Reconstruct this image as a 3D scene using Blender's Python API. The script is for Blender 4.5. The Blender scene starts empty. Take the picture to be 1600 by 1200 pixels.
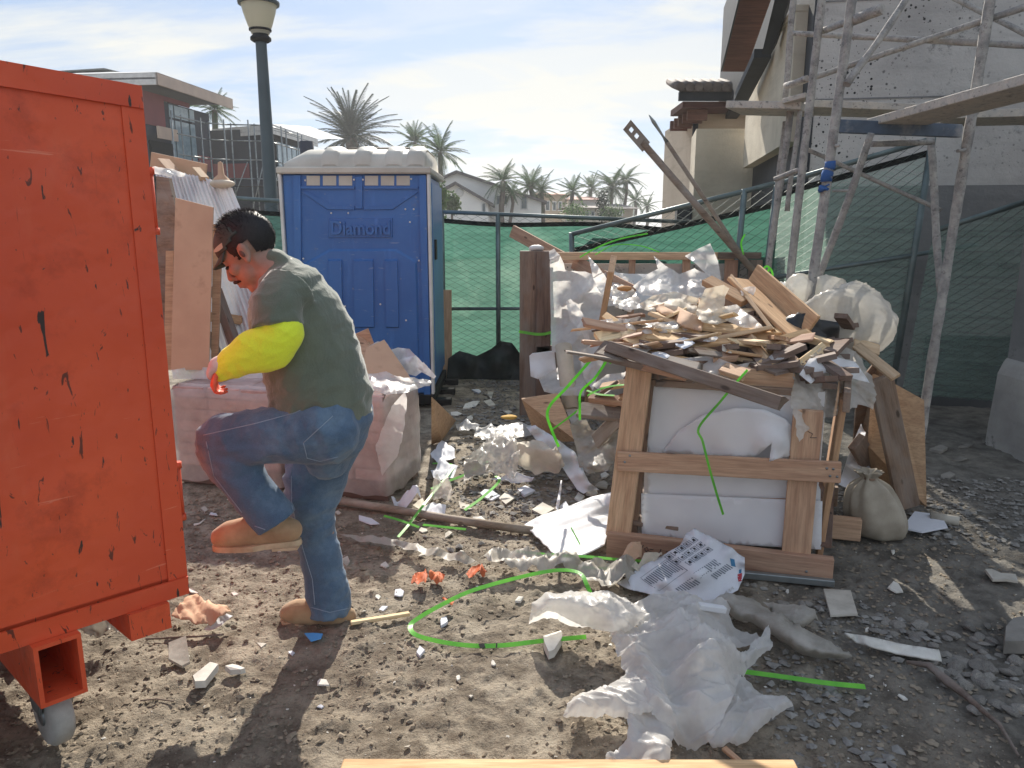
import bpy, bmesh, math, random
import numpy as np
from mathutils import Vector, Matrix, noise as mnoise
from mathutils.geometry import delaunay_2d_cdt

S = bpy.context.scene
C = S.collection
R = math.radians
rng = random.Random(7)

# ------------------------------------------------------------------ camera, sky, sun, exposure
CAM_H, PITCH, FPX = 1.52, R(11.7), 1180.0
cd = bpy.data.cameras.new('camera'); cam = bpy.data.objects.new('camera', cd); C.objects.link(cam)
cam.location = (0, 0, CAM_H); cam.rotation_euler = (math.pi / 2 - PITCH, 0, 0)
cd.sensor_width = 36; cd.lens = FPX / 1600 * 36; cd.clip_start = .05; cd.clip_end = 3000
S.camera = cam
S.view_settings.view_transform = 'Standard'; S.view_settings.look = 'None'
S.view_settings.exposure = 1.25; S.view_settings.gamma = 1; S.view_settings.use_curve_mapping = False
S.render.engine = 'CYCLES'
S.cycles.use_denoising = True
S.cycles.max_bounces = 8; S.cycles.transparent_max_bounces = 16

SUN_EL, SUN_AZ = R(33.5), R(-1.5)       # azimuth measured from +Y towards +X
sl = bpy.data.lights.new('sun', 'SUN'); sl.energy = 3.3; sl.angle = R(.53); sl.color = (1, .93, .82)
sun = bpy.data.objects.new('sun', sl); C.objects.link(sun)
sd = Vector((math.sin(SUN_AZ) * math.cos(SUN_EL), math.cos(SUN_AZ) * math.cos(SUN_EL), math.sin(SUN_EL)))
sun.rotation_euler = sd.to_track_quat('Z', 'Y').to_euler(); sun.location = sd * 50

W = bpy.data.worlds.new('World'); S.world = W; W.use_nodes = True
nt = W.node_tree; N = nt.nodes; L = nt.links; N.clear()
def wn(t, **k):
    n = N.new(t)
    for a, b in k.items(): setattr(n, a, b)
    return n
out = wn('ShaderNodeOutputWorld'); bg = wn('ShaderNodeBackground'); bg.inputs[1].default_value = .10
sky = wn('ShaderNodeTexSky'); sky.sky_type = 'NISHITA'; sky.sun_disc = False
sky.sun_elevation = SUN_EL; sky.sun_rotation = SUN_AZ; sky.air_density = 1.0; sky.dust_density = .6; sky.ozone_density = 1.5
tc = wn('ShaderNodeTexCoord'); sep = wn('ShaderNodeSeparateXYZ'); L.new(tc.outputs['Generated'], sep.inputs[0])
def wm(op, a, b=None):
    n = wn('ShaderNodeMath', operation=op)
    for i, v in enumerate((a, b)):
        if v is None: continue
        if isinstance(v, (int, float)): n.inputs[i].default_value = v
        else: L.new(v, n.inputs[i])
    return n.outputs[0]
zz = wm('ADD', wm('MAXIMUM', sep.outputs[2], 0), .16)
cv = wn('ShaderNodeCombineXYZ'); L.new(wm('DIVIDE', sep.outputs[0], zz), cv.inputs[0]); L.new(wm('DIVIDE', sep.outputs[1], zz), cv.inputs[1])
def wnoise(scale, detail, rough, dist, off=(0, 0, 0), sc=(1, 1, 1)):
    m = wn('ShaderNodeMapping'); m.inputs['Location'].default_value = off; m.inputs['Scale'].default_value = sc
    L.new(cv.outputs[0], m.inputs[0])
    n = wn('ShaderNodeTexNoise'); n.inputs['Scale'].default_value = scale; n.inputs['Detail'].default_value = detail
    n.inputs['Roughness'].default_value = rough; n.inputs['Distortion'].default_value = dist
    L.new(m.outputs[0], n.inputs['Vector']); return n.outputs[0]
def wramp(src, lo, hi):
    n = wn('ShaderNodeMapRange', interpolation_type='SMOOTHSTEP'); L.new(src, n.inputs[0])
    n.inputs[1].default_value = lo; n.inputs[2].default_value = hi; return n.outputs[0]
c1 = wramp(wnoise(.75, 9, .60, .9, (1.7, .9, 0), (.8, 1.1, 1)), .44, .60)
c2 = wramp(wnoise(2.2, 8, .6, .7, (5.1, 2.2, 0), (.6, 1.3, 1)), .45, .66)
low = wramp(sep.outputs[2], .36, .02)                       # cloud bank thickens towards the horizon
cl = wm('MINIMUM', wm('ADD', wm('MULTIPLY', c1, .75), wm('MULTIPLY', wm('ADD', c2, .0), wm('ADD', wm('MULTIPLY', low, .75), .12))), 1.0)
mx = wn('ShaderNodeMix', data_type='RGBA'); L.new(cl, mx.inputs[0])
tint = wn('ShaderNodeMix', data_type='RGBA', blend_type='MIX'); tint.inputs[0].default_value = .86
L.new(sky.outputs[0], tint.inputs[6]); tint.inputs[7].default_value = (1.50, 2.02, 2.95, 1)
L.new(tint.outputs[2], mx.inputs[6]); mx.inputs[7].default_value = (3.8, 3.8, 3.6, 1)
L.new(mx.outputs[2], bg.inputs[0]); L.new(bg.outputs[0], out.inputs[0])

# ------------------------------------------------------------------ measuring helpers
CP, SP = math.cos(PITCH), math.sin(PITCH)
def ray(px, py):
    u = (px - 800) / FPX; v = (600 - py) / FPX
    return Vector((u, CP + v * SP, -SP + v * CP))
def P(px, py, Y):
    d = ray(px, py); return Vector((0, 0, CAM_H)) + d * (Y / d.y)
def GZ(px, py, z=0.):
    d = ray(px, py); return Vector((0, 0, CAM_H)) + d * ((z - CAM_H) / d.z)

# numpy value noise
def _h(i, j, s):
    n = (i * 374761393 + j * 668265263 + s * 1442695041) & 0xffffffff
    n = ((n ^ (n >> 13)) * 1274126177) & 0xffffffff
    return ((n ^ (n >> 16)) & 0xffff) / 65535.0
def vnoise(x, y, s=0):
    x = np.asarray(x, float); y = np.asarray(y, float)
    i = np.floor(x).astype(np.int64); j = np.floor(y).astype(np.int64); u = x - i; v = y - j
    u = u * u * (3 - 2 * u); v = v * v * (3 - 2 * v)
    return (_h(i, j, s) * (1 - u) + _h(i + 1, j, s) * u) * (1 - v) + (_h(i, j + 1, s) * (1 - u) + _h(i + 1, j + 1, s) * u) * v
def fbm(x, y, s=0, o=4, g=.5):
    a, t = 1., 0.
    for k in range(o):
        t = t + a * (vnoise(x, y, s + k * 17) - .5); x = x * 2.03; y = y * 2.03; a *= g
    return t
def H(x, y):
    x = np.asarray(x, float); y = np.asarray(y, float)
    clod = np.maximum(0, fbm(x * 9, y * 9, 5, 4, .68) - .05)
    rut = 1 - np.abs(2 * vnoise(x * 3.1 + .6 * vnoise(x * 5, y * 5, 9), y * 1.3, 21) - 1)
    tread = np.abs(np.sin((x * 1.2 + y * .5) * 22 + 5 * vnoise(x * 1.6, y * 1.6, 31))) * np.clip((vnoise(x * 1.1, y * 1.1, 33) - .5) * 5, 0, 1)
    near = np.clip((9 - y) / 4, .0, 1)
    return near * (.035 * fbm(x * .8, y * .8, 1, 3) + .022 * clod + .012 * fbm(x * 5, y * 5, 3, 3) + .011 * fbm(x * 22, y * 22, 4, 3, .7) - .009 * rut ** 6 + .005 * tread) 
def gz(x, y): return float(H(x, y))
def gsm(x, y): return float(.035 * fbm(x * .8, y * .8, 1, 2) + .004) if y < 9 else 0.
def GS(px, py, dz=0.):
    g = GZ(px, py, dz)
    for k in range(2): g = GZ(px, py, dz + gsm(g.x, g.y))
    return g
def G(px, py, dz=0.):
    g = GZ(px, py, dz)
    for k in range(2): g = GZ(px, py, dz + gz(g.x, g.y))
    return g
def GX(px, py):
    g = G(px, py); return (g.x, g.y)

# ------------------------------------------------------------------ materials
def srgb(r, g, b):
    f = lambda c: (c / 255 / 12.92) if c / 255 <= .04045 else ((c / 255 + .055) / 1.055) ** 2.4
    return (f(r), f(g), f(b), 1)
class NT:
    def __init__(s, name):
        s.m = bpy.data.materials.new(name); s.m.use_nodes = True
        s.t = s.m.node_tree; s.t.nodes.clear(); s.out = s.t.nodes.new('ShaderNodeOutputMaterial')
        s.co = s.n('ShaderNodeTexCoord'); s.rnd = s.n('ShaderNodeObjectInfo').outputs['Random']
    def n(s, t, **k):
        n = s.t.nodes.new(t)
        for a, b in k.items(): setattr(n, a, b)
        return n
    def l(s, a, b):
        if isinstance(a, (int, float)): b.default_value = a
        elif isinstance(a, tuple): b.default_value = a
        else: s.t.links.new(a, b)
    def vec(s, scale=(1, 1, 1), rand=0., loc=(0, 0, 0), src='Object'):
        m = s.n('ShaderNodeMapping'); m.inputs['Scale'].default_value = scale; s.l(s.co.outputs[src], m.inputs[0])
        if rand:
            k = s.math('MULTIPLY', s.rnd, rand); c = s.n('ShaderNodeCombineXYZ')
            for i in range(3): s.l(k, c.inputs[i])
            s.l(c.outputs[0], m.inputs['Location'])
        else: m.inputs['Location'].default_value = loc
        return m.outputs[0]
    def noise(s, v, scale=1, detail=5, rough=.55, dist=0.):
        n = s.n('ShaderNodeTexNoise'); s.l(v, n.inputs['Vector'])
        n.inputs['Scale'].default_value = scale; n.inputs['Detail'].default_value = detail; n.inputs['Roughness'].default_value = rough; n.inputs['Distortion'].default_value = dist
        return n.outputs[0]
    def vor(s, v, scale=1, feat='F1'):
        n = s.n('ShaderNodeTexVoronoi', feature=feat); s.l(v, n.inputs['Vector']); n.inputs['Scale'].default_value = scale; return n.outputs['Distance']
    def math(s, op, a, b=0.):
        n = s.n('ShaderNodeMath', operation=op); s.l(a, n.inputs[0]); s.l(b, n.inputs[1]); return n.outputs[0]
    def rng(s, x, lo, hi, a=0., b=1.):
        n = s.n('ShaderNodeMapRange'); s.l(x, n.inputs[0]); n.inputs[1].default_value = lo; n.inputs[2].default_value = hi
        n.inputs[3].default_value = a; n.inputs[4].default_value = b; return n.outputs[0]
    def mix(s, f, a, b, bt='MIX'):
        n = s.n('ShaderNodeMix', data_type='RGBA', blend_type=bt); s.l(f, n.inputs[0]); s.l(a, n.inputs[6]); s.l(b, n.inputs[7]); return n.outputs[2]
    def hsv(s, c, v=1., h=.5, sat=1.):
        n = s.n('ShaderNodeHueSaturation'); s.l(c, n.inputs['Color']); s.l(v, n.inputs['Value']); s.l(h, n.inputs['Hue']); s.l(sat, n.inputs['Saturation']); return n.outputs[0]
    def bump(s, h, strength=.3, dist=.01, prev=None):
        n = s.n('ShaderNodeBump'); s.l(h, n.inputs['Height']); n.inputs['Strength'].default_value = strength; n.inputs['Distance'].default_value = dist
        if prev: s.l(prev, n.inputs['Normal'])
        return n.outputs[0]
    def fin(s, col, rough=.7, bump=None, metal=0., spec=.3, trans=0., alpha=1., tcol=None, coat=0., sheen=0., sub=0.):
        b = s.n('ShaderNodeBsdfPrincipled'); s.l(col, b.inputs['Base Color']); s.l(rough, b.inputs['Roughness']); s.l(metal, b.inputs['Metallic'])
        b.inputs['Specular IOR Level'].default_value = spec
        if coat: b.inputs['Coat Weight'].default_value = coat; b.inputs['Coat Roughness'].default_value = .15
        if sheen: b.inputs['Sheen Weight'].default_value = sheen
        if sub:
            b.inputs['Subsurface Weight'].default_value = sub; b.inputs['Subsurface Radius'].default_value = (.01, .004, .002); b.inputs['Subsurface Scale'].default_value = 1
        if bump: s.l(bump, b.inputs['Normal'])
        sh = b.outputs[0]
        if not isinstance(trans, (int, float)) or trans > 0:
            t = s.n('ShaderNodeBsdfTranslucent'); s.l(tcol or col, t.inputs[0])
            if bump: s.l(bump, t.inputs['Normal'])
            m = s.n('ShaderNodeMixShader'); s.l(trans, m.inputs[0]); s.l(sh, m.inputs[1]); s.l(t.outputs[0], m.inputs[2]); sh = m.outputs[0]
        if not isinstance(alpha, (int, float)) or alpha < 1:
            t = s.n('ShaderNodeBsdfTransparent'); m = s.n('ShaderNodeMixShader'); s.l(alpha, m.inputs[0]); s.l(t.outputs[0], m.inputs[1]); s.l(sh, m.inputs[2]); sh = m.outputs[0]
        s.l(sh, s.out.inputs[0]); return s.m
def mat(name, c1, c2=None, rough=.7, scale=6, detail=6, bump=.25, bscale=60, bdist=.004, metal=0., spec=.3, rand=0., trans=0., alpha=1., dirt=None, dscale=3, dlo=.5, dhi=.7, coat=0., sheen=0.):
    m = NT(name); c2 = c2 or tuple(c * .7 for c in c1[:3]) + (1,)
    v = m.vec((1, 1, 1), 7.)
    col = m.mix(m.rng(m.noise(v, scale, detail), .3, .7), c2, c1)
    if dirt: col = m.mix(m.rng(m.noise(v, dscale, 8, .65), dlo, dhi), col, dirt)
    if rand: col = m.hsv(col, m.rng(m.rnd, 0, 1, 1 - rand, 1 + rand))
    bp = m.bump(m.noise(v, bscale, 5, .6), bump, bdist) if bump else None
    return m.fin(col, rough, bp, metal, spec, trans, alpha, coat=coat, sheen=sheen)
def wood(name, c1, c2, grey=None, rand=.25, rough=.75, knots=True, gl=.55):
    m = NT(name)
    v = m.vec((1.6, 17, 17), 31.); w = m.vec((9, 130, 130), 31.)
    g = m.noise(v, 1.4, 6, .6, .6)
    col = m.mix(m.rng(g, .3, .68), c2, c1)
    fine = m.noise(w, 1, 4, .6)
    col = m.mix(m.rng(fine, .42, .72, 0, .45), col, tuple(c * .45 for c in c2[:3]) + (1,))
    if grey: col = m.mix(m.rng(m.noise(m.vec((1.2, 3, 3), 11.), 2, 6, .6), gl - .12, gl + .15), col, grey)
    if knots:
        k = m.vor(m.vec((4.5, 12, 12), 17.), 1.)
        col = m.mix(m.rng(k, .07, .13, .8, 0), col, tuple(c * .28 for c in c2[:3]) + (1,))
    col = m.hsv(col, m.rng(m.rnd, 0, 1, 1 - rand, 1 + rand), m.rng(m.rnd, 0, 1, .49, .51))
    return m.fin(col, rough, m.bump(fine, .35, .002, m.bump(g, .2, .004)), spec=.25)

M = {}
M['black'] = mat('black_rubber', srgb(28, 28, 30), rough=.6)
M['white_paint'] = mat('white_paint', srgb(225, 225, 222), srgb(200, 198, 195), rough=.5)
M['lumber'] = wood('fresh_lumber', srgb(214, 178, 138), srgb(178, 138, 102))
M['lumber_red'] = wood('reddish_lumber', srgb(208, 174, 144), srgb(176, 138, 112))
M['lumber_pale'] = wood('pale_lumber', srgb(232, 208, 170), srgb(204, 170, 130))
M['lumber_old'] = wood('weathered_lumber', srgb(146, 120, 102), srgb(106, 86, 74), srgb(138, 128, 120))
M['lumber_grey'] = wood('grey_lumber', srgb(150, 134, 118), srgb(112, 96, 84), srgb(150, 142, 134))
M['plywood'] = wood('plywood', srgb(206, 172, 138), srgb(178, 142, 112), rand=.15)
M['cardboard'] = mat('cardboard', srgb(206, 172, 142), srgb(184, 150, 124), rough=.85, scale=3, dirt=srgb(132, 100, 80), dlo=.58, dhi=.8)
M['steel'] = mat('galvanised_steel', srgb(160, 165, 165), srgb(120, 125, 125), rough=.45, metal=.7, scale=9)
M['fence_steel'] = mat('fence_steel', srgb(120, 135, 135), srgb(90, 103, 103), rough=.5, metal=.5)
M['wire'] = mat('fence_wire', srgb(70, 90, 85), srgb(50, 66, 62), rough=.55, metal=.4, bump=0)
# ------------------------------------------------------------------ mesh builder
def frame(d, up=Vector((0, 0, 1))):
    x = d.normalized()
    if abs(x.dot(up)) > .98: up = Vector((0, 1, 0))
    y = up.cross(x).normalized(); return x, y, x.cross(y)
class MB:
    def __init__(s): s.v = []; s.f = []; s.sm = []
    def add(s, vs, fs, smooth=False):
        o = len(s.v); s.v += [Vector(p) for p in vs]; s.f += [tuple(i + o for i in f) for f in fs]; s.sm += [smooth] * len(fs); return s
    def box(s, lo, hi, ch=0., T=None):
        lo = Vector(lo); hi = Vector(hi); c = (lo + hi) / 2; h = (hi - lo) / 2
        if not ch:
            vs = [c + Vector((h.x * a, h.y * b, h.z * d)) for a in (-1, 1) for b in (-1, 1) for d in (-1, 1)]
            fs = [(0, 1, 3, 2), (4, 6, 7, 5), (0, 4, 5, 1), (2, 3, 7, 6), (0, 2, 6, 4), (1, 5, 7, 3)]
        else:
            ch = min(ch, min(h) * .45); vs = []; idx = {}
            for a in (-1, 1):
                for b in (-1, 1):
                    for d in (-1, 1):
                        for k in range(3):
                            e = [h.x, h.y, h.z]
                            for q in range(3):
                                if q != k: e[q] -= ch
                            idx[(a, b, d, k)] = len(vs); vs.append(c + Vector((e[0] * a, e[1] * b, e[2] * d)))
            fs = []
            for k in range(3):
                for sg in (-1, 1):
                    q = [(1, 1), (1, -1), (-1, -1), (-1, 1)]; f = []
                    for u, w in q:
                        t = [0, 0, 0]; t[k] = sg; t[(k + 1) % 3] = u; t[(k + 2) % 3] = w; f.append(idx[(*t, k)])
                    fs.append(tuple(f if sg < 0 else f[::-1]))
            for k in range(3):
                i, j = (k + 1) % 3, (k + 2) % 3
                for u in (-1, 1):
                    for w in (-1, 1):
                        t0 = [0, 0, 0]; t1 = [0, 0, 0]; t0[k] = -1; t1[k] = 1
                        for t in (t0, t1): t[i] = u; t[j] = w
                        f = (idx[(*t0, i)], idx[(*t1, i)], idx[(*t1, j)], idx[(*t0, j)])
                        fs.append(f if u * w > 0 else f[::-1])
            for a in (-1, 1):
                for b in (-1, 1):
                    for d in (-1, 1):
                        f = tuple(idx[(a, b, d, k)] for k in range(3)); fs.append(f if a * b * d > 0 else f[::-1])
        if T: vs = [T @ v for v in vs]
        return s.add(vs, fs)
    def tube(s, pts, r, n=8, cap=True, flat=1., up=Vector((0, 0, 1))):
        pts = [Vector(p) for p in pts]; m = len(pts); rr = r if isinstance(r, (list, tuple)) else [r] * m; vs = []
        for i, p in enumerate(pts):
            d = pts[min(i + 1, m - 1)] - pts[max(i - 1, 0)]; x, y, z = frame(d, up)
            vs += [p + (y * math.cos(a) + z * math.sin(a) * flat) * rr[i] for a in (2 * math.pi * k / n for k in range(n))]
        fs = [(i * n + k, i * n + (k + 1) % n, (i + 1) * n + (k + 1) % n, (i + 1) * n + k) for i in range(m - 1) for k in range(n)]
        s.add(vs, fs, n > 4)
        if cap: s.add([], []); o = len(s.v) - len(vs); s.f += [tuple(o + k for k in range(n))[::-1], tuple(o + (m - 1) * n + k for k in range(n))]; s.sm += [False, False]
        return s
    def prism(s, pts, vec, inset=0.):
        pts = [Vector(p) for p in pts]; n = len(pts); vec = Vector(vec); c = sum(pts, Vector()) / n
        top = [p + vec + ((c - p).normalized() * inset if inset else Vector()) for p in pts]
        s.add(pts + top, [tuple(range(n))[::-1], tuple(range(n, 2 * n))] + [(i, (i + 1) % n, n + (i + 1) % n, n + i) for i in range(n)]); return s
    def lathe(s, c, prof, n=16, ax=Vector((0, 0, 1))):
        x, y, z = frame(ax); c = Vector(c); m = len(prof); vs = []
        for r, h in prof: vs += [c + x * h + (y * math.cos(2 * math.pi * k / n) + z * math.sin(2 * math.pi * k / n)) * r for k in range(n)]
        fs = [(i * n + k, i * n + (k + 1) % n, (i + 1) * n + (k + 1) % n, (i + 1) * n + k) for i in range(m - 1) for k in range(n)]
        return s.add(vs, fs, True)
    def ribbon(s, pts, w, nrm=None, th=.0012):
        pts = [Vector(p) for p in pts]; vs = []; m = len(pts)
        for i, p in enumerate(pts):
            d = (pts[min(i + 1, m - 1)] - pts[max(i - 1, 0)]).normalized()
            nn = Vector(nrm[i] if isinstance(nrm, list) else (nrm or (0, 0, 1)))
            if abs(d.dot(nn.normalized())) > .95: nn = Vector((.3, -1, .2))
            y = nn.cross(d).normalized() * w / 2; z = d.cross(y).normalized() * th / 2
            vs += [p + y + z, p - y + z, p - y - z, p + y - z]
        fs = [(i * 4 + k, i * 4 + (k + 1) % 4, i * 4 + 4 + (k + 1) % 4, i * 4 + 4 + k) for i in range(m - 1) for k in range(4)]
        return s.add(vs, fs + [(3, 2, 1, 0), tuple((m - 1) * 4 + k for k in range(4))])
    def mesh(s, name, m, origin=Vector()):
        me = bpy.data.meshes.new(name); me.from_pydata([v - origin for v in s.v], [], s.f); me.materials.append(m)
        me.polygons.foreach_set('use_smooth', s.sm)
        bm = bmesh.new(); bm.from_mesh(me); bmesh.ops.recalc_face_normals(bm, faces=bm.faces); bm.to_mesh(me); bm.free()
        me.update(); return me
    def build(s, name, m, parent=None, origin=None):
        if not s.v: print('EMPTY', name); s.add([(0, 0, -.5), (.001, 0, -.5), (0, .001, -.5)], [(0, 1, 2)])
        if origin is None:
            lo = Vector([min(v[i] for v in s.v) for i in range(3)]); hi = Vector([max(v[i] for v in s.v) for i in range(3)])
            origin = Vector(((lo.x + hi.x) / 2, (lo.y + hi.y) / 2, lo.z))
        o = bpy.data.objects.new(name, s.mesh(name, M[m] if isinstance(m, str) else m, origin)); C.objects.link(o)
        put(o, Matrix.Translation(origin), parent); return o
WORLD = {}
def put(o, T, parent=None):
    WORLD[o.name] = T
    if parent:
        o.parent = parent; o.matrix_local = WORLD[parent.name].inverted() @ T
    else: o.matrix_local = T
def tag(o, label=None, cat=None, group=None, kind=None):
    if label: o['label'] = label
    if cat: o['category'] = cat
    if group: o['group'] = group
    if kind: o['kind'] = kind
    return o
def thing(name, label, cat, loc, group=None):
    o = bpy.data.objects.new(name, None); C.objects.link(o); o.empty_display_size = .1
    put(o, Matrix.Translation(Vector(loc))); return tag(o, label, cat, group)
def newobj(name, me, T, parent=None):
    o = bpy.data.objects.new(name, me); C.objects.link(o); put(o, T, parent); return o
def bar_T(a, b, roll=0., up=Vector((0, 0, 1))):
    a = Vector(a); b = Vector(b); x, y, z = frame(b - a, Vector(up))
    T = Matrix((x, y, z)).transposed().to_4x4() @ Matrix.Rotation(roll, 4, 'X'); T.translation = (a + b) / 2; return T
_pc = {}
def plank(name, a, b, w, t, m, parent=None, roll=0., up=(0, 0, 1), rag=0., label=None, cat=None, group=None, ch=.003):
    """a sawn board from a to b: w across (local y), t thick (local z)"""
    ln = (Vector(b) - Vector(a)).length
    if abs((Vector(b) - Vector(a)).normalized().z) > .7 and tuple(up) == (0, 0, 1): up = (0, -1, 0); roll -= R(90)
    key = (round(ln, 2), round(w, 3), round(t, 3), m, rag > 0)
    if key not in _pc or rag:
        mb = MB(); mb.box((-ln / 2, -w / 2, -t / 2), (ln / 2, w / 2, t / 2), ch)
        if rag:
            for v in mb.v:
                sg = 1 if v.x > 0 else -1
                if abs(v.x) > ln * .4: v.x += sg * rag * (rng.random() - .5) + rag * .6 * (v.y / w) * (1 if ln * 1000 % 2 > 1 else -1)
        _pc[key] = mb.mesh(name, M[m])
    o = newobj(name, _pc[key], bar_T(a, b, roll, up), parent)
    return tag(o, label, cat, group)
def nails(parent, T, pts, h=.03):
    mb = MB()
    for x, y, z in pts:
        p = Vector((x, y, z)); q = p + Vector((rng.uniform(-.008, .008), rng.uniform(-.008, .008), h)); mb.tube([T @ p, T @ q], .0015, 4)
    return mb.build('nail', 'black', parent)
# sheets: an outline and inner control points; every point carries its height over the ground ('z') or its distance ('Y')
def crumple(p, seed, amp, freq, n=7):
    r = random.Random(seed); x, y, z = p[:, 0], p[:, 1], p[:, 2]
    wx = x + .25 / freq * (vnoise(x * freq * .6, y * freq * .6 + z, seed) - .5) * 4; wy = y + z * .7 + .25 / freq * (vnoise(x * freq * .6 + 9, y * freq * .6 + z, seed + 1) - .5) * 4
    t = np.zeros(len(x)); wx = x + (wx - x) * .5; wy = y + z * .7 + (wy - y - z * .7) * .5
    for k in range(n):
        a = r.uniform(0, math.pi); f = freq * (.5 * 1.25 ** k); q = (wx * math.cos(a) + wy * math.sin(a)) * f + r.uniform(0, 9)
        tri = np.abs((q % 1.) * 2 - 1); mask = np.clip((vnoise(x * freq * .6 + k * 3, y * freq * .6 + z, seed + k) - .45) * 5, 0, 1)
        t += (tri ** 1.25 - .4) * mask / (1.38 ** k)
    r2 = random.Random(seed + 99); t2 = np.zeros(len(x)); f2 = freq * 2.6
    for k in range(6):
        a = r2.uniform(0, math.pi); q = (wx * math.cos(a) + wy * math.sin(a)) * f2 * r2.uniform(.7, 1.5) + r2.uniform(0, 9); tri = np.abs((q % 1.) * 2 - 1)
        t2 += np.maximum(0, tri - .62) * np.clip((vnoise(x * freq * 1.1 + k * 5, y * freq * 1.1 + z, seed + 40 + k) - .5) * 5, 0, 1)
    return t * amp + t2 * amp * .34
def cdt(outline, step, jitter=.35, seed=1):
    xs = [p[0] for p in outline]; ys = [p[1] for p in outline]; pts = [Vector(p[:2]) for p in outline]; n0 = len(pts)
    dense = []
    for i in range(n0):
        a, b = pts[i], pts[(i + 1) % n0]; k = max(1, int((b - a).length / step)); dense += [a.lerp(b, j / k) for j in range(k)]
    r = random.Random(seed); vs = list(dense); n = len(dense)
    y = min(ys)
    while y < max(ys):
        x = min(xs) + r.random() * step
        while x < max(xs): vs.append(Vector((x + r.uniform(-jitter, jitter) * step, y + r.uniform(-jitter, jitter) * step))); x += step
        y += step * .87
    v, e, f, _, _, _ = delaunay_2d_cdt(vs, [(i, (i + 1) % n) for i in range(n)], [], 1, 1e-6)
    return np.array([tuple(q) for q in v]), f
def idw(q, ctrl, vals, pw=2.6):
    d = ((q[:, None, :] - ctrl[None, :, :]) ** 2).sum(2) ** (pw / 2) + 1e-6; w = 1 / d
    return (w * vals[None, :]).sum(1) / w.sum(1)
def rough_outline(o, amp, seed, step):
    r = random.Random(seed); res = []
    for i in range(len(o)):
        a, b = o[i], o[(i + 1) % len(o)]; k = max(1, int(math.hypot(b[0] - a[0], b[1] - a[1]) / step))
        for j in range(k):
            t = j / k; p = [a[q] + (b[q] - a[q]) * t for q in range(3)]
            if j: p[0] += r.uniform(-amp, amp); p[1] += r.uniform(-amp, amp)
            res.append(tuple(p))
    return res
def sheet_pts(outline, mode='z', inner=(), step=8, amp=.01, freq=6, seed=1, rag=0., ribs=None, pw=2.6, dome=None):
    if rag: outline = rough_outline(outline, rag, seed, step * 1.6)
    q, f = cdt(outline, step, seed=seed)
    ctrl = np.array([p[:2] for p in list(outline) + list(inner)], float); vals = np.array([p[2] for p in list(outline) + list(inner)], float)
    d = idw(q, ctrl, vals, pw)
    if dome:
        oo = np.array([p_[:2] for p_ in outline], float); o2 = np.roll(oo, -1, 0); e_ = o2 - oo; w_ = q[:, None, :] - oo[None]
        t_ = np.clip((w_ * e_[None]).sum(2) / np.maximum((e_ ** 2).sum(1)[None], 1e-9), 0, 1); dist = np.sqrt(((w_ - t_[..., None] * e_[None]) ** 2).sum(2)).min(1)
        s_ = np.clip(dist / dome[1], 0, 1); d = d + dome[0] * s_ * (2 - s_)
    pts = []
    for (px, py), z in zip(q, d): pts.append(tuple(GS(px, py, z) if mode == 'z' else P(px, py, z)))
    p = np.array(pts); c = crumple(p, seed, amp, freq)
    if ribs: c = c + ribs[2] * np.sin((q[:, 0] * math.cos(ribs[0]) + q[:, 1] * math.sin(ribs[0])) * ribs[1])
    if mode == 'z': p[:, 2] += c + amp * .5; p[:, 0] += c * .15
    else: p[:, 1] -= c; p[:, 2] += c * .2
    return p, f
def sheet(name, outline, m, mode='z', parent=None, thick=0., smooth=True, label=None, cat=None, group=None, extra=(), uv=None, **k):
    packs = [(outline, k)] + [(o, {**k, **kk}) for o, kk in extra]; mb = MB()
    for o, kk in packs:
        p, f = sheet_pts(o, mode, **kk); mb.add([Vector(v) for v in p], [tuple(x) for x in f], smooth)
    o = mb.build(name, m, parent)
    if thick:
        s = o.modifiers.new('thick', 'SOLIDIFY'); s.thickness = thick; s.offset = 0
    return tag(o, label, cat, group)
def mesh_np(name, v, f, m, smooth=True):
    me = bpy.data.meshes.new(name); nv, nf = len(v), len(f); k = f.shape[1]
    me.vertices.add(nv); me.vertices.foreach_set('co', v.astype(np.float32).ravel())
    me.loops.add(nf * k); me.loops.foreach_set('vertex_index', f.astype(np.int32).ravel())
    me.polygons.add(nf); me.polygons.foreach_set('loop_start', np.arange(0, nf * k, k, dtype=np.int32)); me.polygons.foreach_set('loop_total', np.full(nf, k, np.int32))
    me.polygons.foreach_set('use_smooth', np.full(nf, smooth)); me.materials.append(m); me.update(calc_edges=True); me.validate(); return me

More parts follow.
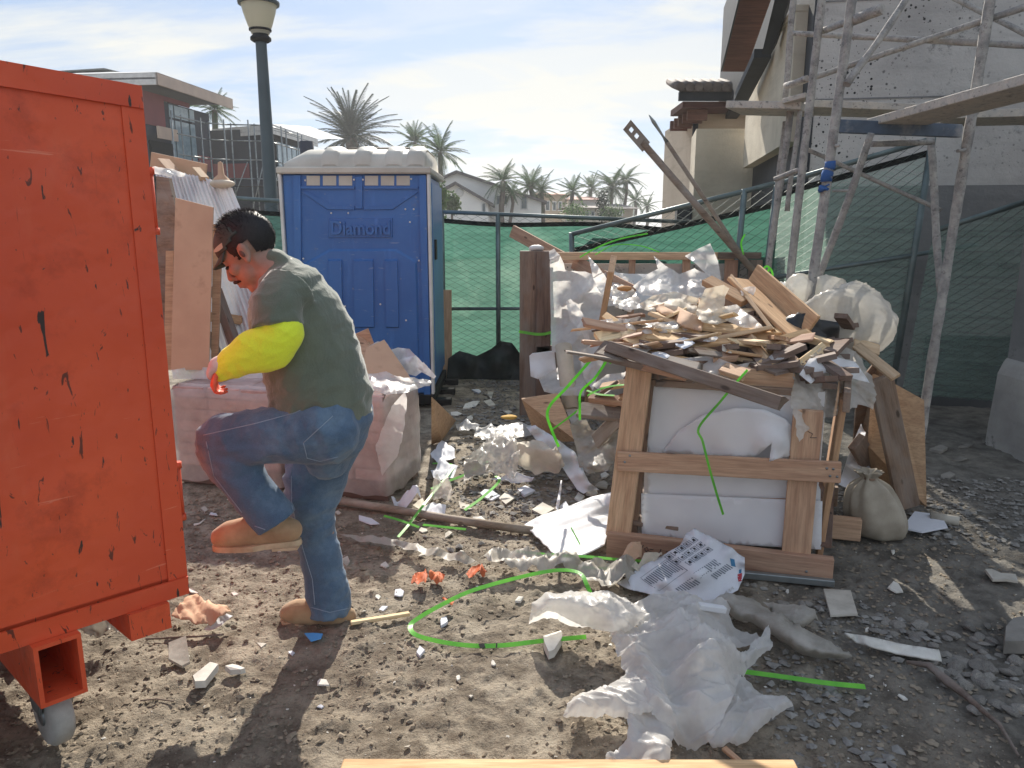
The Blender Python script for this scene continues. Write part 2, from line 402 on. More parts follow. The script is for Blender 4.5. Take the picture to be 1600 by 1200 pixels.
# ------------------------------------------------------------------ ground
def ground_mat():
    m = NT('ground_mud'); v = m.vec((1, 1, 1))
    big = m.noise(v, .9, 5, .55); mid = m.noise(v, 7, 7, .65); fin = m.noise(v, 60, 6, .7); gr = m.noise(v, 210, 3, .7)
    c = m.mix(m.rng(big, .35, .65), srgb(146, 135, 119), srgb(174, 162, 143))
    c = m.mix(m.rng(mid, .40, .60, .8, 0), c, srgb(96, 85, 72))
    c = m.mix(m.rng(fin, .52, .70, 0, .7), c, srgb(78, 69, 60))
    c = m.mix(m.rng(gr, .60, .75, 0, .5), c, srgb(168, 158, 142))
    sp = m.vor(v, 42.); c = m.mix(m.rng(sp, .05, .10, .55, 0), c, srgb(190, 186, 176))
    # grey stony earth towards the right and the back path
    sx = m.n('ShaderNodeSeparateXYZ'); m.l(m.co.outputs['Object'], sx.inputs[0])
    k = m.math('ADD', sx.outputs[0], m.math('MULTIPLY', m.math('SUBTRACT', big, .5), 2.2))
    c = m.mix(m.rng(k, .7, 1.6, 0, .75), c, m.mix(m.rng(mid, .35, .7), srgb(84, 82, 78), srgb(128, 126, 120)))
    h = m.math('ADD', m.math('MULTIPLY', mid, .6), m.math('ADD', m.math('MULTIPLY', fin, .45), m.math('MULTIPLY', gr, .12)))
    return m.fin(c, m.rng(mid, .3, .7, .95, .75), m.bump(h, .9, .034), spec=.25)
M['ground'] = ground_mat()
xs = np.concatenate([[-400, -200, -80, -20, -8], np.arange(-4.6, -2.4, .05), np.arange(-2.4, 3.0, .0105), np.arange(3.0, 6.0, .05), [8, 20, 80, 200, 400]])
ys = np.concatenate([[-60, -8, -1, .4], np.arange(1.0, 4.2, .0105), np.arange(4.2, 4.6, .02), np.arange(4.6, 9.4, .04), [11, 16, 40, 120, 400]])
X, Y_ = np.meshgrid(xs, ys); Z = H(X, Y_); Z[(np.abs(X) > 6.5) | (Y_ < .8)] = 0
v = np.stack([X.ravel(), Y_.ravel(), Z.ravel()], 1); nx = len(xs)
i = (np.arange(len(ys) - 1)[:, None] * nx + np.arange(nx - 1)[None, :]).ravel()
tag(newobj('ground', mesh_np('ground', v, np.stack([i, i + 1, i + 1 + nx, i + nx], 1), M['ground']), Matrix()), kind='structure')
# ------------------------------------------------------------------ right building (a thing with parts)
def stucco(name, c1, c2, spots=0., band=False):
    m = NT(name); v = m.vec()
    c = m.mix(m.rng(m.noise(v, 1.3, 7, .62), .32, .68), c2, c1)
    c = m.mix(m.rng(m.noise(m.vec((.6, .6, 5)), 1.6, 6, .6), .5, .75, 0, .4), c, tuple(q * .6 for q in c2[:3]) + (1,))
    if spots:
        msk = m.rng(m.noise(v, 1.1, 3), .42, .62)
        for s, lim in ((9, .20), (17, .26), (34, .25)):
            d = m.math('ADD', m.vor(v, s), m.math('MULTIPLY', m.noise(v, 50, 3), .16))
            c = m.mix(m.math('MULTIPLY', m.rng(d, lim - .05, lim + .01, 1, 0), m.math('MULTIPLY', msk, spots)), c, srgb(42, 42, 44))
        blob = m.rng(m.noise(v, 2.0, 10, .8), .57, .63)
        c = m.mix(m.math('MULTIPLY', blob, .6), c, srgb(60, 60, 62))
        c = m.mix(m.rng(m.noise(v, 1.6, 9, .7, .8), .62, .75, 0, .55), c, srgb(190, 190, 190))
    b = m.bump(m.noise(v, 40, 6, .65), .45, .012, m.bump(m.noise(v, 5, 5, .6), .3, .03))
    return m.fin(c, .9, b, spec=.2)
M['stucco_grey'] = stucco('grey_render', srgb(202, 198, 192), srgb(170, 166, 162), 1.)
M['stucco_dark'] = stucco('darker_render', srgb(142, 141, 139), srgb(112, 112, 112), .5)
M['stucco_base'] = stucco('rough_base_coat', srgb(186, 182, 176), srgb(140, 136, 132), .3)
M['stucco_beige'] = stucco('beige_render', srgb(214, 204, 184), srgb(180, 170, 152))
M['stucco_tan'] = stucco('tan_render', srgb(196, 180, 160), srgb(182, 166, 146))
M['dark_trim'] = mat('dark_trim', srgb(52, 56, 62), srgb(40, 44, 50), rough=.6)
M['soffit'] = wood('soffit_wood', srgb(120, 84, 72), srgb(84, 56, 50), knots=False)
M['tile'] = mat('clay_tile', srgb(120, 110, 104), srgb(78, 72, 70), rough=.8, rand=.3)
M['tile_red'] = mat('red_clay_tile', srgb(190, 130, 112), srgb(150, 96, 84), rough=.8, rand=.2)
M['band_dark'] = mat('dark_grey_band', srgb(84, 86, 88), srgb(64, 66, 70), rough=.9, scale=3)
M['white_wall'] = mat('white_wall', srgb(244, 242, 236), srgb(230, 228, 224), rough=.85, scale=1)
M['grey_roof'] = mat('grey_roof', srgb(104, 98, 98), srgb(74, 70, 72), rough=.85, scale=4)
M['glass'] = mat('window_glass', srgb(60, 74, 84), srgb(80, 96, 104), rough=.12, spec=.7, bump=0)
M['glass_pale'] = mat('pale_window_glass', srgb(150, 170, 180), srgb(120, 140, 150), rough=.08, spec=.9, bump=0)

wl = P(1262, 300, 6.6); bdir = Vector((.17, 1, 0)).normalized()
A = Vector((wl.x, 6.6, 0)); Bw = A + (Vector((5.2, 6.15, 0)) - A) * 2.6
bR = thing('stucco_house', 'half finished grey stucco house with spattered wall and dark roof eave on the right', 'house', A)
f = (Bw - A).normalized(); nrm = Vector((f.y, -f.x, 0))
if nrm.y > 0: nrm = -nrm
def wall_prism(p0, p1, z0, z1, th, m, name='wall', parent=bR):
    p0 = Vector(p0); p1 = Vector(p1); d = (p1 - p0).normalized(); n = Vector((-d.y, d.x, 0))
    if n.y < 0: n = -n
    a = Vector((p0.x, p0.y, z0)); b = Vector((p1.x, p1.y, z0)); up = Vector((0, 0, z1 - z0))
    return MB().prism([a, b, b + up, a + up], n * th).build(name, m, parent)
wall_prism(A, Bw, -.1, 6.2, .25, 'stucco_grey')
wall_prism(A + nrm * .012 + f * .02, Bw + nrm * .012, -.05, 1.86, .010, 'stucco_dark', 'darker_render')  # lower part of the wall in a darker grey, as a thin layer
wall_prism(A + nrm * .02 + f * 1.05, Bw + nrm * .02, -.05, .62, .007, 'band_dark', 'lower_dark_band')  # still darker grey band along the foot of the wall
for zl in (2.55, 3.3, 4.05):      # control joints of the render
    MB().prism([A + nrm * .004 + Vector((0, 0, zl)), Bw + nrm * .004 + Vector((0, 0, zl)), Bw + nrm * .004 + Vector((0, 0, zl + .012)), A + nrm * .004 + Vector((0, 0, zl + .012))], -nrm * -.003).build('joint', 'stucco_dark', bR)
# left side of the house: corner strip, balcony parapet, dark opening below, roof eave
def side(s, z, off=0.): return A + bdir * s + Vector((-off, 0, z))
s1 = 9.0
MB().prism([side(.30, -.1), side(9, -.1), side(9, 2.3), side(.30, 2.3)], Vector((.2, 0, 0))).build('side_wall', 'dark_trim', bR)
MB().prism([side(.25, 2.25, .16), side(3.3, 2.25, .16), side(3.3, 3.30, .16), side(.25, 3.30, .16)], Vector((.12, 0, 0))).build('balcony_parapet', 'stucco_beige', bR)
MB().prism([side(.245, 3.302, .18), side(3.33, 3.302, .18), side(3.33, 3.35, .18), side(.245, 3.35, .18)], Vector((.15, 0, 0))).build('parapet_cap', 'stucco_beige', bR)
MB().prism([side(-.01, -.1, .06), side(.24, -.1, .06), side(.24, 6.2, .06), side(-.01, 6.2, .06)], Vector((.055, 0, 0))).build('corner_strip', 'dark_trim', bR)
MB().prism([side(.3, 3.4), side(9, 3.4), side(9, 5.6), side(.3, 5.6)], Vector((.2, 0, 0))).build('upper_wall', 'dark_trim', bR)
MB().prism([side(3.5, 1.2, .75), side(4.5, 1.2, .75), side(4.5, 2.75, .75), side(3.5, 2.75, .75)], Vector((.9, 0, 0))).build('side_pier', 'stucco_beige', bR)
MB().prism([side(3.46, 1.55, .95), side(4.2, 1.55, .95), side(4.2, 1.80, .95), side(3.46, 1.80, .95)], Vector((.19, 0, 0))).build('hood', 'dark_trim', bR)
MB().prism([P(1164, -30, 7.5), P(1129, 112, 9.4), P(1165, 112, 9.4), P(1215, -30, 7.5)], Vector((0, 0, .05))).build('soffit', 'soffit', bR)
MB().prism([P(1161, -30, 7.5), P(1126, 112, 9.4), P(1128.5, 112, 9.4), P(1163.5, -30, 7.5)], Vector((0, 0, .17))).build('fascia', 'dark_trim', bR)
MB().prism([P(1190, 85, 7.6), P(1215, -20, 6.9), P(1240, -20, 6.9), P(1205, 85, 7.6)], Vector((.05, 0, .1))).build('roof_beam', 'dark_trim', bR)
MB().prism([P(1146, 160, 9.), P(1178, 90, 7.9), P(1205, 90, 7.9), P(1168, 160, 9.)], Vector((.0, 0, .08))).build('roof_beam', 'dark_trim', bR)
# pier near the right edge of the view, flaring into a rough base
pc = P(1581, 500, 5.2)
bP = thing('stucco_pier', 'grey rendered pier with a rough pale footing at the right edge', 'pier', (pc.x + .3, 4.95, 0))
MB().box((pc.x, 4.75, .62), (pc.x + .7, 5.2, 3.2), .01).build('shaft', 'stucco_dark', bP)
fl = MB(); n = 7
prof = [(-.075, -.05), (-.07, .15), (-.055, .4), (-.05, .52), (-.02, .60), (.0, .63)]
for k in range(len(prof) - 1):
    (a0, z0), (a1, z1) = prof[k], prof[k + 1]
    fl.prism([(pc.x + a0, 4.75 + a0, z0), (pc.x + .7, 4.75 + a0, z0), (pc.x + .7, 5.2, z0), (pc.x + a0, 5.2, z0)], (0, 0, 0.001))
    fl.add([(pc.x + a0, 4.75 + a0, z0), (pc.x + .7, 4.75 + a0, z0), (pc.x + .7, 4.75 + a1, z1), (pc.x + a1, 4.75 + a1, z1), (pc.x + a0, 5.2, z0), (pc.x + a1, 5.2, z1)], [(0, 1, 2, 3), (4, 0, 3, 5)])
fl.build('footing', 'stucco_base', bP)

# tan house behind it
bT = thing('tan_house', 'tan house with dark barrel tile eave behind the grey stucco house', 'house', P(1120, 300, 14) * Vector((1, 1, 0)) if False else (P(1120, 300, 14).x, 14, 0))
tl, tr = P(1086, 300, 14), P(1185, 300, 14)
MB().box((tl.x, 14, 0), (tr.x + 2, 17, P(0, 172, 14).z)).build('wall', 'stucco_tan', bT)
ez = P(0, 160, 13.4).z
MB().box((P(1072, 0, 13.4).x, 13.3, ez - .10), (tr.x + 2, 14.3, ez)).build('eave', 'soffit', bT)
MB().box((P(1068, 0, 13.2).x, 13.2, ez + .002), (tr.x + 2, 13.29, ez + .14)).build('gutter', 'dark_trim', bT)
x = P(1068, 0, 13.2).x; tme = None
while x < tr.x + 1.2:
    if tme is None:
        tb = MB(); tb.tube([(0, 0, 0), (0, .5, .12), (0, 1.0, .26)], [.075, .07, .06], 8); tme = tb.mesh('roof_tile', M['tile'])
    newobj('roof_tile', tme, Matrix.Translation((x, 13.12, ez + .2)), bT); x += .15
MB().prism([(P(1068, 0, 13.2).x, 13.2, ez + .13), (tr.x + 2, 13.2, ez + .13), (tr.x + 2, 15, ez + .62), (P(1090, 0, 13.2).x, 15, ez + .62)], (0, 0, .03)).build('roof', 'tile', bT)
for k in range(5): MB().box((P(1073, 0, 13.3).x + .13 + k * .0, 13.45 + k * .35, ez - .28), (tl.x + .02, 13.52 + k * .35, ez - .105)).build('rafter', 'soffit', bT)
MB().tube([(tl.x - .06, 13.95, ez - .15), (tl.x - .06, 13.95, 0)], .05, 6).build('downpipe', 'dark_trim', bT)
MB().prism([P(1064, 242, 16), P(1092, 242, 16), P(1092, 219, 16.4), P(1068, 219, 16.4)], (0, .4, .05)).build('lower_roof', 'tile', bT)
MB().box((P(1070, 0, 16.1).x, 16.1, 0), (P(1090, 0, 16.1).x, 17, P(0, 242, 16).z)).build('lower_wall', 'stucco_tan', bT)

# ------------------------------------------------------------------ left buildings under construction
M['wrap_dark'] = mat('building_wrap', srgb(86, 88, 94), srgb(70, 72, 80), rough=.9, scale=.8)
M['wrap_red'] = mat('red_wrap', srgb(150, 96, 96), srgb(130, 84, 86), rough=.85, scale=1.)
M['pale_fascia'] = mat('primed_fascia', srgb(196, 176, 160), srgb(178, 160, 148), rough=.8, scale=2)
M['roof_felt'] = mat('roof_underlay', srgb(222, 222, 218), srgb(190, 190, 188), rough=.7, scale=2)
def far_wall(parent, px0, px1, Y0, Y1, z0, z1, m, name='wall', off=0.):
    a = P(px0, 300, Y0); b = P(px1, 300, Y1); a.z = b.z = 0; d = (b - a).normalized(); n = Vector((d.y, -d.x, 0))
    if n.y > 0: n = -n
    a += n * off; b += n * off; up = Vector((0, 0, z1 - z0)); a.z = b.z = z0
    return MB().prism([a, b, b + up, a + up], n * -.06).build(name, m, parent)
b1 = thing('unfinished_house', 'unfinished house with pale eave, dark wrap and tall window behind the dumpster', 'house', (P(280, 300, 25).x, 25, 0))
far_wall(b1, 230, 332, 23.4, 27.2, 0, 5.35, 'wrap_dark')
far_wall(b1, 236, 267, 23.6, 24.6, 4.55, 5.5, 'wrap_red', 'upper_wrap', .03); far_wall(b1, 267, 306, 24.6, 26.1, 5.36, 5.5, 'wrap_red', 'upper_wrap', .03)
far_wall(b1, 306, 333, 26.1, 27.2, 1.5, 5.33, 'wrap_dark', 'corner_wrap', .06)
far_wall(b1, 312, 333, 26.3, 27.2, 3.4, 3.9, 'wrap_red', 'red_band', .08); far_wall(b1, 292, 306, 25.6, 26.1, 3.3, 3.75, 'wrap_red', 'red_band', .05)
far_wall(b1, 240, 270, 23.7, 24.7, 4.15, 4.5, 'pale_fascia', 'balcony_edge', .35)
far_wall(b1, 240, 275, 23.7, 24.9, 1.2, 4.1, 'black', 'opening', .04)
fw = P(266, 300, 24.6)
wf = far_wall(b1, 269, 309, 24.9, 26.3, 3.55, 5.35, 'dark_trim', 'window', .05)
for a, b, z0, z1 in ((270, 276, 4.92, 5.3), (278, 298.5, 4.92, 5.3), (301, 308, 4.92, 5.3), (270, 276, 3.62, 4.85), (278, 298.5, 3.62, 4.85), (301, 308, 3.62, 4.85)):
    far_wall(wf, a, b, 24.9 + (a - 269) / 40 * 1.4, 24.9 + (b - 269) / 40 * 1.4, z0, z1, 'glass_pale', 'pane', .12)
far_wall(b1, 266, 269, 24.8, 24.9, 4.5, 5.5, 'white_paint', 'trim', .1)
e0, e1 = P(247, 130, 23), P(364, 163, 27.6); e0.z = e1.z = 5.75
n1 = Vector((-(e1 - e0).y, (e1 - e0).x, 0)).normalized()
if n1.x > 0: n1 = -n1
MB().prism([e0 + Vector((0, 0, -.2)), e1 + Vector((0, 0, -.2)), e1 + Vector((0, 0, .12)), e0 + Vector((0, 0, .12))], n1 * .06).build('fascia', 'pale_fascia', b1)
MB().prism([e0 + Vector((0, 0, -.2)), e0 + n1 * 6 + Vector((0, 0, -.2)), e0 + n1 * 6 + Vector((0, 0, .12)), e0 + Vector((0, 0, .12))], (0, .06, 0)).build('fascia', 'white_paint', b1)
MB().prism([e0 + n1 * .07, e1 + n1 * .07, e1 + n1 * 6, e0 + n1 * 6], (0, 0, -.05)).build('soffit', 'wrap_dark', b1)
MB().add([e0 + Vector((0, 0, .13)), e1 + Vector((0, 0, .13)), e1 + n1 * 3 + Vector((0, -3, .62)), e0 + n1 * 3 + Vector((0, 2.2, .62)), e0 + n1 * 6 + Vector((0, 0, .13)), e1 + n1 * 6 + Vector((0, 0, .13))], [(0, 1, 2, 3), (0, 3, 4), (2, 1, 5), (3, 2, 5, 4)]).build('roof', 'roof_felt', b1)

b2 = thing('unfinished_house', 'unfinished house with low white roof between the lamp post and the blue toilet', 'house', (P(400, 300, 30).x, 30, 0))
far_wall(b2, 326, 428, 28.2, 27.6, 0, 4.9, 'wrap_dark')
far_wall(b2, 428, 488, 27.6, 31.5, 0, 4.9, 'wrap_dark')
far_wall(b2, 333, 392, 28.1, 27.8, 3.25, 3.75, 'wrap_red', 'red_band', .04)
wf = far_wall(b2, 433, 478, 27.9, 30.9, 2.9, 4.6, 'dark_trim', 'window', .04)
for k in range(6): far_wall(wf, 434 + k * 7.4, 440 + k * 7.4, 28. + k * .49, 28.4 + k * .49, 3.0, 4.5, 'glass_pale', 'pane', .1)
MB().tube([P(484, 300, 26.5) * 1.0, P(484, 300, 26.5) + Vector((0, 0, 1.0))], .45, 12).build('duct', 'wrap_dark', b2) if False else None
q = [P(330, 190, 28.6), P(365, 199, 28.0), P(426, 199, 27.2), P(496, 216, 31.6)]
for a in q: a.z = 5.0
bk = [a + Vector((0, 5, .55)) for a in q]
rf = MB(); rf.add(q + bk, [(0, 1, 5, 4), (1, 2, 6, 5), (2, 3, 7, 6)]); rf.build('roof', 'roof_felt', b2)
fa = MB()
for a, b in zip(q[:-1], q[1:]): fa.prism([a + Vector((0, 0, -.32)), b + Vector((0, 0, -.32)), b + Vector((0, 0, -.004)), a + Vector((0, 0, -.004))], (0, .05, 0))
fa.build('fascia', 'white_paint', b2)
so = MB(); so.prism([a + Vector((0, 0, -.2)) for a in q] + [q[3] + Vector((-1, 2, -.2)), q[0] + Vector((0, 2, -.2))], (0, 0, .02)); so.build('soffit', 'wrap_dark', b2)
# frame scaffold in front of the two houses
fs = thing('facade_scaffold', 'thin pale frame scaffold standing in front of the unfinished houses on the left', 'scaffold', (P(380, 300, 26).x, 26, 0))
def pole(parent, a, b, r, m, name='tube', n=6): return MB().tube([a, b], r, n).build(name, m, parent)
cols = [(292, 24.3), (334, 25.8), (368, 26.2), (404, 26.3), (428, 26.4), (452, 27.8), (476, 29.5)]
cp = [Vector((P(a, 300, Yd).x, Yd, 0)) for a, Yd in cols]
for k, c in enumerate(cp):
    pole(fs, c, c + Vector((0, 0, 4.9)), .024, 'steel', 'standard'); pole(fs, c + Vector((.1, -.9, 0)), c + Vector((.1, -.9, 4.9)), .024, 'steel', 'standard')
for a, b in zip(cp[:-1], cp[1:]):
    for z in (1.9, 2.45, 3.1, 3.7, 4.3, 4.8): pole(fs, a + Vector((.05, -.45, z)), b + Vector((.05, -.45, z)), .024, 'steel', 'ledger')
    pole(fs, a + Vector((0, -.9, 1.9)), b + Vector((0, -.9, 3.6)), .018, 'steel', 'brace')
    MB().prism([a + Vector((0, -.85, 2.85)), b + Vector((0, -.85, 2.85)), b + Vector((0, -.1, 2.85)), a + Vector((0, -.1, 2.85))], (0, 0, .05)).build('deck', 'wrap_dark', fs)

# ------------------------------------------------------------------ houses and palms in the distance
def house(label, pxs, Yd, ztop, gable=True, wallm='white_wall', roofm='grey_roof', windows=(), depth=9, group=None, slope=None, zr=None):
    x0, x1 = P(pxs[0], 300, Yd).x, P(pxs[1], 300, Yd).x
    h = thing('house', label, 'house', ((x0 + x1) / 2, Yd, 0), group)
    if gable:
        apx = P(pxs[2], 300, Yd).x; zr = zr or ztop + (min(apx - x0, x1 - apx)) * .4; zl, zrr = slope or (ztop, ztop)
        pts = [(x0, Yd, 0), (x1, Yd, 0), (x1, Yd, zrr), (apx, Yd, zr), (x0, Yd, zl)]
        MB().prism(pts, (0, depth, 0)).build('wall', wallm, h)
        rf = MB(); o = Vector((0, -.3, 0)); t = Vector((0, 0, .18))
        for a, b in (((x0, Yd, zl), (apx, Yd, zr)), ((apx, Yd, zr), (x1, Yd, zrr))):
            a = Vector(a); b = Vector(b); e = (b - a).normalized() * .35
            if a.x == x0: a2, b2 = a - e, b
            else: a2, b2 = a, b + e
            rf.prism([a2 + o + t * .05, b2 + o + t * .05, b2 + o + t, a2 + o + t], (0, depth + .6, 0))
        rf.build('roof', roofm, h)
    else:
        MB().box((x0, Yd, 0), (x1, Yd + depth, ztop)).build('wall', wallm, h)
        hp = .3; z2 = zr or ztop + 1.2; i = min(x1 - x0, depth) * .35
        MB().add([(x0 - .5, Yd - .5, ztop), (x1 + .5, Yd - .5, ztop), (x1 + .5, Yd + depth + .5, ztop), (x0 - .5, Yd + depth + .5, ztop), (x0 + i * .4, Yd + depth / 2, z2), (x1 - i * .4, Yd + depth / 2, z2)],
                 [(0, 1, 5, 4), (1, 2, 5), (2, 3, 4, 5), (3, 0, 4), (3, 2, 1, 0)]).build('roof', roofm, h)
    for (a, b, ya, yb) in windows:
        p, q = P(a, yb, Yd), P(b, ya, Yd)
        w = MB().box((p.x - .08, Yd - .05, p.z - .08), (q.x + .08, Yd - .003, q.z + .08)).build('window', 'white_paint', h)
        MB().box((p.x, Yd - .075, p.z), (q.x, Yd - .052, q.z)).build('pane', 'glass', w)
    return h
zt = lambda py, Yd: P(800, py, Yd).z
h1 = house('large white gabled house with a long dark roof just right of the blue toilet', (682, 846, 714), 48, 3, True, zr=zt(271, 48), slope=(zt(285, 48), zt(316, 48)), windows=((776, 792, 306, 319), (815, 823, 307, 326)))
h2 = house('small white gable with round vent in front of the large white house', (684, 762, 712), 44, 3, True, zr=zt(289, 44), slope=(zt(304, 44), zt(318, 44)), windows=((754, 758, 318, 331),), depth=3.6)
c = P(718, 301, 44); MB().lathe((c.x, 43.97, c.z), [(0, -.03), (.2, -.03), (.24, 0), (.24, .05)], 14, Vector((0, 1, 0))).build('vent', 'white_paint', h2)
h3 = house('grey taupe house with red tiled roof behind the middle palms', (838, 884), 62, zt(304, 62), False, 'stucco_tan', 'tile_red', windows=((853, 858, 315, 328), (864, 868, 316, 328), (873, 877, 316, 328)), zr=zt(297, 62))
h4 = house('pale house with pinkish tiled roof right of the taupe house', (890, 938), 70, zt(312, 70), False, 'white_wall', 'tile_red', windows=((905, 911, 322, 330),), zr=zt(304, 70))
h5 = house('low cream house with grey tiled roof by the cypress', (886, 945), 56, zt(325, 56), False, 'stucco_beige', 'tile', windows=((916, 920, 331, 337), (924, 928, 331, 337)), zr=zt(320, 56), depth=5)
h6 = house('brown roofed house half hidden at the far right of the street', (940, 990), 60, zt(326, 60), False, 'stucco_tan', 'grey_roof', windows=((966, 972, 328, 336),), zr=zt(316, 60))
h7 = house('dark tile roofed house peeping out behind the date palm', (560, 632), 52, zt(232, 52), False, 'white_wall', 'tile', zr=zt(219, 52))

def leafm(name, c1, c2, t=.35):
    m = NT(name); col = m.hsv(m.mix(m.rng(m.noise(m.vec((1, 1, 1), 9.), 3, 4), .3, .7), c2, c1), m.rng(m.rnd, 0, 1, .75, 1.2))
    return m.fin(col, .6, None, spec=.2, trans=t)
M['frond_dark'] = leafm('date_palm_frond', srgb(46, 64, 46), srgb(30, 44, 34), .06)
M['frond'] = leafm('palm_frond', srgb(84, 108, 68), srgb(52, 74, 50))
M['bush'] = leafm('bush_leaf', srgb(104, 130, 76), srgb(60, 86, 52))
M['bark'] = mat('palm_bark', srgb(120, 108, 98), srgb(84, 74, 68), rough=.9, scale=4)
def frond_mesh(ln, droop, nl, ll, seed, width=.05, tip=.3):
    r = random.Random(seed); mb = MB(); pts = []
    for k in range(9):
        t = k / 8; pts.append(Vector((ln * t, 0, ln * (.12 * t - droop * t * t))))
    mb.ribbon(pts, width, th=width * .5)
    for k in range(nl):
        t = .08 + .92 * k / nl; i = min(int(t * 8), 7); p = pts[i].lerp(pts[i + 1], t * 8 - i); d = (pts[i + 1] - pts[i]).normalized()
        l = ll * math.sin(math.pi * min(1, .22 + t * .72)) * r.uniform(.85, 1.1)
        for sg in (-1, 1):
            q = p + d * l * .75 + Vector((0, sg * l * .7, -l * r.uniform(.15, .5))); w = d * ll * .055
            mb.add([p - w, p + w, q + w * .3, (p + q) / 2 + Vector((0, 0, -.02 * l)) - w], [(0, 1, 2, 3)])
    return mb
def palm(label, px, py_crown, Yd, crown, n=26, kind='frond', droop=.5, trunk_r=.16, group='queen palms along the far street', upright=0., cat='palm tree', skirt=False, seed=1):
    crown *= 1.08 if crown < 2.5 else 1
    base = P(px, 300, Yd); top = P(px, py_crown, Yd).z; r = random.Random(seed)
    t = thing('palm_tree', label, cat, (base.x, Yd, 0), group)
    pts = [Vector((base.x + .12 * math.sin(k * .9 + seed), Yd, top * k / 6)) for k in range(7)]; pts[-1].x = base.x
    MB().tube(pts, [trunk_r * (1.25 - .35 * k / 6) for k in range(7)], 8).build('trunk', 'bark', t)
    me = [frond_mesh(crown, droop * q, 34 if kind == 'frond_dark' else 24, crown * (.15 if kind == 'frond_dark' else .26), seed * 7 + int(q * 10), crown * .018).mesh('frond', M[kind]) for q in (.7, 1., 1.35)]
    for k in range(n):
        a = k * 2.399 + r.uniform(-.2, .2); u = (k + .5) / n; pit = R(80 - 118 * u + upright * 20) + r.uniform(-.1, .1)
        T = Matrix.Translation((base.x, Yd, top)) @ Matrix.Rotation(a, 4, 'Z') @ Matrix.Rotation(-pit, 4, 'Y') @ Matrix.Scale(r.uniform(.8, 1.05), 4)
        newobj('frond', me[k % 3], T, t)
    return t
palm('big dark date palm with a full round crown above the blue toilet', 552, 216, 60, 3.9, 72, 'frond_dark', .42, .5, None, .5, seed=3)
palm('queen palm with drooping crown close to the right side of the blue toilet', 689, 238, 50, 1.9, 24, seed=5)
palm('feathery palm whose pale crown pokes up over the toilet roof', 650, 222, 62, 1.7, 26, droop=.4, upright=.4, seed=6)
palm('tall queen palm in front of the long dark house roof', 786, 283, 46, 1.5, 22, seed=8, droop=.6)
palm('short young palm beside the tall one before the white house', 799, 302, 47, .9, 18, seed=9, trunk_r=.1)
palm('bushy palm left of the red roof', 829, 292, 52, 1.5, 26, seed=10, droop=.4)
palm('yellowish palm hugging the left gable of the red roof', 846, 298, 53, 1.4, 24, seed=11, droop=.65)
palm('palm with spiky crown right of the red roof', 895, 299, 58, 1.4, 22, seed=12, droop=.45)
palm('distant palm above the pinkish roof', 924, 295, 75, 1.7, 22, seed=13, droop=.35)
palm('broad shaggy palm right of the pinkish roof', 957, 293, 66, 2.0, 30, seed=14, droop=.6)
palm('tallest slim palm at the end of the palm row', 978, 281, 66, 1.5, 22, seed=15, droop=.8, trunk_r=.13)
palm('small hazy palm at the far right of the row', 993, 314, 80, 1.7, 20, seed=16)
palm('low palm tuft beyond the last palm', 1012, 322, 85, 1.5, 18, seed=17)
palm('palm crown showing behind the unfinished house gable', 345, 172, 40, 1.2, 24, seed=18, group='queen palms along the far street')
def bush(label, px, py, Yd, rx, rz, seed, m='bush', cat='bush', leaf=.10, n=420):
    r = random.Random(seed); c = P(px, py, Yd); t = thing('bush', label, cat, (c.x, Yd, 0)); mb = MB()
    for k in range(n):
        d = Vector((r.gauss(0, 1), r.gauss(0, 1), r.gauss(0, 1))).normalized() * (r.random() ** .4) * (1 + .25 * math.sin(k * .7))
        p = Vector((c.x + d.x * rx, Yd + d.y * rx, max(.05, c.z + d.z * rz))); a = Vector((r.gauss(0, 1), r.gauss(0, 1), r.gauss(0, 1))).normalized() * leaf; b = a.cross(Vector((r.gauss(0, 1), r.gauss(0, 1), 1))).normalized() * leaf * .6
        mb.add([p - a, p + b, p + a, p - b], [(0, 1, 2, 3)])
    mb.build('foliage', m, t); MB().tube([(c.x, Yd, 0), (c.x, Yd, c.z)], .06, 6).build('stem', 'bark', t)
bush('rounded pale green shrub at the toilet corner behind the fence', 706, 318, 40, .45, .5, 1, leaf=.12)
bush('bright green bamboo clump right behind the blue toilet', 688, 312, 30, .25, .8, 2)
bush('loose shrub below the taupe house', 897, 332, 50, .9, .7, 3)
bush('dark upright cypress among the low houses', 941, 320, 54, .45, 1.1, 4, 'frond_dark')
bush('green hedge clump right of the cypress', 956, 334, 52, .8, .6, 5)

# ------------------------------------------------------------------ street lamp
M['lamp_post'] = mat('lamp_post_paint', srgb(84, 96, 102), srgb(72, 84, 90), rough=.5, scale=3)
gm = NT('frosted_globe'); M['globe'] = gm.fin(srgb(225, 222, 205), .35, None, spec=.5, trans=.55)
lx = P(410, 100, 9.6); lp = thing('street_lamp', 'grey street lamp with frosted bowl rising behind the fence', 'street lamp', (lx.x, 9.6, 0))
def LZ(py): return P(408, py, 9.6).z
MB().lathe((lx.x, 9.6, 0), [(.22, 0), (.22, .25), (.16, .35), (.085, .7), (.078, LZ(250)), (.064, LZ(75)), (.064, LZ(66))], 20).build('pole', 'lamp_post', lp)
MB().lathe((lx.x, 9.6, LZ(66)), [(.09, 0), (.12, .02), (.12, .05), (.085, .08), (.10, .12), (.13, .125), (.13, .145), (.06, .15)], 20).build('collar', 'black', lp)
MB().lathe((lx.x, 9.6, LZ(54)), [(.10, 0), (.14, .10), (.185, .24), (.205, .33), (.20, .335), (.0, .34)], 24).build('globe', 'globe', lp)
MB().lathe((lx.x, 9.6, LZ(54) + .33), [(.0, -.01), (.235, -.005), (.24, .03), (.20, .06), (.15, .16), (.05, .24), (.04, .30), (.0, .34)], 24).build('cap', 'lamp_post', lp)

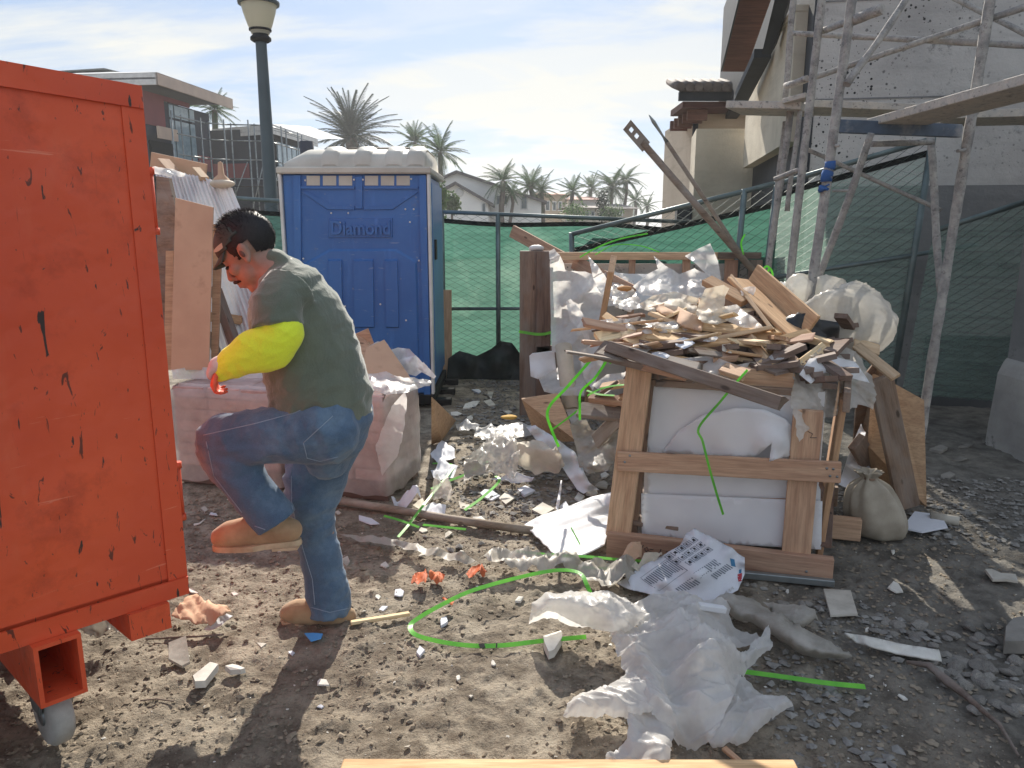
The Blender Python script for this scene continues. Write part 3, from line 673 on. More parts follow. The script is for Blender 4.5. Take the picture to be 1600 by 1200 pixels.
# ------------------------------------------------------------------ site fence with green windscreen
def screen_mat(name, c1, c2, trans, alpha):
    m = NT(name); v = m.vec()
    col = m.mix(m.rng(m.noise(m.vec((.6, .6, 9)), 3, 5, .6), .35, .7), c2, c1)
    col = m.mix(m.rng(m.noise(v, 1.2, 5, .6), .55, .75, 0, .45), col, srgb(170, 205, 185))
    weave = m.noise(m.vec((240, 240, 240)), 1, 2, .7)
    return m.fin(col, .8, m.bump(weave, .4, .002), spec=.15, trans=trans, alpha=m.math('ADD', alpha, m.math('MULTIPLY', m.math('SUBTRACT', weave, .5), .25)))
M['screen'] = screen_mat('green_windscreen', srgb(84, 132, 116), srgb(64, 108, 94), .6, .93)
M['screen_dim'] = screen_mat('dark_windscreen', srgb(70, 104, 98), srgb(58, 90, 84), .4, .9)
M['screen_thin'] = screen_mat('thin_windscreen', srgb(190, 222, 206), srgb(160, 196, 180), .5, .40)
M['screen_hem'] = mat('windscreen_hem', srgb(24, 32, 32), srgb(18, 24, 24), rough=.8)
def fence(label, tl, tr, bl, br, posts=(0, 1), mids=(), screen='screen', screen_top=.06, group=None, wires=True, ext=0., sag=.0, hem=True):
    tl, tr, bl, br = map(Vector, (tl, tr, bl, br)); t = thing('chain_link_fence', label, 'fence', bl, group)
    bil = lambda u, w: (bl.lerp(br, u)).lerp(tl.lerp(tr, u), w)
    nrm = (tr - tl).cross(tl - bl).normalized(); nrm = -nrm if nrm.y > 0 else nrm
    MB().tube([tl, tr], .021, 10).build('top_rail', 'fence_steel', t)
    for u in posts: MB().tube([bil(u, -.03), bil(u, 1.01)], .024, 10).build('post', 'fence_steel', t)
    for w, ex in mids: MB().tube([bil(0, w), bil(1 + ex, w)], .017, 8).build('mid_rail', 'fence_steel', t)
    nu, nw = 44, 16; vs, fs = [], []
    for i in range(nu + 1):
        for j in range(nw + 1):
            u, w = i / nu, j / nw; w2 = w * (1 - screen_top - .012 * math.sin(u * 9) * sag)
            b = .03 * (mnoise.noise(Vector((u * 7, w * 3, len(label)))) + .6 * mnoise.noise(Vector((u * 22, w * 6, 4)))) * (1 - w)
            vs.append(bil(u, w2) - nrm * (.03 + abs(b)))
    fs = [(i * (nw + 1) + j, (i + 1) * (nw + 1) + j, (i + 1) * (nw + 1) + j + 1, i * (nw + 1) + j + 1) for i in range(nu) for j in range(nw)]
    MB().add(vs, fs, True).build('windscreen', screen, t)
    if hem: MB().ribbon([bil(i / nu, 1 - screen_top - .012 * math.sin(i / nu * 9) * sag) - nrm * .025 for i in range(nu + 1)], .045, tuple(nrm), .004).build('hem', 'screen_hem', t)
    if wires:
        ln = (tr - tl).length; ht = (tl - bl).length; p = .060; m = int(ht / (p / 2))
        # every wire zigzags between its two neighbours
        mb2 = MB(); k2 = int(ln / p)
        for i in range(k2):
            pts = [bil((i + (1.02 if (j + i) % 2 else -.02)) / k2, j / m) + nrm * (.003 if (j + i) % 2 else 0) for j in range(m + 1)]
            mb2.tube(pts, .003, 3, False)
        tag(mb2.build('wire_mesh', 'wire', t), kind='stuff')
    return t
fL = Vector((-4.2, 7.0, 0)); fA = P(372, 309, 7.5); fB = P(690, 331, 7.75); fC = P(1150, 350, 8.3)
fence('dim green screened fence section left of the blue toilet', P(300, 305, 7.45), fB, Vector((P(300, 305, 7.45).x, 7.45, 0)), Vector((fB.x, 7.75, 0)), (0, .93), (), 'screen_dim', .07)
fpu = (P(778, 338, 7.84).x - fB.x) / (fC.x - fB.x)
fence('sunlit green screened chain link fence between the blue toilet and the crates', fB, fC, (fB.x, 7.75, 0), (fC.x, 8.3, 0), (0, fpu, 1), ((.42, 0),), 'screen', .05, sag=1.)
# tipped panel that runs along the stucco wall
e0, e1 = P(893, 366, 6.9), P(1214, 286, 6.05)
fence('tilted green screened fence panel rising to the right behind the rear crate', e0, e1, (e0.x + .06, 7.0, .0), (e1.x - .05, 6.15, .2), (0, .86, 1), ((.45, 0),), 'screen', .10)
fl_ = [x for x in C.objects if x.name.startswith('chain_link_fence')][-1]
MB().prism([P(902, 392, 7.1), P(926, 372, 7.08), P(1030, 374, 6.8), P(1045, 392, 6.75), P(1100, 388, 6.6), P(1120, 372, 6.5), P(1215, 376, 6.25), P(1210, 560, 6.3), P(915, 560, 7.1)], (0, .01, 0)).build('dark_screen_layer', 'screen_dim', fl_)  # extra darker layer over the lower part and left end of the panel
e2 = P(1457, 217, 5.75)
fence('thin see-through screened fence panel in front of the stucco wall', e1 + Vector((.03, -.02, 0)), e2, (e1.x + .02, 6.1, .2), (e2.x, 5.95, .25), (1,), ((.56, .42),), 'screen_thin', .05)
e3 = P(1640, 303, 5.45)
fence('low dim screened fence panel running right to the edge under the scaffold', P(1459, 361, 5.74), e3, (P(1459, 361, 5.74).x, 5.94, .2), (e3.x, 5.65, .2), (1,), (), 'screen_thin', .02, hem=False)
tag(sheet('tarp', [(698, 590, .02), (700, 560, .25), (718, 548, .3), (745, 556, .3), (768, 545, .42), (782, 535, .5), (800, 538, .5), (812, 555, .3), (814, 592, .02)], mat('dark_tarp', srgb(34, 44, 44), srgb(24, 32, 32), rough=.6), 'Y', step=6, amp=.05, freq=5, seed=4) if False else
    sheet('tarp', [(698, 592, 7.55), (700, 560, 7.6), (718, 548, 7.6), (745, 556, 7.6), (768, 545, 7.6), (782, 533, 7.6), (800, 536, 7.6), (814, 555, 7.6), (816, 594, 7.5)], mat('dark_tarp', srgb(40, 50, 50), srgb(26, 34, 34), rough=.6), 'Y', step=5, amp=.12, freq=4, seed=4, inner=((780, 565, 7.42), (730, 570, 7.5))),
    'dark green tarp bunched up at the foot of the sunlit fence', 'tarp')
sb = G(699, 590)
plank('wooden_stake', (sb.x, sb.y, -.05), (sb.x + .01, sb.y, P(700, 453, sb.y).z), .095, .04, 'lumber_red', None, R(90), label='upright wooden stake in the ground between toilet and fence', cat='stake')

# ------------------------------------------------------------------ portable toilet
def plastic(name, c1, c2, rough=.45):
    m = NT(name); v = m.vec()
    c = m.mix(m.rng(m.noise(v, 2.2, 6), .3, .7), c2, c1)
    c = m.mix(m.rng(m.noise(m.vec((6, 6, .8)), 2, 6, .65), .56, .75, 0, .35), c, tuple(min(1, q * 1.5 + .03) for q in c1[:3]) + (1,))
    c = m.mix(m.rng(m.noise(m.vec((3, 3, 26), loc=(4, 2, 1)), 2.2, 6, .65, .5), .63, .70, 0, .5), c, srgb(150, 166, 188)); c = m.mix(m.rng(m.noise(v, 4.2, 8, .7), .60, .72, 0, .4), c, srgb(120, 122, 124))
    d = m.math('ADD', m.vor(v, 9.), m.math('MULTIPLY', m.noise(v, 30, 3), .15)); c = m.mix(m.rng(d, .14, .17, .5, 0), c, srgb(120, 140, 165))
    return m.fin(c, rough, m.bump(m.noise(v, 90, 4), .12, .003, m.bump(m.noise(v, 3, 3), .25, .02)), spec=.4)
M['blue'] = plastic('blue_plastic', srgb(64, 116, 180), srgb(52, 100, 164)); M['blue_pale'] = plastic('pale_blue_plastic', srgb(86, 130, 182), srgb(66, 108, 162))
M['roof_white'] = mat('roof_plastic', srgb(216, 212, 200), srgb(186, 180, 168), rough=.5, scale=3, bump=.1, trans=.12)
YT = 6.35; T0 = P(460, 600, YT); T1 = P(674, 600, YT); xL, xR = T0.x, T1.x
pt = thing('portable_toilet', 'blue portable toilet with white ribbed roof and raised lettering', 'portable toilet', ((xL + xR) / 2, YT + .5, 0))
zT = P(0, 272, YT).z; dpt = 1.12
MB().box((xL, YT, .12), (xR, YT + dpt, zT), .012).build('shell', 'blue', pt)
MB().box((xL - .02, YT - .03, .03), (xR + .03, YT + dpt + .03, .118), .01).build('base', 'black', pt)
for q in (.12, .5, .88):
    MB().box((xL + .05, YT + dpt * q - .05, -.02), (xR + .16, YT + dpt * q + .05, .05), .005).build('skid', 'black', pt)
def LP(px, py, dy=0.): return P(px, py, YT - dy)
def mould(pts, d=.020, ins=.02, name='moulding', m='blue'):
    q = [LP(*p) for p in pts]
    for a in q: a.y = YT - .0005
    return MB().prism(q, (0, -d, 0), ins).build(name, m, pt)
for a in (459.5, 655): mould([(a, 273), (a + 11, 273), (a + 13 + (a > 600) * 5, 622), (a + 3 + (a > 600) * 5, 622)], .02, .006, 'corner_rail')
mould([(556, 275), (567, 275), (567, 327), (556, 327)], .018, .006)
mould([(470, 291.5), (555, 291.5), (555, 295), (470, 295)], .016, .004); mould([(568, 291.5), (654, 291.5), (654, 295), (568, 295)], .016, .004)
mould([(472, 300), (480, 300), (520, 322), (555, 322), (555, 328), (512, 328)], .012, .006); mould([(654, 300), (646, 300), (610, 322), (568, 322), (568, 328), (614, 328)], .012, .006)
mould([(513, 341), (614, 341), (614, 371), (513, 371)], .012, .006)
mould([(474, 412), (515, 389), (620, 389), (652, 408), (656, 600), (474, 600)], .016, .02)
for a, b in ((514, 535), (553, 584), (602, 622)):
    q = [LP(a, 405), LP(b, 405), LP(b + 2, 512), LP(a + 2, 512)]
    for w in q: w.y = YT - .0165
    MB().prism(q, (0, -.02, 0), .012).build('panel_rib', 'blue', pt)
for k, a in enumerate((479, 504.5, 529.5, 570, 595, 619.5)):
    mould([(a, 274.5), (a + 21, 274.5), (a + 21, 290), (a, 290)], .004, .002, 'vent', 'roof_white')
    fr = MB()
    for j in range(4): fr.box(LP(a + 1.5, 275.5 + j * 4) + Vector((0, -.0095, 0)), LP(a + 22.5, 274 + j * 4) + Vector((0, -.007, 0)))
    pass
rv = MB(); rme = None
for (a, b) in ((478, 282), (554, 281), (568, 281), (643, 280), (518.5, 333), (545, 333), (532, 348), (634, 327), (647, 327), (641, 347), (604, 410), (655, 407), (475, 404), (540, 478), (595, 475), (635, 500)):
    p = LP(a, b); p.y = YT - .02
    if rme is None: rme = MB().lathe((0, 0, 0), [(.008, 0), (.008, -.004), (.004, -.007), (0, -.007)], 8, Vector((0, 1, 0))).mesh('rivet', M['white_paint'])
    newobj('rivet', rme, Matrix.Translation(p), pt)
for xa, xb, dx in ((xL - .026, xL - .002, -.015), (xR + .002, xR + .026, .0)):
    MB().box((xa, YT - .025, .12), (xb, YT + .06, zT), .004).build('corner_trim', 'white_paint', pt)
# lettering
cu = bpy.data.curves.new('lettering', 'FONT'); cu.body = 'Diamond'; cu.extrude = .009; cu.bevel_depth = .002; cu.size = .155; cu.align_x = 'CENTER'; cu.align_y = 'CENTER'; cu.offset = .003
tmp = bpy.data.objects.new('tmp', cu); C.objects.link(tmp); bpy.context.view_layer.update()
tme = bpy.data.meshes.new_from_object(tmp.evaluated_get(bpy.context.evaluated_depsgraph_get())); bpy.data.objects.remove(tmp); tme.materials.clear(); tme.materials.append(M['blue'])
p = LP(564, 357); p.y = YT - .018
newobj('lettering', tme, Matrix.Translation(p) @ Matrix.Rotation(R(90), 4, 'X') @ Matrix.Diagonal((.86, 1, 1, 1)), pt)
# right side (door side), slightly bulged panels
MB().box((xR + .001, YT + .10, .2), (xR + .03, YT + .98, zT - .06), .02).build('door', 'blue_pale', pt)
MB().box((xR + .031, YT + .2, 1.25), (xR + .045, YT + .3, 1.42), .005).build('latch', 'black', pt)
# roof: lip, arched shell, ribs, vent pipe
MB().box((xL - .035, YT - .045, zT + .001), (xR + .04, YT + dpt + .05, zT + .055), .01).build('roof_lip', 'roof_white', pt)
zr = P(0, 236, YT + .4).z; rp = MB(); nn = 12
prof = []
for k in range(nn + 1):
    a = math.pi * k / nn; prof.append((YT + dpt / 2 - math.cos(a) * (dpt / 2 + .0), zT + .05 + (zr - zT - .05) * min(1, 1.25 * math.sin(a)) ** .8))
xa, xb = xL + .02, xR - .01
vs = []
for x, s in ((xa, .45), (xa + .16, 1), (xb - .05, 1), (xb, .85)): vs += [(x, y, zT + .05 + (z - zT - .05) * s) for y, z in prof]
w = nn + 1; fs = [(i * w + k, i * w + k + 1, (i + 1) * w + k + 1, (i + 1) * w + k) for i in range(3) for k in range(nn)] + [tuple(range(w)), tuple(range(3 * w, 4 * w))[::-1]]
rp.add(vs, fs, True).build('roof', 'roof_white', pt)
for px in (527, 576, 622, 655):
    xc = P(px, 240, YT + .3).x; rb = MB(); vs = []
    for x, s in ((xc - .075, 0), (xc - .045, .028), (xc + .045, .028), (xc + .075, 0)): vs += [(x, y, z + s - .004) for y, z in prof]
    rb.add(vs, [(i * w + k, i * w + k + 1, (i + 1) * w + k + 1, (i + 1) * w + k) for i in range(3) for k in range(nn)], True); rb.build('roof_rib', 'roof_white', pt)
pp = P(480, 240, YT + .75); MB().tube([(pp.x, pp.y, zT + .03), (pp.x, pp.y, P(480, 221, YT + .75).z)], .062, 16).build('vent_pipe', 'wrap_dark', pt)

# ------------------------------------------------------------------ dumpster
def orange():
    m = NT('orange_steel'); v = m.vec()
    c = m.mix(m.rng(m.noise(v, 1.6, 6), .3, .7), srgb(206, 76, 46), srgb(230, 96, 56))
    c = m.mix(m.rng(m.noise(m.vec((1, 1, .35)), 4, 8, .65), .55, .75, 0, .55), c, srgb(226, 120, 84))
    c = m.mix(m.rng(m.noise(v, 3.3, 9, .7), .57, .72, 0, .5), c, srgb(140, 40, 22))
    st = m.noise(m.vec((11, 11, 3)), 1.8, 7, .6, 1.2); c = m.mix(m.rng(st, .65, .662), c, srgb(58, 48, 46))
    st2 = m.noise(m.vec((30, 30, 9), loc=(3, 1, 7)), 1.3, 5, .6, 1.0); c = m.mix(m.rng(st2, .645, .665, 0, .85), c, srgb(66, 44, 38))
    sc = m.noise(m.vec((3, 3, 40), loc=(2, 9, 1)), 1.5, 4, .6, .4); c = m.mix(m.rng(sc, .70, .74, 0, .5), c, srgb(232, 150, 120))
    sc = m.noise(m.vec((40, 40, 3.), loc=(5, 3, 1)), 1.5, 4, .6, .4); c = m.mix(m.rng(sc, .70, .76, 0, .5), c, srgb(120, 36, 22))
    b = m.bump(m.noise(v, 2.6, 4), .7, .05, m.bump(m.noise(v, 9, 4), .25, .01))
    return m.fin(c, m.rng(m.noise(v, 6, 5), .3, .7, .38, .6), b, spec=.45)
M['orange'] = orange()
d0 = Vector((-1.03, 2.22, 0)); u = Vector((-.66, -.75, 0)).normalized(); nb = Vector((-.75, .66, 0)).normalized(); Zu = Vector((0, 0, 1))
zb, zt_ = .43, P(232, 135, 2.22).z
dm = thing('dumpster', 'scratched orange steel dumpster on a caster at the left edge', 'dumpster', d0 + u * .8 + nb * .5)
def dq(s, z, o=0.): return d0 + u * s - nb * o + Zu * (z + s * .045)
def dpr(name, s0, s1, z0, z1, o, th, par=None, m='orange', ins=0.): return MB().prism([dq(s0, z0, o), dq(s1, z0, o), dq(s1, z1, o), dq(s0, z1, o)], nb * -th, ins).build(name, m, par or dm)
DL = 2.3
bx = MB(); a = [dq(0, zb), dq(DL, zb), dq(DL, zt_ - .02), dq(0, zt_ - .02)]
bx.prism(a, nb * .01); bx.prism([dq(0, zb), dq(0, zt_ - .02), dq(0, zt_ - .02) + nb * 1.2, dq(0, zb) + nb * 1.2], u * .01)
bx.prism([dq(DL, zb), dq(DL, zt_ - .02), dq(DL, zt_ - .02) + nb * 1.2, dq(DL, zb) + nb * 1.2], -u * .01); bx.prism([x + nb * 1.2 for x in a], -nb * .01); bx.prism([dq(.01, zb + .01) , dq(DL - .01, zb + .01), dq(DL - .01, zb + .01) + nb * 1.19, dq(.01, zb + .01) + nb * 1.19], Zu * .01)
bx.build('bin', 'orange', dm)
dpr('corner_post', 0, .06, zb - .03, zt_ - .015, .001, .004, ins=.002)
dpr('top_rail', 0, DL, zt_ - .060, zt_, .0055, .006, ins=.003)
dpr('bottom_rail', 0, DL, zb - .045, zb + .012, .0055, .008, ins=.003)
for s in (.135, .60):
    MB().prism([dq(s - .06, zb - .13, .03), dq(s + .06, zb - .13, .03), dq(s + .06, zb - .046, .03), dq(s - .06, zb - .046, .03)], nb * 1.1).build('skid', 'orange', dm) if s < .3 else None
# fork pocket: a square tube that runs under the bin
pk = MB(); s0, s1, z0, z1, w = .33, .45, .20, zb - .046, .012
for (a0, a1, b0, b1) in ((s0, s1, z1 - w, z1), (s0, s1, z0, z0 + w), (s0, s0 + w, z0 + w, z1 - w), (s1 - w, s1, z0 + w, z1 - w)):
    pk.prism([dq(a0, b0, .04), dq(a1, b0, .04), dq(a1, b1, .04), dq(a0, b1, .04)], nb * 1.2)
pk.build('fork_pocket', 'orange', dm)
pk = MB(); s0, s1 = 1.3, 1.5
for (a0, a1, b0, b1) in ((s0, s1, z1 - w, z1), (s0, s1, z0, z0 + w), (s0, s0 + w, z0 + w, z1 - w), (s1 - w, s1, z0 + w, z1 - w)):
    pk.prism([dq(a0, b0, .04), dq(a1, b0, .04), dq(a1, b1, .04), dq(a0, b1, .04)], nb * 1.2)
pk.build('fork_pocket', 'orange', dm)
M['tyre'] = mat('grey_tyre', srgb(190, 188, 182), srgb(150, 148, 142), rough=.75, scale=12)
for s, dd in ((.385, .12), (1.4, .12), (.385, 1.0), (1.4, 1.0)):
    c = dq(s, .1) + nb * dd - nb * .02
    cw = MB().lathe(c - u * .03, [(.03, 0), (.085, 0), (.098, .012), (.098, .05), (.085, .062), (.03, .062)], 24, u).build('caster_wheel', 'tyre', dm)
    MB().lathe(c - u * .034, [(.0, 0), (.03, 0), (.03, .07), (0, .07)], 16, u).build('hub', 'steel', cw)
    MB().prism([c - u * .045 + Zu * .02 - nb * .03, c - u * .045 + Zu * .02 + nb * .03, c - u * .045 + nb * .06 + Zu * .1, c - u * .045 - nb * .06 + Zu * .1], u * .008).build('caster_fork', 'steel', dm)
    MB().prism([c + u * .038 + Zu * .02 - nb * .03, c + u * .038 + Zu * .02 + nb * .03, c + u * .038 + nb * .06 + Zu * .1, c + u * .038 - nb * .06 + Zu * .1], u * .008).build('caster_fork', 'steel', dm)
for z in (.62, 1.5):
    MB().tube([dq(-.012, z) + nb * .02, dq(-.012, z + .17) + nb * .02], .008, 10).build('hinge', 'orange', dm)
    for k in (0, .17): MB().tube([dq(-.012, z + k) + nb * .02, dq(-.012, z + k + .02) + nb * .02], .012, 10).build('hinge_knuckle', 'orange', dm)

# ------------------------------------------------------------------ thin haze volume, added to veil the distance
hm = bpy.data.materials.new('haze_air'); hm.use_nodes = True; hm.node_tree.nodes.clear(); ho = hm.node_tree.nodes.new('ShaderNodeOutputMaterial'); hv = hm.node_tree.nodes.new('ShaderNodeVolumePrincipled')
hv.inputs['Density'].default_value = .0013; hv.inputs['Color'].default_value = (.92, .94, .96, 1); hv.inputs['Anisotropy'].default_value = .35; hm.node_tree.links.new(hv.outputs[0], ho.inputs['Volume'])
mbz = MB(); mbz.box((-410, -70, -1.2), (410, 410, 16)); hz = mbz.build('haze', hm); tag(hz, kind='stuff')
# ------------------------------------------------------------------ the worker
from mathutils.bvhtree import BVHTree
def fuse(mb, voxel, smooth=4, fold=None, name='m', m=None, origin=Vector()):
    """one continuous surface out of overlapping closed lofts"""
    me = mb.mesh('tmp', M['black']); o = bpy.data.objects.new('tmp', me); C.objects.link(o)
    r = o.modifiers.new('r', 'REMESH'); r.mode = 'VOXEL'; r.voxel_size = voxel
    if smooth: s = o.modifiers.new('s', 'SMOOTH'); s.factor = .5; s.iterations = smooth
    bpy.context.view_layer.update()
    res = bpy.data.meshes.new_from_object(o.evaluated_get(bpy.context.evaluated_depsgraph_get())); bpy.data.objects.remove(o)
    n = len(res.vertices); co = np.empty(n * 3); res.vertices.foreach_get('co', co); co = co.reshape(-1, 3)
    if fold:
        nv = np.empty(n * 3); res.vertices.foreach_get('normal', nv); nv = nv.reshape(-1, 3)
        co = co + nv * fold(co)[:, None]
    co -= np.array(origin); res.vertices.foreach_set('co', co.ravel()); res.materials.clear(); res.materials.append(M[m] if isinstance(m, str) else m)
    res.polygons.foreach_set('use_smooth', np.ones(len(res.polygons), bool)); res.update(); res.name = name; return res
def loft(mb, path, n=20, up=Vector((0, 1, 0)), cap=True, round_ends=True):
    """path: (point, half width in the picture plane, half width in depth)"""
    pts = [Vector(p[0]) for p in path]; m = len(pts); rings = []
    def ring(p, d, ra, rb):
        x = d.normalized(); z = (up - x * up.dot(x)).normalized(); y = z.cross(x)
        return [p + y * ra * math.cos(a) + z * rb * math.sin(a) for a in (2 * math.pi * k / n for k in range(n))]
    # resample smoothly
    fine = []
    for i in range(m - 1):
        p0, p1, p2, p3 = (pts[max(i - 1, 0)], pts[i], pts[i + 1], pts[min(i + 2, m - 1)]); K = 5
        for k in range(K + (i == m - 2)):
            t = k / K; q = .5 * ((2 * p1) + (p2 - p0) * t + (2 * p0 - 5 * p1 + 4 * p2 - p3) * t * t + (3 * p1 - p0 - 3 * p2 + p3) * t ** 3)
            s = t * t * (3 - 2 * t); fine.append((q, path[i][1] + (path[i + 1][1] - path[i][1]) * s, path[i][2] + (path[i + 1][2] - path[i][2]) * s))
    k = len(fine)
    for i, (q, ra, rb) in enumerate(fine):
        d = fine[min(i + 1, k - 1)][0] - fine[max(i - 1, 0)][0]
        if i == 0 and round_ends:
            for f, s in ((.9, .35), (.6, .75)): rings.append(ring(q - d.normalized() * min(ra, rb) * f, d, ra * s, rb * s))
        rings.append(ring(q, d, ra, rb))
        if i == k - 1 and round_ends:
            for f, s in ((.6, .75), (.9, .35)): rings.append(ring(q + d.normalized() * min(ra, rb) * f, d, ra * s, rb * s))
    vs = [v for r in rings for v in r]; R_ = len(rings)
    fs = [(i * n + j, i * n + (j + 1) % n, (i + 1) * n + (j + 1) % n, (i + 1) * n + j) for i in range(R_ - 1) for j in range(n)]
    return mb.add(vs, fs + [tuple(range(n))[::-1], tuple((R_ - 1) * n + j for j in range(n))], True)
def ellip(mb, c, r, T=None, n=20):
    vs, fs = [], []; h = n // 2
    for i in range(h + 1):
        th = math.pi * i / h
        for j in range(n):
            ph = 2 * math.pi * j / n; p = Vector((c[0] + r[0] * math.sin(th) * math.cos(ph), c[1] + r[1] * math.sin(th) * math.sin(ph), c[2] + r[2] * math.cos(th))); vs.append(T @ p if T else p)
    for i in range(h):
        for j in range(n): fs.append((i * n + j, i * n + (j + 1) % n, (i + 1) * n + (j + 1) % n, (i + 1) * n + j))
    return mb.add(vs, fs, True)
def fold_fn(amp, fx, fz, seed, fine=.0):
    def f(co):
        r = np.empty(len(co))
        for i, (x, y, z) in enumerate(co):
            w = mnoise.noise(Vector((x * 4 + seed, y * 4, z * 4))) * .6
            a = mnoise.noise(Vector((x * fx + z * fz * .5 + w, y * 6, z * fz - x * fx * .35 + seed)))
            b = mnoise.noise(Vector((x * fx * 2.2 - z * fz + w * 2, y * 9 + seed, z * fz * 1.9)))
            k = .5 + .5 * mnoise.noise(Vector((x * 5, y * 5 + seed, z * 5)))
            r[i] = amp * ((1 - 2 * abs(a)) * .7 * k + (1 - 2 * abs(b)) * .4 * k - .35) + fine * mnoise.noise(Vector((x * 60, y * 60, z * 60)))
        return r
    return f
def cloth(name, c1, c2, weave=420, rough=.9, sheen=.2, wash=None):
    m = NT(name); v = m.vec(); c = m.mix(m.rng(m.noise(v, 7, 6, .6), .32, .68), c2, c1)
    if wash: c = m.mix(m.rng(m.noise(v, 5.2, 7, .68), .46, .68, 0, .8), c, wash)
    wv = m.noise(m.vec((weave, weave, weave)), 1, 2, .6); c = m.mix(m.rng(wv, .35, .7, 0, .3), c, tuple(q * 1.5 for q in c1[:3]) + (1,))
    rn = m.n('ShaderNodeTexNoise', noise_type='RIDGED_MULTIFRACTAL'); m.l(m.vec((1, 1, .55), loc=(3, 1, 2)), rn.inputs['Vector']); rn.inputs['Scale'].default_value = 5.5; rn.inputs['Detail'].default_value = 3; rn.inputs['Roughness'].default_value = .45; rn.inputs['Distortion'].default_value = .6
    b = m.bump(wv, .25, .0015, m.bump(rn.outputs[0], .45, .022, m.bump(m.noise(m.vec((1, 1, .6)), 20, 5, .6, 1.), .5, .012)))
    return m.fin(c, rough, b, spec=.15, sheen=sheen)
def skin_mat():
    m = NT('skin'); v = m.vec(); c = m.mix(m.rng(m.noise(v, 22, 6, .6), .35, .7), srgb(150, 122, 108), srgb(172, 142, 126))
    c = m.mix(m.rng(m.noise(v, 9, 5), .52, .7, 0, .4), c, srgb(160, 118, 106))
    return m.fin(c, .5, m.bump(m.noise(v, 160, 4, .6), .2, .002), spec=.4, sub=.03)
M['skin'] = skin_mat()
M['tee'] = cloth('olive_tee', srgb(106, 114, 100), srgb(88, 97, 86), sheen=.5); M['denim'] = cloth('denim', srgb(88, 110, 134), srgb(68, 90, 114), 300, wash=srgb(122, 144, 164))
M['neon'] = cloth('neon_sleeve', srgb(232, 246, 70), srgb(216, 232, 60)); M['glove'] = mat('orange_glove', srgb(236, 108, 78), srgb(214, 84, 60), rough=.55, scale=30, bump=.3, bscale=160)
M['glove_back'] = mat('white_glove_back', srgb(216, 204, 200), srgb(190, 176, 172), rough=.8, scale=20)
M['suede'] = mat('tan_suede', srgb(186, 158, 124), srgb(152, 124, 94), rough=.9, scale=14, dirt=srgb(146, 112, 88), dlo=.55, dhi=.8, sheen=.2, bscale=140)
M['sole'] = mat('boot_sole', srgb(206, 186, 156), srgb(170, 150, 122), rough=.85, scale=20)
M['hair'] = mat('black_hair', srgb(34, 33, 36), srgb(20, 20, 22), rough=.55, scale=40, bscale=200, spec=.4)
M['visor'] = mat('dark_green_cap', srgb(78, 92, 88), srgb(60, 72, 70), rough=.85, scale=10, bscale=300)
M['stitch'] = mat('denim_stitch', srgb(150, 166, 184), srgb(120, 136, 156), rough=.9, bump=0)
M['dark_eye'] = mat('dark_eye', srgb(26, 20, 18), srgb(18, 14, 12), rough=.3, bump=0)

MY = 2.62; NEAR, FAR = -.11, .10
def pm(px, py, dy=0.): return P(px, py, MY + dy)
def wpx(p): return 1 / (FPX / ((p.y) * CP + (CAM_H - p.z) * SP))      # metres per picture pixel at p
def lp_(pts):
    r = []
    for px, py, dy, a, b in pts:
        p = pm(px, py, dy); r.append((p, a * wpx(p), b))
    return r
foot = pm(495, 975, FAR)
man = thing('person', 'worker in olive tee, neon yellow sleeve and blue jeans stepping up with one knee raised', 'person', (foot.x, foot.y, 0))
MO = Vector((foot.x, foot.y, 0))
def mpart(name, mb, voxel, smooth, m, fold=None, parent=man):
    return newobj(name, fuse(mb, voxel, smooth, fold, name, m, MO), Matrix.Translation(MO), parent)
# head frame
a = R(37); hc = pm(394, 396, 0); fwd = Vector((-math.cos(a), 0, -math.sin(a))); upv = Vector((-math.sin(a), 0, math.cos(a))); lat = upv.cross(fwd)
HT = Matrix((fwd, lat, upv)).transposed().to_4x4(); HT.translation = hc
HT = HT @ Matrix.Scale(1.01, 4)
b = MB()
ellip(b, (-.008, 0, .048), (.098, .078, .086), HT); ellip(b, (.022, 0, .03), (.072, .068, .075), HT)
ellip(b, (.036, 0, -.045), (.056, .058, .062), HT); ellip(b, (.058, 0, -.092), (.030, .036, .026), HT); ellip(b, (.012, 0, -.07), (.045, .056, .04), HT)
ellip(b, (.080, 0, .036), (.020, .050, .012), HT); ellip(b, (.078, 0, -.062), (.024, .026, .020), HT)
loft(b, [(HT @ Vector((.088, 0, .022)), .010, .010), (HT @ Vector((.104, 0, -.006)), .012, .014), (HT @ Vector((.112, 0, -.022)), .013, .017)], 12)
for s in (-1, 1):
    ellip(b, (.104, s * .014, -.027), (.010, .009, .008), HT); ellip(b, (.066, s * .036, -.012), (.026, .024, .022), HT)
    ellip(b, (-.004, s * .079, .004), (.020, .010, .030), HT @ Matrix.Rotation(s * .0, 4, 'Z')); ellip(b, (-.010, s * .086, .016), (.016, .008, .020), HT); ellip(b, (.002, s * .082, -.022), (.011, .008, .012), HT)
for s in (-.008, .008): ellip(b, (.098, 0, -.054 + s), (.012, .022, .007), HT)
loft(b, lp_([(398, 400, 0, 24, .055), (415, 412, 0, 27, .058), (436, 432, 0, 36, .075), (452, 462, 0, 50, .13)]))
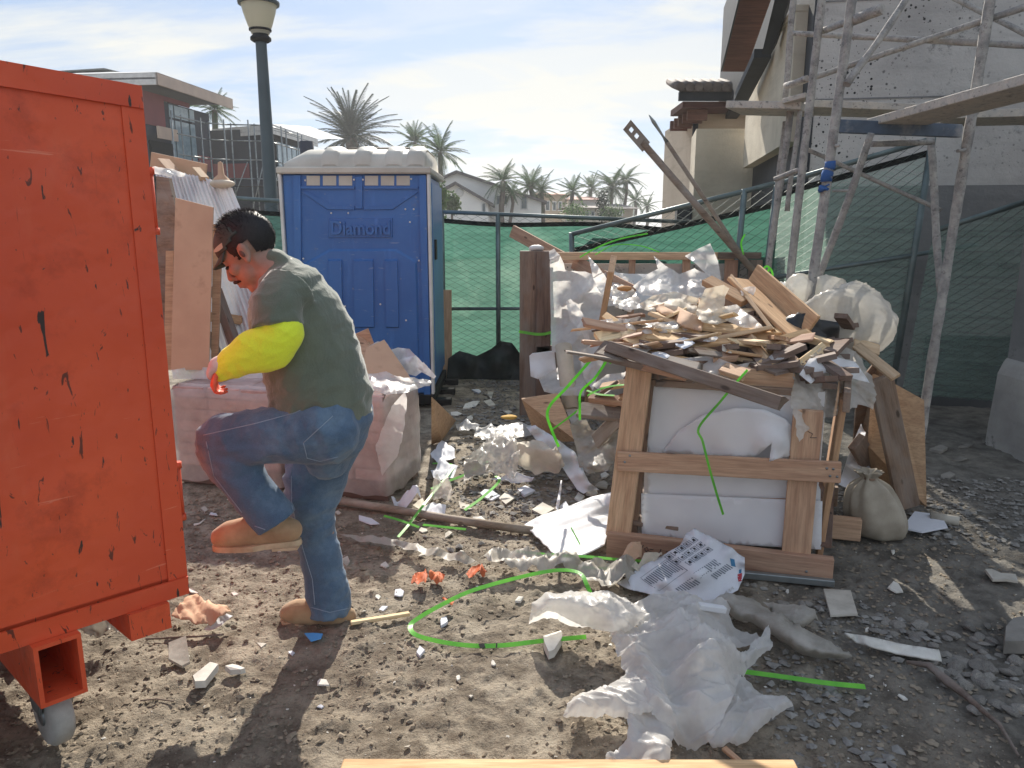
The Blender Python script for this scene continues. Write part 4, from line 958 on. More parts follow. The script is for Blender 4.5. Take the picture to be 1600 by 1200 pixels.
# slim body under the clothes, arms and legs, one surface
loft(b, lp_([(452, 462, 0, 50, .15), (474, 520, 0, 60, .15), (495, 590, 0, 62, .15), (508, 660, 0, 58, .15)]))
loft(b, lp_([(450, 470, -.13, 26, .05), (436, 500, -.195, 22, .042), (438, 526, -.215, 22, .042), (395, 552, -.22, 19, .036), (352, 574, -.21, 14, .026), (340, 580, -.21, 13, .020)]))
loft(b, lp_([(450, 470, .13, 26, .05), (434, 510, .195, 22, .042), (432, 536, .20, 22, .042), (415, 548, .20, 17, .034), (400, 545, .19, 13, .026)]))
loft(b, lp_([(515, 665, NEAR, 48, .08), (430, 678, NEAR, 36, .07), (350, 690, NEAR, 34, .062), (386, 760, NEAR, 28, .052), (432, 822, NEAR, 22, .04)]))
loft(b, lp_([(512, 680, FAR, 44, .08), (490, 780, FAR, 34, .065), (500, 860, FAR, 26, .05), (514, 955, FAR, 22, .04)]))
# far hand (bare of the picture): palm, fingers and thumb
def hand(mb, wrist, d, pal, side, curl, sc=1.):
    d = d.normalized(); pal = (pal - d * pal.dot(d)).normalized(); y = d.cross(pal) * side
    loft(mb, [(wrist, .020 * sc, .028 * sc), (wrist + d * .045 * sc, .016 * sc, .040 * sc), (wrist + d * .085 * sc + pal * .005, .014 * sc, .040 * sc)], 14, y)
    for k, (o, ln) in enumerate(((-.030, .068), (-.010, .078), (.010, .073), (.029, .058))):
        p = wrist + d * .082 * sc + y * o * sc; pts = [(p - d * .01, .0095 * sc, .0095 * sc)]; dd = d.copy()
        for j in range(3):
            dd = (Matrix.Rotation(curl[j] + .06 * k, 3, d.cross(pal)) @ dd).normalized(); p = p + dd * ln * sc * (.45, .32, .23)[j]; pts.append((p, (.0090 - .0007 * j) * sc, (.0090 - .0007 * j) * sc))
        loft(mb, pts, 10, y)
    p = wrist + d * .03 * sc - y * .034 * sc; q = p + (d * .03 - y * .026 + pal * .012) * sc
    loft(mb, [(p, .014 * sc, .014 * sc), (q, .0115 * sc, .0115 * sc), (q + (d * .03 - y * .004 + pal * .016) * sc, .0095 * sc, .0095 * sc)], 10, y)
w_ = pm(400, 545, .19); hand(b, w_, Vector((-.9, 0, .1)), Vector((.2, 0, -.9)), 1, (.5, .6, .4), .85)
mpart('body', b, .0048, 5, 'skin')
# tee
b = MB()
loft(b, lp_([(508, 632, 0, 79, .178), (503, 616, 0, 79, .185), (492, 578, 0, 79, .190), (477, 530, 0, 76, .188), (462, 488, 0, 71, .192), (449, 452, 0, 56, .185), (437, 428, 0, 36, .12), (431, 417, 0, 30, .07)]), 28)
loft(b, lp_([(452, 456, -.12, 46, .09), (438, 470, -.17, 39, .075), (433, 490, -.195, 38, .068), (434, 511, -.208, 39.5, .070)]), round_ends=False)
loft(b, lp_([(452, 456, .12, 46, .09), (438, 472, .17, 38, .075), (434, 492, .19, 36, .066), (432, 506, .195, 35, .062)]), round_ends=False)
loft(b, lp_([(540, 600, 0, 34, .14), (549, 630, 0, 31, .135), (552, 652, 0, 28, .12)]), 22)
loft(b, lp_([(450, 600, 0, 30, .14), (452, 628, 0, 28, .13)]), 22)
tee = mpart('tee_shirt', b, .0075, 5, 'tee', fold_fn(.022, 9, 11, 3.))
# hem and neck band
# neon arm sleeves
b = MB(); loft(b, lp_([(436, 498, -.207, 27, .046), (439, 508, -.21, 31, .054), (441, 522, -.215, 33, .060), (424, 542, -.22, 38, .062), (396, 551, -.222, 35, .056), (366, 565, -.218, 26, .044), (347, 577, -.212, 20, .034), (341, 581, -.21, 17, .030)]))
mpart('arm_sleeve', b, .005, 3, 'neon', fold_fn(.011, 11, 15, 8.))
b = MB(); loft(b, lp_([(433, 500, .20, 30, .053), (431, 512, .20, 31, .056), (430, 532, .20, 30, .056), (416, 547, .20, 23, .044), (404, 546, .19, 17, .032)]))
mpart('arm_sleeve', b, .007, 4, 'neon', fold_fn(.008, 10, 14, 5.))
# near hand in its glove
b = MB(); wr = pm(345, 574, -.212); k1 = pm(339, 586, -.215)
hand(b, wr, (k1 - wr), Vector((1, .15, -.25)), -1, (.95, .7, .4), .74)
glv = mpart('work_glove', b, .0042, 3, 'glove')
b = MB(); loft(b, [(pm(352, 568, -.212), .032, .036), (pm(341, 571, -.216), .030, .040), (pm(333, 580, -.218), .018, .038), (pm(332, 588, -.218), .012, .034)], 16)
mpart('glove_cuff', b, .005, 3, 'glove_back', fold_fn(.004, 14, 14, 2.), glv)
# jeans
b = MB()
loft(b, lp_([(508, 622, 0, 68, .155), (512, 650, 0, 70, .172), (513, 690, 0, 58, .165), (512, 712, 0, 40, .12)]), 26)
loft(b, lp_([(516, 668, NEAR, 62, .105), (490, 674, NEAR, 53, .105), (450, 679, NEAR, 46, .098), (400, 683, NEAR, 43.5, .09), (362, 687, NEAR, 43, .086), (343, 690, NEAR, 43, .084)]), 22)
loft(b, lp_([(343, 688, NEAR, 42, .084), (358, 716, NEAR, 41, .080), (380, 748, NEAR, 38, .074), (403, 780, NEAR, 36, .072), (424, 806, NEAR, 38, .072), (433, 818, NEAR, 37, .072)]), 22, round_ends=False)
loft(b, lp_([(515, 675, FAR, 58, .105), (500, 720, FAR, 52, .100), (488, 765, FAR, 46, .092), (487, 805, FAR, 36, .080), (496, 850, FAR, 31, .074), (506, 895, FAR, 33, .072), (513, 930, FAR, 35, .074), (516, 958, FAR, 33, .074)]), 22, round_ends=False)
jeans = mpart('jeans', b, .0075, 4, 'denim', fold_fn(.019, 9, 12, 6.))
bv = BVHTree.FromPolygons([v.co + MO for v in jeans.data.vertices], [tuple(p.vertices) for p in jeans.data.polygons])
def seam(pxs, name='seam', w=.0034):
    pts = []
    for i in range(len(pxs) - 1):
        (x0, y0), (x1, y1) = pxs[i], pxs[i + 1]; k = max(2, int(math.hypot(x1 - x0, y1 - y0) / 5))
        for j in range(k + (i == len(pxs) - 2)):
            d = ray(x0 + (x1 - x0) * j / k, y0 + (y1 - y0) * j / k).normalized(); h = bv.ray_cast(Vector((0, 0, CAM_H)), d)
            if h[0]: pts.append(h[0] - d * .0008)
    if len(pts) > 2:
        mb = MB(); mb.tube(pts, w * .5, 5); return mb.build(name, 'stitch', jeans)
seam([(318, 680), (398, 662), (461, 645), (492, 630)]); seam([(474, 692), (480, 716), (500, 721), (528, 714)], 'pocket_stitch'); seam([(520, 650), (474, 692)], 'pocket_stitch')
seam([(322, 690), (334, 744), (378, 801)]); seam([(455, 735), (456, 790), (474, 860), (488, 905), (492, 945)]); seam([(398, 822), (430, 833), (464, 815)], 'hem_stitch'); seam([(482, 948), (515, 957), (547, 950)], 'hem_stitch')
# boots
def boot(toe, heel, ankle, dy, soled):
    t, h, an = pm(*toe, dy), pm(*heel, dy), pm(*ankle, dy); ax = (h - t).normalized(); n = Vector((0, -1, 0)); upb = ax.cross(n); upb = upb if upb.z > 0 else -upb
    ln = (h - t).length; b = MB(); P_ = lambda s, z: t + ax * ln * s + upb * z
    loft(b, [(P_(.10, .044), .040, .042), (P_(.22, .052), .050, .050), (P_(.42, .058), .054, .049), (P_(.62, .056), .050, .042), (P_(.80, .058), .050, .041), (P_(.92, .056), .044, .038)], 20)
    loft(b, [(P_(.70, .06), .055, .045), (P_(.66, .10) * .55 + an * .45, .058, .050), (an, .056, .050)], 20)
    bt = newobj('boot', fuse(b, .005, 4, fold_fn(.003, 14, 16, dy * 9), 'boot', 'suede', MO), Matrix.Translation(MO), man)
    out = []
    for k in range(28):
        q = k / 28 * 2 * math.pi; s = .5 - .5 * math.cos(q); wd = (.050 * (1 - .28 * max(0, s - .35) - .25 * (s > .6) * (1 - abs(s - .75))) if True else 0) * min(1, (math.sin(q) ** 2) ** .32 + .0) * (1 if math.sin(q) > 0 else -1)
        out.append(P_(-.015 + 1.03 * s, 0) + n * wd)
    sl = MB(); sl.prism(out, upb * .020); sl.build('sole', 'sole', bt)
    hl = MB(); c = [P_(.70, -.008) + n * .036, P_(.985, -.008) + n * .034, P_(.985, -.008) - n * .034, P_(.70, -.008) - n * .036]; hl.prism(c, upb * .009); hl.build('heel', 'sole', bt)
    lc = MB()
    for k in range(3):
        s = .50 + k * .055; z = .102 + k * .014; lc.tube([P_(s, z) - n * .028, P_(s - .02, z + .006), P_(s, z) + n * .028], .0028, 6)
    lc.build('lace', mat('boot_lace', srgb(190, 150, 60), rough=.9), bt); return bt
boot((336, 858), (470, 850), (428, 806), NEAR, True)
boot((440, 972), (549, 985), (514, 938), FAR, True)
# hair: short shell with bristles
def shell(mb, keep, rr, c, T, n=64, th=.004, ns=.004):
    vs, fs = [], []; h = n // 2
    for i in range(h + 1):
        t = math.pi * i / h
        for j in range(n):
            ph = 2 * math.pi * j / n; d = Vector((math.sin(t) * math.cos(ph), math.sin(t) * math.sin(ph), math.cos(t)))
            q = 1 + ns * 10 * mnoise.noise(d * 9) + ns * 8 * mnoise.noise(d * 30); vs.append(Vector((c[0] + rr[0] * d.x * q, c[1] + rr[1] * d.y * q, c[2] + rr[2] * d.z * q)))
    for i in range(h):
        for j in range(n):
            f = (i * n + j, i * n + (j + 1) % n, (i + 1) * n + (j + 1) % n, (i + 1) * n + j); m_ = sum((vs[k] for k in f), Vector()) / 4
            if keep(m_): fs.append(f)
    mb.add([T @ v for v in vs], fs, True); return vs, fs
def hk(p):
    if p.x > .035: return False
    low = .012 if p.x > .005 else (.028 if p.x > -.035 else -.052 + .9 * max(0, p.x + .078))
    if .005 < p.x <= .03: low = -.01 + (p.x - .005) * .4
    return p.z > low + .006 * mnoise.noise(p * 80)
b = MB(); vs, fs = shell(b, hk, (.1035, .0825, .091), (-.010, 0, .048), HT); r_ = random.Random(3)
for f in fs:
    for k in range(3):
        p = vs[r_.choice(f)].lerp(vs[r_.choice(f)], r_.random()); d = (p - Vector((-.01, 0, .03))).normalized(); top = max(0, min(1, (p.z - .05) / .06)); l = .004 + .012 * top
        t = d.cross(Vector((r_.gauss(0, 1), r_.gauss(0, 1), r_.gauss(0, 1)))).normalized() * .0011; e = d * l + Vector((r_.uniform(.3, 1), r_.gauss(0, .4), r_.gauss(0, .4))) * l * .4
        b.add([HT @ (p - t), HT @ (p + t), HT @ (p + e)], [(0, 1, 2)])
b.build('hair', 'hair', man, MO)
# cap front and brim
b = MB(); shell(b, lambda p: p.z > .046 + .25 * (.06 - p.x) * (p.x < .06) and p.x > -.012 - (.1 - p.z) * .4, (.108, .086, .092), (-.008, 0, .048), HT, 64, ns=.0008)
cap = b.build('cap', 'visor', man, MO); cap.modifiers.new('th', 'SOLIDIFY').thickness = .003
b = MB(); vs = []
for k in range(13):
    q = (k / 12 - .5) * 2.1; vs += [HT @ Vector((-.008 + .106 * math.cos(q), .084 * math.sin(q), .050)), HT @ Vector((.02 + .118 * math.cos(q), .082 * math.sin(q), .036 - .012 * math.sin(q) ** 2))]
b.add(vs, [(2 * k, 2 * k + 1, 2 * k + 3, 2 * k + 2) for k in range(12)], True); br = b.build('brim', 'visor', man, MO); br.modifiers.new('th', 'SOLIDIFY').thickness = .004
b = MB(); pts = []
for k in range(16):
    q = 2 * math.pi * k / 16; pts.append(HT @ Vector((.048 + .028 * math.cos(q), -.0, .066 + .0075 * math.sin(q))))
b.prism([p + (lat * -.064 if lat.y > 0 else lat * .064) for p in pts], (lat * -.012 if lat.y > 0 else lat * .012)); b.build('cap_slit', mat('pale_strap', srgb(206, 192, 170), rough=.7), man, MO)
for s in (-1, 1):
    b = MB(); ellip(b, (.001, s * .0905, .003), (.0075, .004, .013), HT, 12); b.build('ear_shadow', mat('ear_shade', srgb(112, 78, 68), rough=.6, bump=0), man, MO)  # ear: dark ellipsoid paints the shadow inside it
    b = MB(); ellip(b, (.0855, s * .036, .006), (.009, .014, .0055), HT, 12); b.build('eye', 'dark_eye', man, MO)
    b = MB(); loft(b, [(HT @ Vector((.097, s * .018, .030)), .004, .004), (HT @ Vector((.092, s * .038, .034)), .004, .005), (HT @ Vector((.076, s * .054, .028)), .002, .003)], 8); b.build('eyebrow', 'hair', man, MO)
b = MB(); loft(b, [(HT @ Vector((.082, -.030, -.052)), .003, .004), (HT @ Vector((.106, -.014, -.042)), .006, .006), (HT @ Vector((.110, 0, -.040)), .005, .005), (HT @ Vector((.106, .014, -.042)), .006, .006), (HT @ Vector((.082, .030, -.052)), .003, .004)], 8); b.build('moustache', 'hair', man, MO)
# ------------------------------------------------------------------ sheet and packing materials
def film(name, c1, c2, rough=.35, trans=.3, alpha=.85, bscale=30, bump=.5, dirt=None, spec=.45):
    m = NT(name); v = m.vec((1, 1, 1), 5.)
    c = m.mix(m.rng(m.noise(v, 5, 6, .6), .3, .7), c2, c1)
    if dirt: c = m.mix(m.rng(m.noise(v, 6, 8, .7), .45, .7, 0, .75), c, dirt)
    rn = m.n('ShaderNodeTexNoise', noise_type='RIDGED_MULTIFRACTAL'); m.l(v, rn.inputs['Vector']); rn.inputs['Scale'].default_value = bscale * .3; rn.inputs['Detail'].default_value = 4; rn.inputs['Roughness'].default_value = .6
    b = m.bump(rn.outputs[0], bump * .6, .008)
    al = m.rng(m.noise(v, 9, 5, .6), .3, .7, alpha - .12, min(1, alpha + .12)) if alpha < 1 else 1.
    return m.fin(c, rough, b, spec=spec, trans=trans, alpha=al)
M['film'] = film('white_plastic_film', srgb(244, 242, 238), srgb(230, 228, 225), .36, .5, .82, 30, .25)
M['film_clear'] = film('clear_plastic_film', srgb(238, 234, 226), srgb(220, 216, 208), .26, .45, .72, 30, .4, dirt=srgb(206, 198, 182))
M['film_dirty'] = film('dusty_plastic_film', srgb(196, 190, 180), srgb(164, 158, 146), .5, .25, .9, 30, .3, dirt=srgb(134, 126, 114))
M['foam'] = film('foam_sheet', srgb(246, 246, 246), srgb(236, 236, 238), .6, .3, 1., 12, .05, spec=.2)
M['paper'] = film('kraft_paper_white', srgb(226, 227, 232), srgb(208, 210, 216), .75, .12, 1., 14, .3, spec=.2)
M['cream'] = film('cream_wrap', srgb(232, 222, 204), srgb(206, 194, 174), .6, .3, .97, 20, .4, spec=.2)
M['wrap'] = film('stretch_wrap', srgb(228, 220, 214), srgb(212, 202, 196), .24, .25, .58, 34, .9, spec=.7)
M['paver'] = mat('pink_paver', srgb(208, 184, 178), srgb(184, 160, 154), rough=.85, scale=16, rand=.14)
M['sackcloth'] = mat('sand_sack', srgb(176, 166, 150), srgb(146, 136, 120), rough=.85, scale=9, bump=.5, bscale=300)
M['strap'] = None
_m = NT('green_strap'); M['strap'] = _m.fin(_m.mix(_m.rng(_m.noise(_m.vec(), 9, 3), .3, .7), srgb(104, 196, 70), srgb(146, 230, 84)), .35, _m.bump(_m.noise(_m.vec(), 260, 2), .3, .001), spec=.5, trans=.45)
M['ink'] = mat('black_ink', srgb(40, 40, 46), srgb(50, 50, 56), rough=.8, bump=0)
M['ink_grey'] = mat('grey_print', srgb(128, 134, 144), srgb(112, 118, 128), rough=.8, bump=0)
M['ink_blue'] = mat('blue_print', srgb(70, 130, 170), rough=.8, bump=0); M['ink_red'] = mat('red_print', srgb(180, 60, 70), rough=.8, bump=0)

class Pl:
    """an upright plane through two ground points"""
    def __init__(s, a, b, tilt=0.):
        s.a = Vector((a.x, a.y, 0)); d = Vector((b.x - a.x, b.y - a.y, 0)).normalized(); s.d = d; s.n = Vector((d.y, -d.x, tilt))
        if s.n.y > 0: s.n = -s.n
        s.n.normalize()
    def at(s, px, py, off=0.):
        r = ray(px, py); o = Vector((0, 0, CAM_H)); t = (s.a + s.n * off - o).dot(s.n) / r.dot(s.n); return o + r * t
def sheet_on(name, pl, outline, m, parent=None, thick=0., amp=.008, freq=6, seed=1, step=6, inner=(), rag=0., label=None, cat=None, group=None, smooth=True, pw=2.6):
    if rag: outline = rough_outline(outline, rag, seed, step * 1.6)
    q, f = cdt(outline, step, seed=seed); ctrl = np.array([p[:2] for p in list(outline) + list(inner)], float); vals = np.array([p[2] for p in list(outline) + list(inner)], float)
    d = idw(q, ctrl, vals, pw); p = np.array([tuple(pl.at(x, y, o)) for (x, y), o in zip(q, d)]); c = crumple(np.stack([p[:, 0] + p[:, 1] * .4, p[:, 2], p[:, 2] * 0], 1), seed, amp, freq)
    p = p + np.array(pl.n)[None, :] * c[:, None]
    o = MB().add([Vector(v) for v in p], [tuple(x) for x in f], smooth).build(name, m, parent)
    if thick: s = o.modifiers.new('thick', 'SOLIDIFY'); s.thickness = thick; s.offset = 0
    return tag(o, label, cat, group)
def blob(name, c, r, m, seed=1, amp=.18, freq=7, n=40, parent=None, T=None, flat=None, label=None, cat=None, group=None, cr=1.):
    mb = MB(); ellip(mb, (0, 0, 0), r, None, n); p = np.array([tuple(v) for v in mb.v]); nn = p / np.linalg.norm(p / np.array(r), axis=1)[:, None] / np.array(r); nn /= np.linalg.norm(nn, axis=1)[:, None]
    k = np.array([mnoise.noise(Vector(v) * freq * .5 + Vector((seed, 0, 0))) for v in p]) * amp * 1.2 + crumple(p + seed, seed, amp * cr, freq * 1.3)
    p = p + nn * (k * min(r) * 1.6)[:, None]
    if flat is not None: p[:, 2] = np.maximum(p[:, 2], flat)
    TT = Matrix.Translation(c) @ (T or Matrix()); mb.v = [TT @ Vector(v) for v in p]; return tag(mb.build(name, m, parent), label, cat, group)

# ------------------------------------------------------------------ pallets of pavers
def load(label, a, b, depth, ztop, rows, cols, dcols, seed):
    """a: right front corner, b: left front corner"""
    a = Vector((a[0], a[1], 0)); b = Vector((b[0], b[1], 0)); d = (b - a).normalized(); n = Vector((-d.y, d.x, 0)); n = n if n.y > 0 else -n; ln = (b - a).length; r = random.Random(seed)
    t = thing('paver_pallet', label, 'pallet', a + d * ln / 2 + n * depth / 2, 'wrapped pallets of pavers')
    z0 = .115; rot = Matrix((d, n, Vector((0, 0, 1)))).transposed().to_4x4()
    for k in range(5): plank('pallet_board', a + d * (.05 + k * (ln - .1) / 4) + n * .01 + Vector((0, 0, .100)), a + d * (.05 + k * (ln - .1) / 4) + n * (depth - .01) + Vector((0, 0, .100)), .095, .02, 'lumber_old', t)
    for k in range(3): plank('pallet_bearer', a + n * (.05 + k * (depth - .1) / 2) + Vector((0, 0, .045)), b + n * (.05 + k * (depth - .1) / 2) + Vector((0, 0, .045)), .08, .085, 'lumber_old', t)
    h = (ztop - z0) / rows; w = ln / cols; dd = depth / dcols; key = {}
    for i in range(rows):
        for j in range(cols):
            for k in range(dcols):
                if 0 < j < cols - 1 and 0 < k < dcols - 1 and i < rows - 1: continue
                q = (j + i) % 3
                if q not in key:
                    mb = MB(); mb.box((-w / 2 + .004 + .003 * q, -dd / 2 + .004, -h / 2 + .003), (w / 2 - .004, dd / 2 - .004 - .002 * q, h / 2 - .002), .006); key[q] = mb.mesh('paver', M['paver'])
                c = a + d * (w * (j + .5) + r.uniform(-.006, .006)) + n * (dd * (k + .5) + r.uniform(-.006, .006)) + Vector((0, 0, z0 + h * (i + .5)))
                newobj('paver', key[q], Matrix.Translation(c) @ rot, t)
    # wrap film round the four sides, wrinkled, hanging unevenly below
    per = [(a, b), (b, b + n * depth), (b + n * depth, a + n * depth), (a + n * depth, a)]; vs = []; cols_ = 0; NZ = 14
    for p0, p1 in per:
        e = (p1 - p0); o = Vector((e.y, -e.x, 0)).normalized()
        if o.dot((p0 + p1) / 2 - (a + d * ln / 2 + n * depth / 2)) < 0: o = -o
        m_ = max(6, int(e.length / .035))
        for i in range(m_):
            s = i / m_; cols_ += 1
            for j in range(NZ + 1):
                w_ = j / NZ; q = p0.lerp(p1, s); lo = .035 + .05 * mnoise.noise(Vector((q.x * 6, q.y * 6, seed)))
                z = lo + (ztop + .012 - lo) * w_; k = .010 + .006 * math.sin((q.x * 3 + q.y * 4) * 5 + z * 38 + seed) * math.sin(z * 13 + s * 5) + .012 * abs(mnoise.noise(Vector((q.x * 9, q.y * 9, z * 22)))) + .03 * max(0, .25 - w_) * mnoise.noise(Vector((q.x * 12, q.y * 12, 3)))
                vs.append(q + o * (k + .003) * (1 if w_ < .97 else -2) + Vector((0, 0, z)))
    W_ = NZ + 1; fs = [(i * W_ + j, ((i + 1) % cols_) * W_ + j, ((i + 1) % cols_) * W_ + j + 1, i * W_ + j + 1) for i in range(cols_) for j in range(NZ)]
    MB().add(vs, fs, True).build('stretch_wrap', 'wrap', t); return t
load('wrapped pallet of pinkish pavers nearer the toilet, its torn film hanging off the corner', (-.70, 4.04), (-1.30, 4.19), .48, .615, 7, 3, 2, 3)
load('wrapped pallet of pinkish pavers by the dumpster under the worker\'s gloved hand', (-1.36, 4.22), (-2.02, 4.38), .62, .605, 7, 3, 2, 8)
plB = Pl(Vector((-.70, 4.04, 0)), Vector((-1.30, 4.19, 0))); plBs = Pl(Vector((-.70, 4.04, 0)), Vector((-.51, 4.48, 0)))
sheet('plastic_sheet', [(573, 606, 4.1), (574, 584, 4.3), (590, 583, 4.3), (604, 580, 4.3), (620, 588, 4.25), (640, 590, 4.3), (660, 592, 4.4), (676, 594, 4.45), (672, 603, 4.4), (640, 612, 4.1), (606, 617, 4.0)], 'film', 'Y', step=4, amp=.06, freq=9, seed=11, label='crumpled white film heaped on top of the nearer paver pallet', cat='plastic sheet', rag=1.5)
sheet_on('plastic_sheet', Pl(Vector((-.70, 4.0, 0)), Vector((-.58, 4.0, 0))), [(632, 612, .0), (636, 622, .02), (633, 655, .03), (628, 690, .03), (620, 715, .03), (602, 736, .01), (598, 742, 0), (590, 715, .02), (587, 695, .03), (600, 665, .02), (612, 635, .02)], 'film', amp=.03, freq=8, seed=5, step=4, rag=1.2, label='long torn strip of white film dangling down the corner of the nearer pallet', cat='plastic sheet')
b = MB(); b.prism([P(562, 590, 4.36), P(572, 545, 4.6), P(600, 532, 4.7), P(640, 590, 4.45)], (0, .012, .004)); tag(b.build('board', 'cardboard'), 'tan board with a slanted edge propped on the nearer paver pallet', 'board')
b = MB(); b.prism([P(560, 560, 4.75), P(556, 522, 4.9), P(575, 514, 4.9), P(585, 540, 4.9), P(600, 560, 4.8)], (0, .012, .004)); tag(b.build('board', 'lumber_red'), 'small brown board tip sticking up behind the tan board', 'board')
for k, (pts, lb) in enumerate((([(605, 552), (622, 543), (640, 545), (655, 560), (640, 575), (615, 568)], 'crumpled pale paper highest on the scrap heap by the toilet'), ([(620, 563), (650, 555), (668, 575), (650, 588), (628, 582)], 'crumpled pinkish paper wad in the middle of the scrap heap by the toilet'), ([(648, 570), (662, 566), (682, 588), (678, 592), (660, 582)], 'white strip of foam poking right out of the heap by the toilet'))):
    sheet('paper_scrap', [(x, y, 4.75 - k * .06) for x, y in pts], 'paper', 'Y', step=3.5, amp=.08, freq=14, seed=20 + k, label=lb, cat='paper')
sheet('plastic_sheet', [(574, 543, 4.85), (590, 533, 4.85), (605, 537, 4.85), (612, 548, 4.8), (590, 552, 4.7)], 'film', 'Y', step=3.5, amp=.06, freq=14, seed=31, label='wad of white film behind the tan board on the pallet', cat='plastic sheet')
b = MB(); b.prism([G(674, 695), P(674, 622, 4.62), G(712, 662) + Vector((0, 0, .02)), G(690, 690)], (.0, .014, .006)); tag(b.build('board', 'plywood'), 'plywood board leaning against the right side of the nearer pallet', 'board')
# ------------------------------------------------------------------ stack leaning behind the far pallet
b = MB(); q = [P(267, 578, 4.55), P(274, 309, 4.78), P(333, 324, 4.78), P(326, 578, 4.55)]; b.prism(q, (0, .012, 0)); o = tag(b.build('cardboard_sheet', 'cardboard'), 'tall tan cardboard sheet standing upright beside the dumpster', 'cardboard')
b = MB(); b.prism([P(256, 578, 4.65), P(259, 392, 4.82), P(271, 392, 4.82), P(269, 578, 4.65)], (0, .03, 0)); tag(b.build('board', 'plywood'), 'narrow tan board edge left of the tall cardboard sheet', 'board')
b = MB(); b.prism([P(248, 540, 4.75), P(244, 275, 4.95), P(263, 278, 4.95), P(275, 330, 4.95), P(274, 540, 4.75)], (0, .05, 0)); tag(b.build('board', 'lumber_old'), 'dark weathered board with flaking face next to the dumpster edge', 'board')
b = MB(); b.prism([P(330, 560, 4.72), P(333, 350, 4.9), P(347, 353, 4.9), P(340, 560, 4.72)], (0, .02, 0)); tag(b.build('board', 'plywood'), 'second tan board edge showing right of the tall cardboard', 'board')
# corrugated white panels
def corrugated(label, tl, tr, br, bl, n, amp):
    vs = []; fs = []; nn = (tr - tl).cross(bl - tl).normalized(); nn = nn if nn.y < 0 else -nn
    for i in range(n * 4 + 1):
        s = i / (n * 4); o = nn * (amp * (1 if (i % 4) in (1, 2) else -1) + .012 * mnoise.noise(Vector((s * 9, 1, 2))))
        for j in range(9): vs.append((tl.lerp(tr, s)).lerp(bl.lerp(br, s), j / 8) + o + nn * .02 * math.sin(j * .4 + s * 3))
    fs = [(i * 9 + j, i * 9 + j + 1, (i + 1) * 9 + j + 1, (i + 1) * 9 + j) for i in range(n * 4) for j in range(8)]
    o = tag(MB().add(vs, fs).build('corrugated_panel', 'roof_white'), label, 'corrugated panel', 'white corrugated panels'); o.modifiers.new('t', 'SOLIDIFY').thickness = .006; return o
M['panel_white'] = mat('white_ribbed_panel', srgb(246, 246, 246), srgb(228, 228, 232), rough=.45, scale=4, trans=.3)
corrugated('long white corrugated panel leaning behind the worker\'s head', P(240, 262, 5.5), P(334, 282, 5.4), P(452, 600, 4.9), P(330, 600, 4.9), 15, .010).data.materials[0] = M['panel_white']
corrugated('shorter white corrugated panel at the right of the leaning stack', P(335, 291, 5.45), P(362, 294, 5.4), P(462, 560, 5.0), P(424, 560, 5.0), 6, .008).data.materials[0] = M['panel_white']
sheet('plastic_sheet', [(242, 272, 5.3), (243, 262, 5.35), (270, 264, 5.35), (290, 272, 5.35), (296, 277, 5.3), (262, 276, 5.25)], 'film', 'Y', step=3.5, amp=.05, freq=9, seed=41, label='white film bunched along the top of the corrugated panels', cat='plastic sheet')
plank('board', P(236, 253, 5.7), P(322, 272, 5.6), .14, .02, 'cardboard', None, R(90), label='tan board edge showing over the top of the corrugated panels', cat='board')
plank('board', P(306, 264, 5.5), P(320, 280, 5.4), .06, .03, 'lumber_pale', None, label='stub of pale lumber on top of the corrugated panels', cat='board')
plank('board', P(254, 250, 5.55), P(270, 268, 5.5), .10, .03, 'lumber_red', None, label='crushed brown stub near the dumpster top edge on the panels', cat='board')
c = P(346, 280, 5.4); tag(MB().lathe((c.x, c.y, c.z - .02), [(.065, 0), (.05, .025), (.022, .05), (.016, .13), (.0, .14)], 12).build('plaster_cone', 'cardboard'), 'small brown plaster cone sitting on the white panels', 'cone')
blob('bag', P(348, 287, 5.38), (.085, .06, .03), 'cream', 4, .15, label='small cream bag under the brown plaster cone', cat='bag', n=20)
plank('beam', P(336, 450, 4.95), P(384, 585, 4.75), .09, .05, 'lumber_old', label='dark old beam slanting down behind the worker\'s forearm', cat='beam')
plank('board', P(333, 495, 4.9), P(368, 500, 5.1), .12, .06, 'lumber', label='cut block of lumber wedged under the white panels', cat='board')
plank('board', P(328, 520, 4.85), P(352, 590, 4.7), .07, .03, 'lumber_grey', label='grey slat leaning low beside the tall cardboard', cat='board')
plank('board', P(350, 510, 4.95), P(376, 590, 4.85), .06, .02, 'panel_white', label='white slat leaning low next to the grey slat', cat='board')
sheet('paper_scrap', [(268, 578, 4.45), (300, 573, 4.6), (345, 575, 4.6), (420, 577, 4.6), (424, 590, 4.35), (350, 592, 4.3), (272, 592, 4.35)], 'film', 'Y', step=4, amp=.02, freq=9, seed=44, label='white liner sheet lying on top of the pallet by the dumpster', cat='liner')

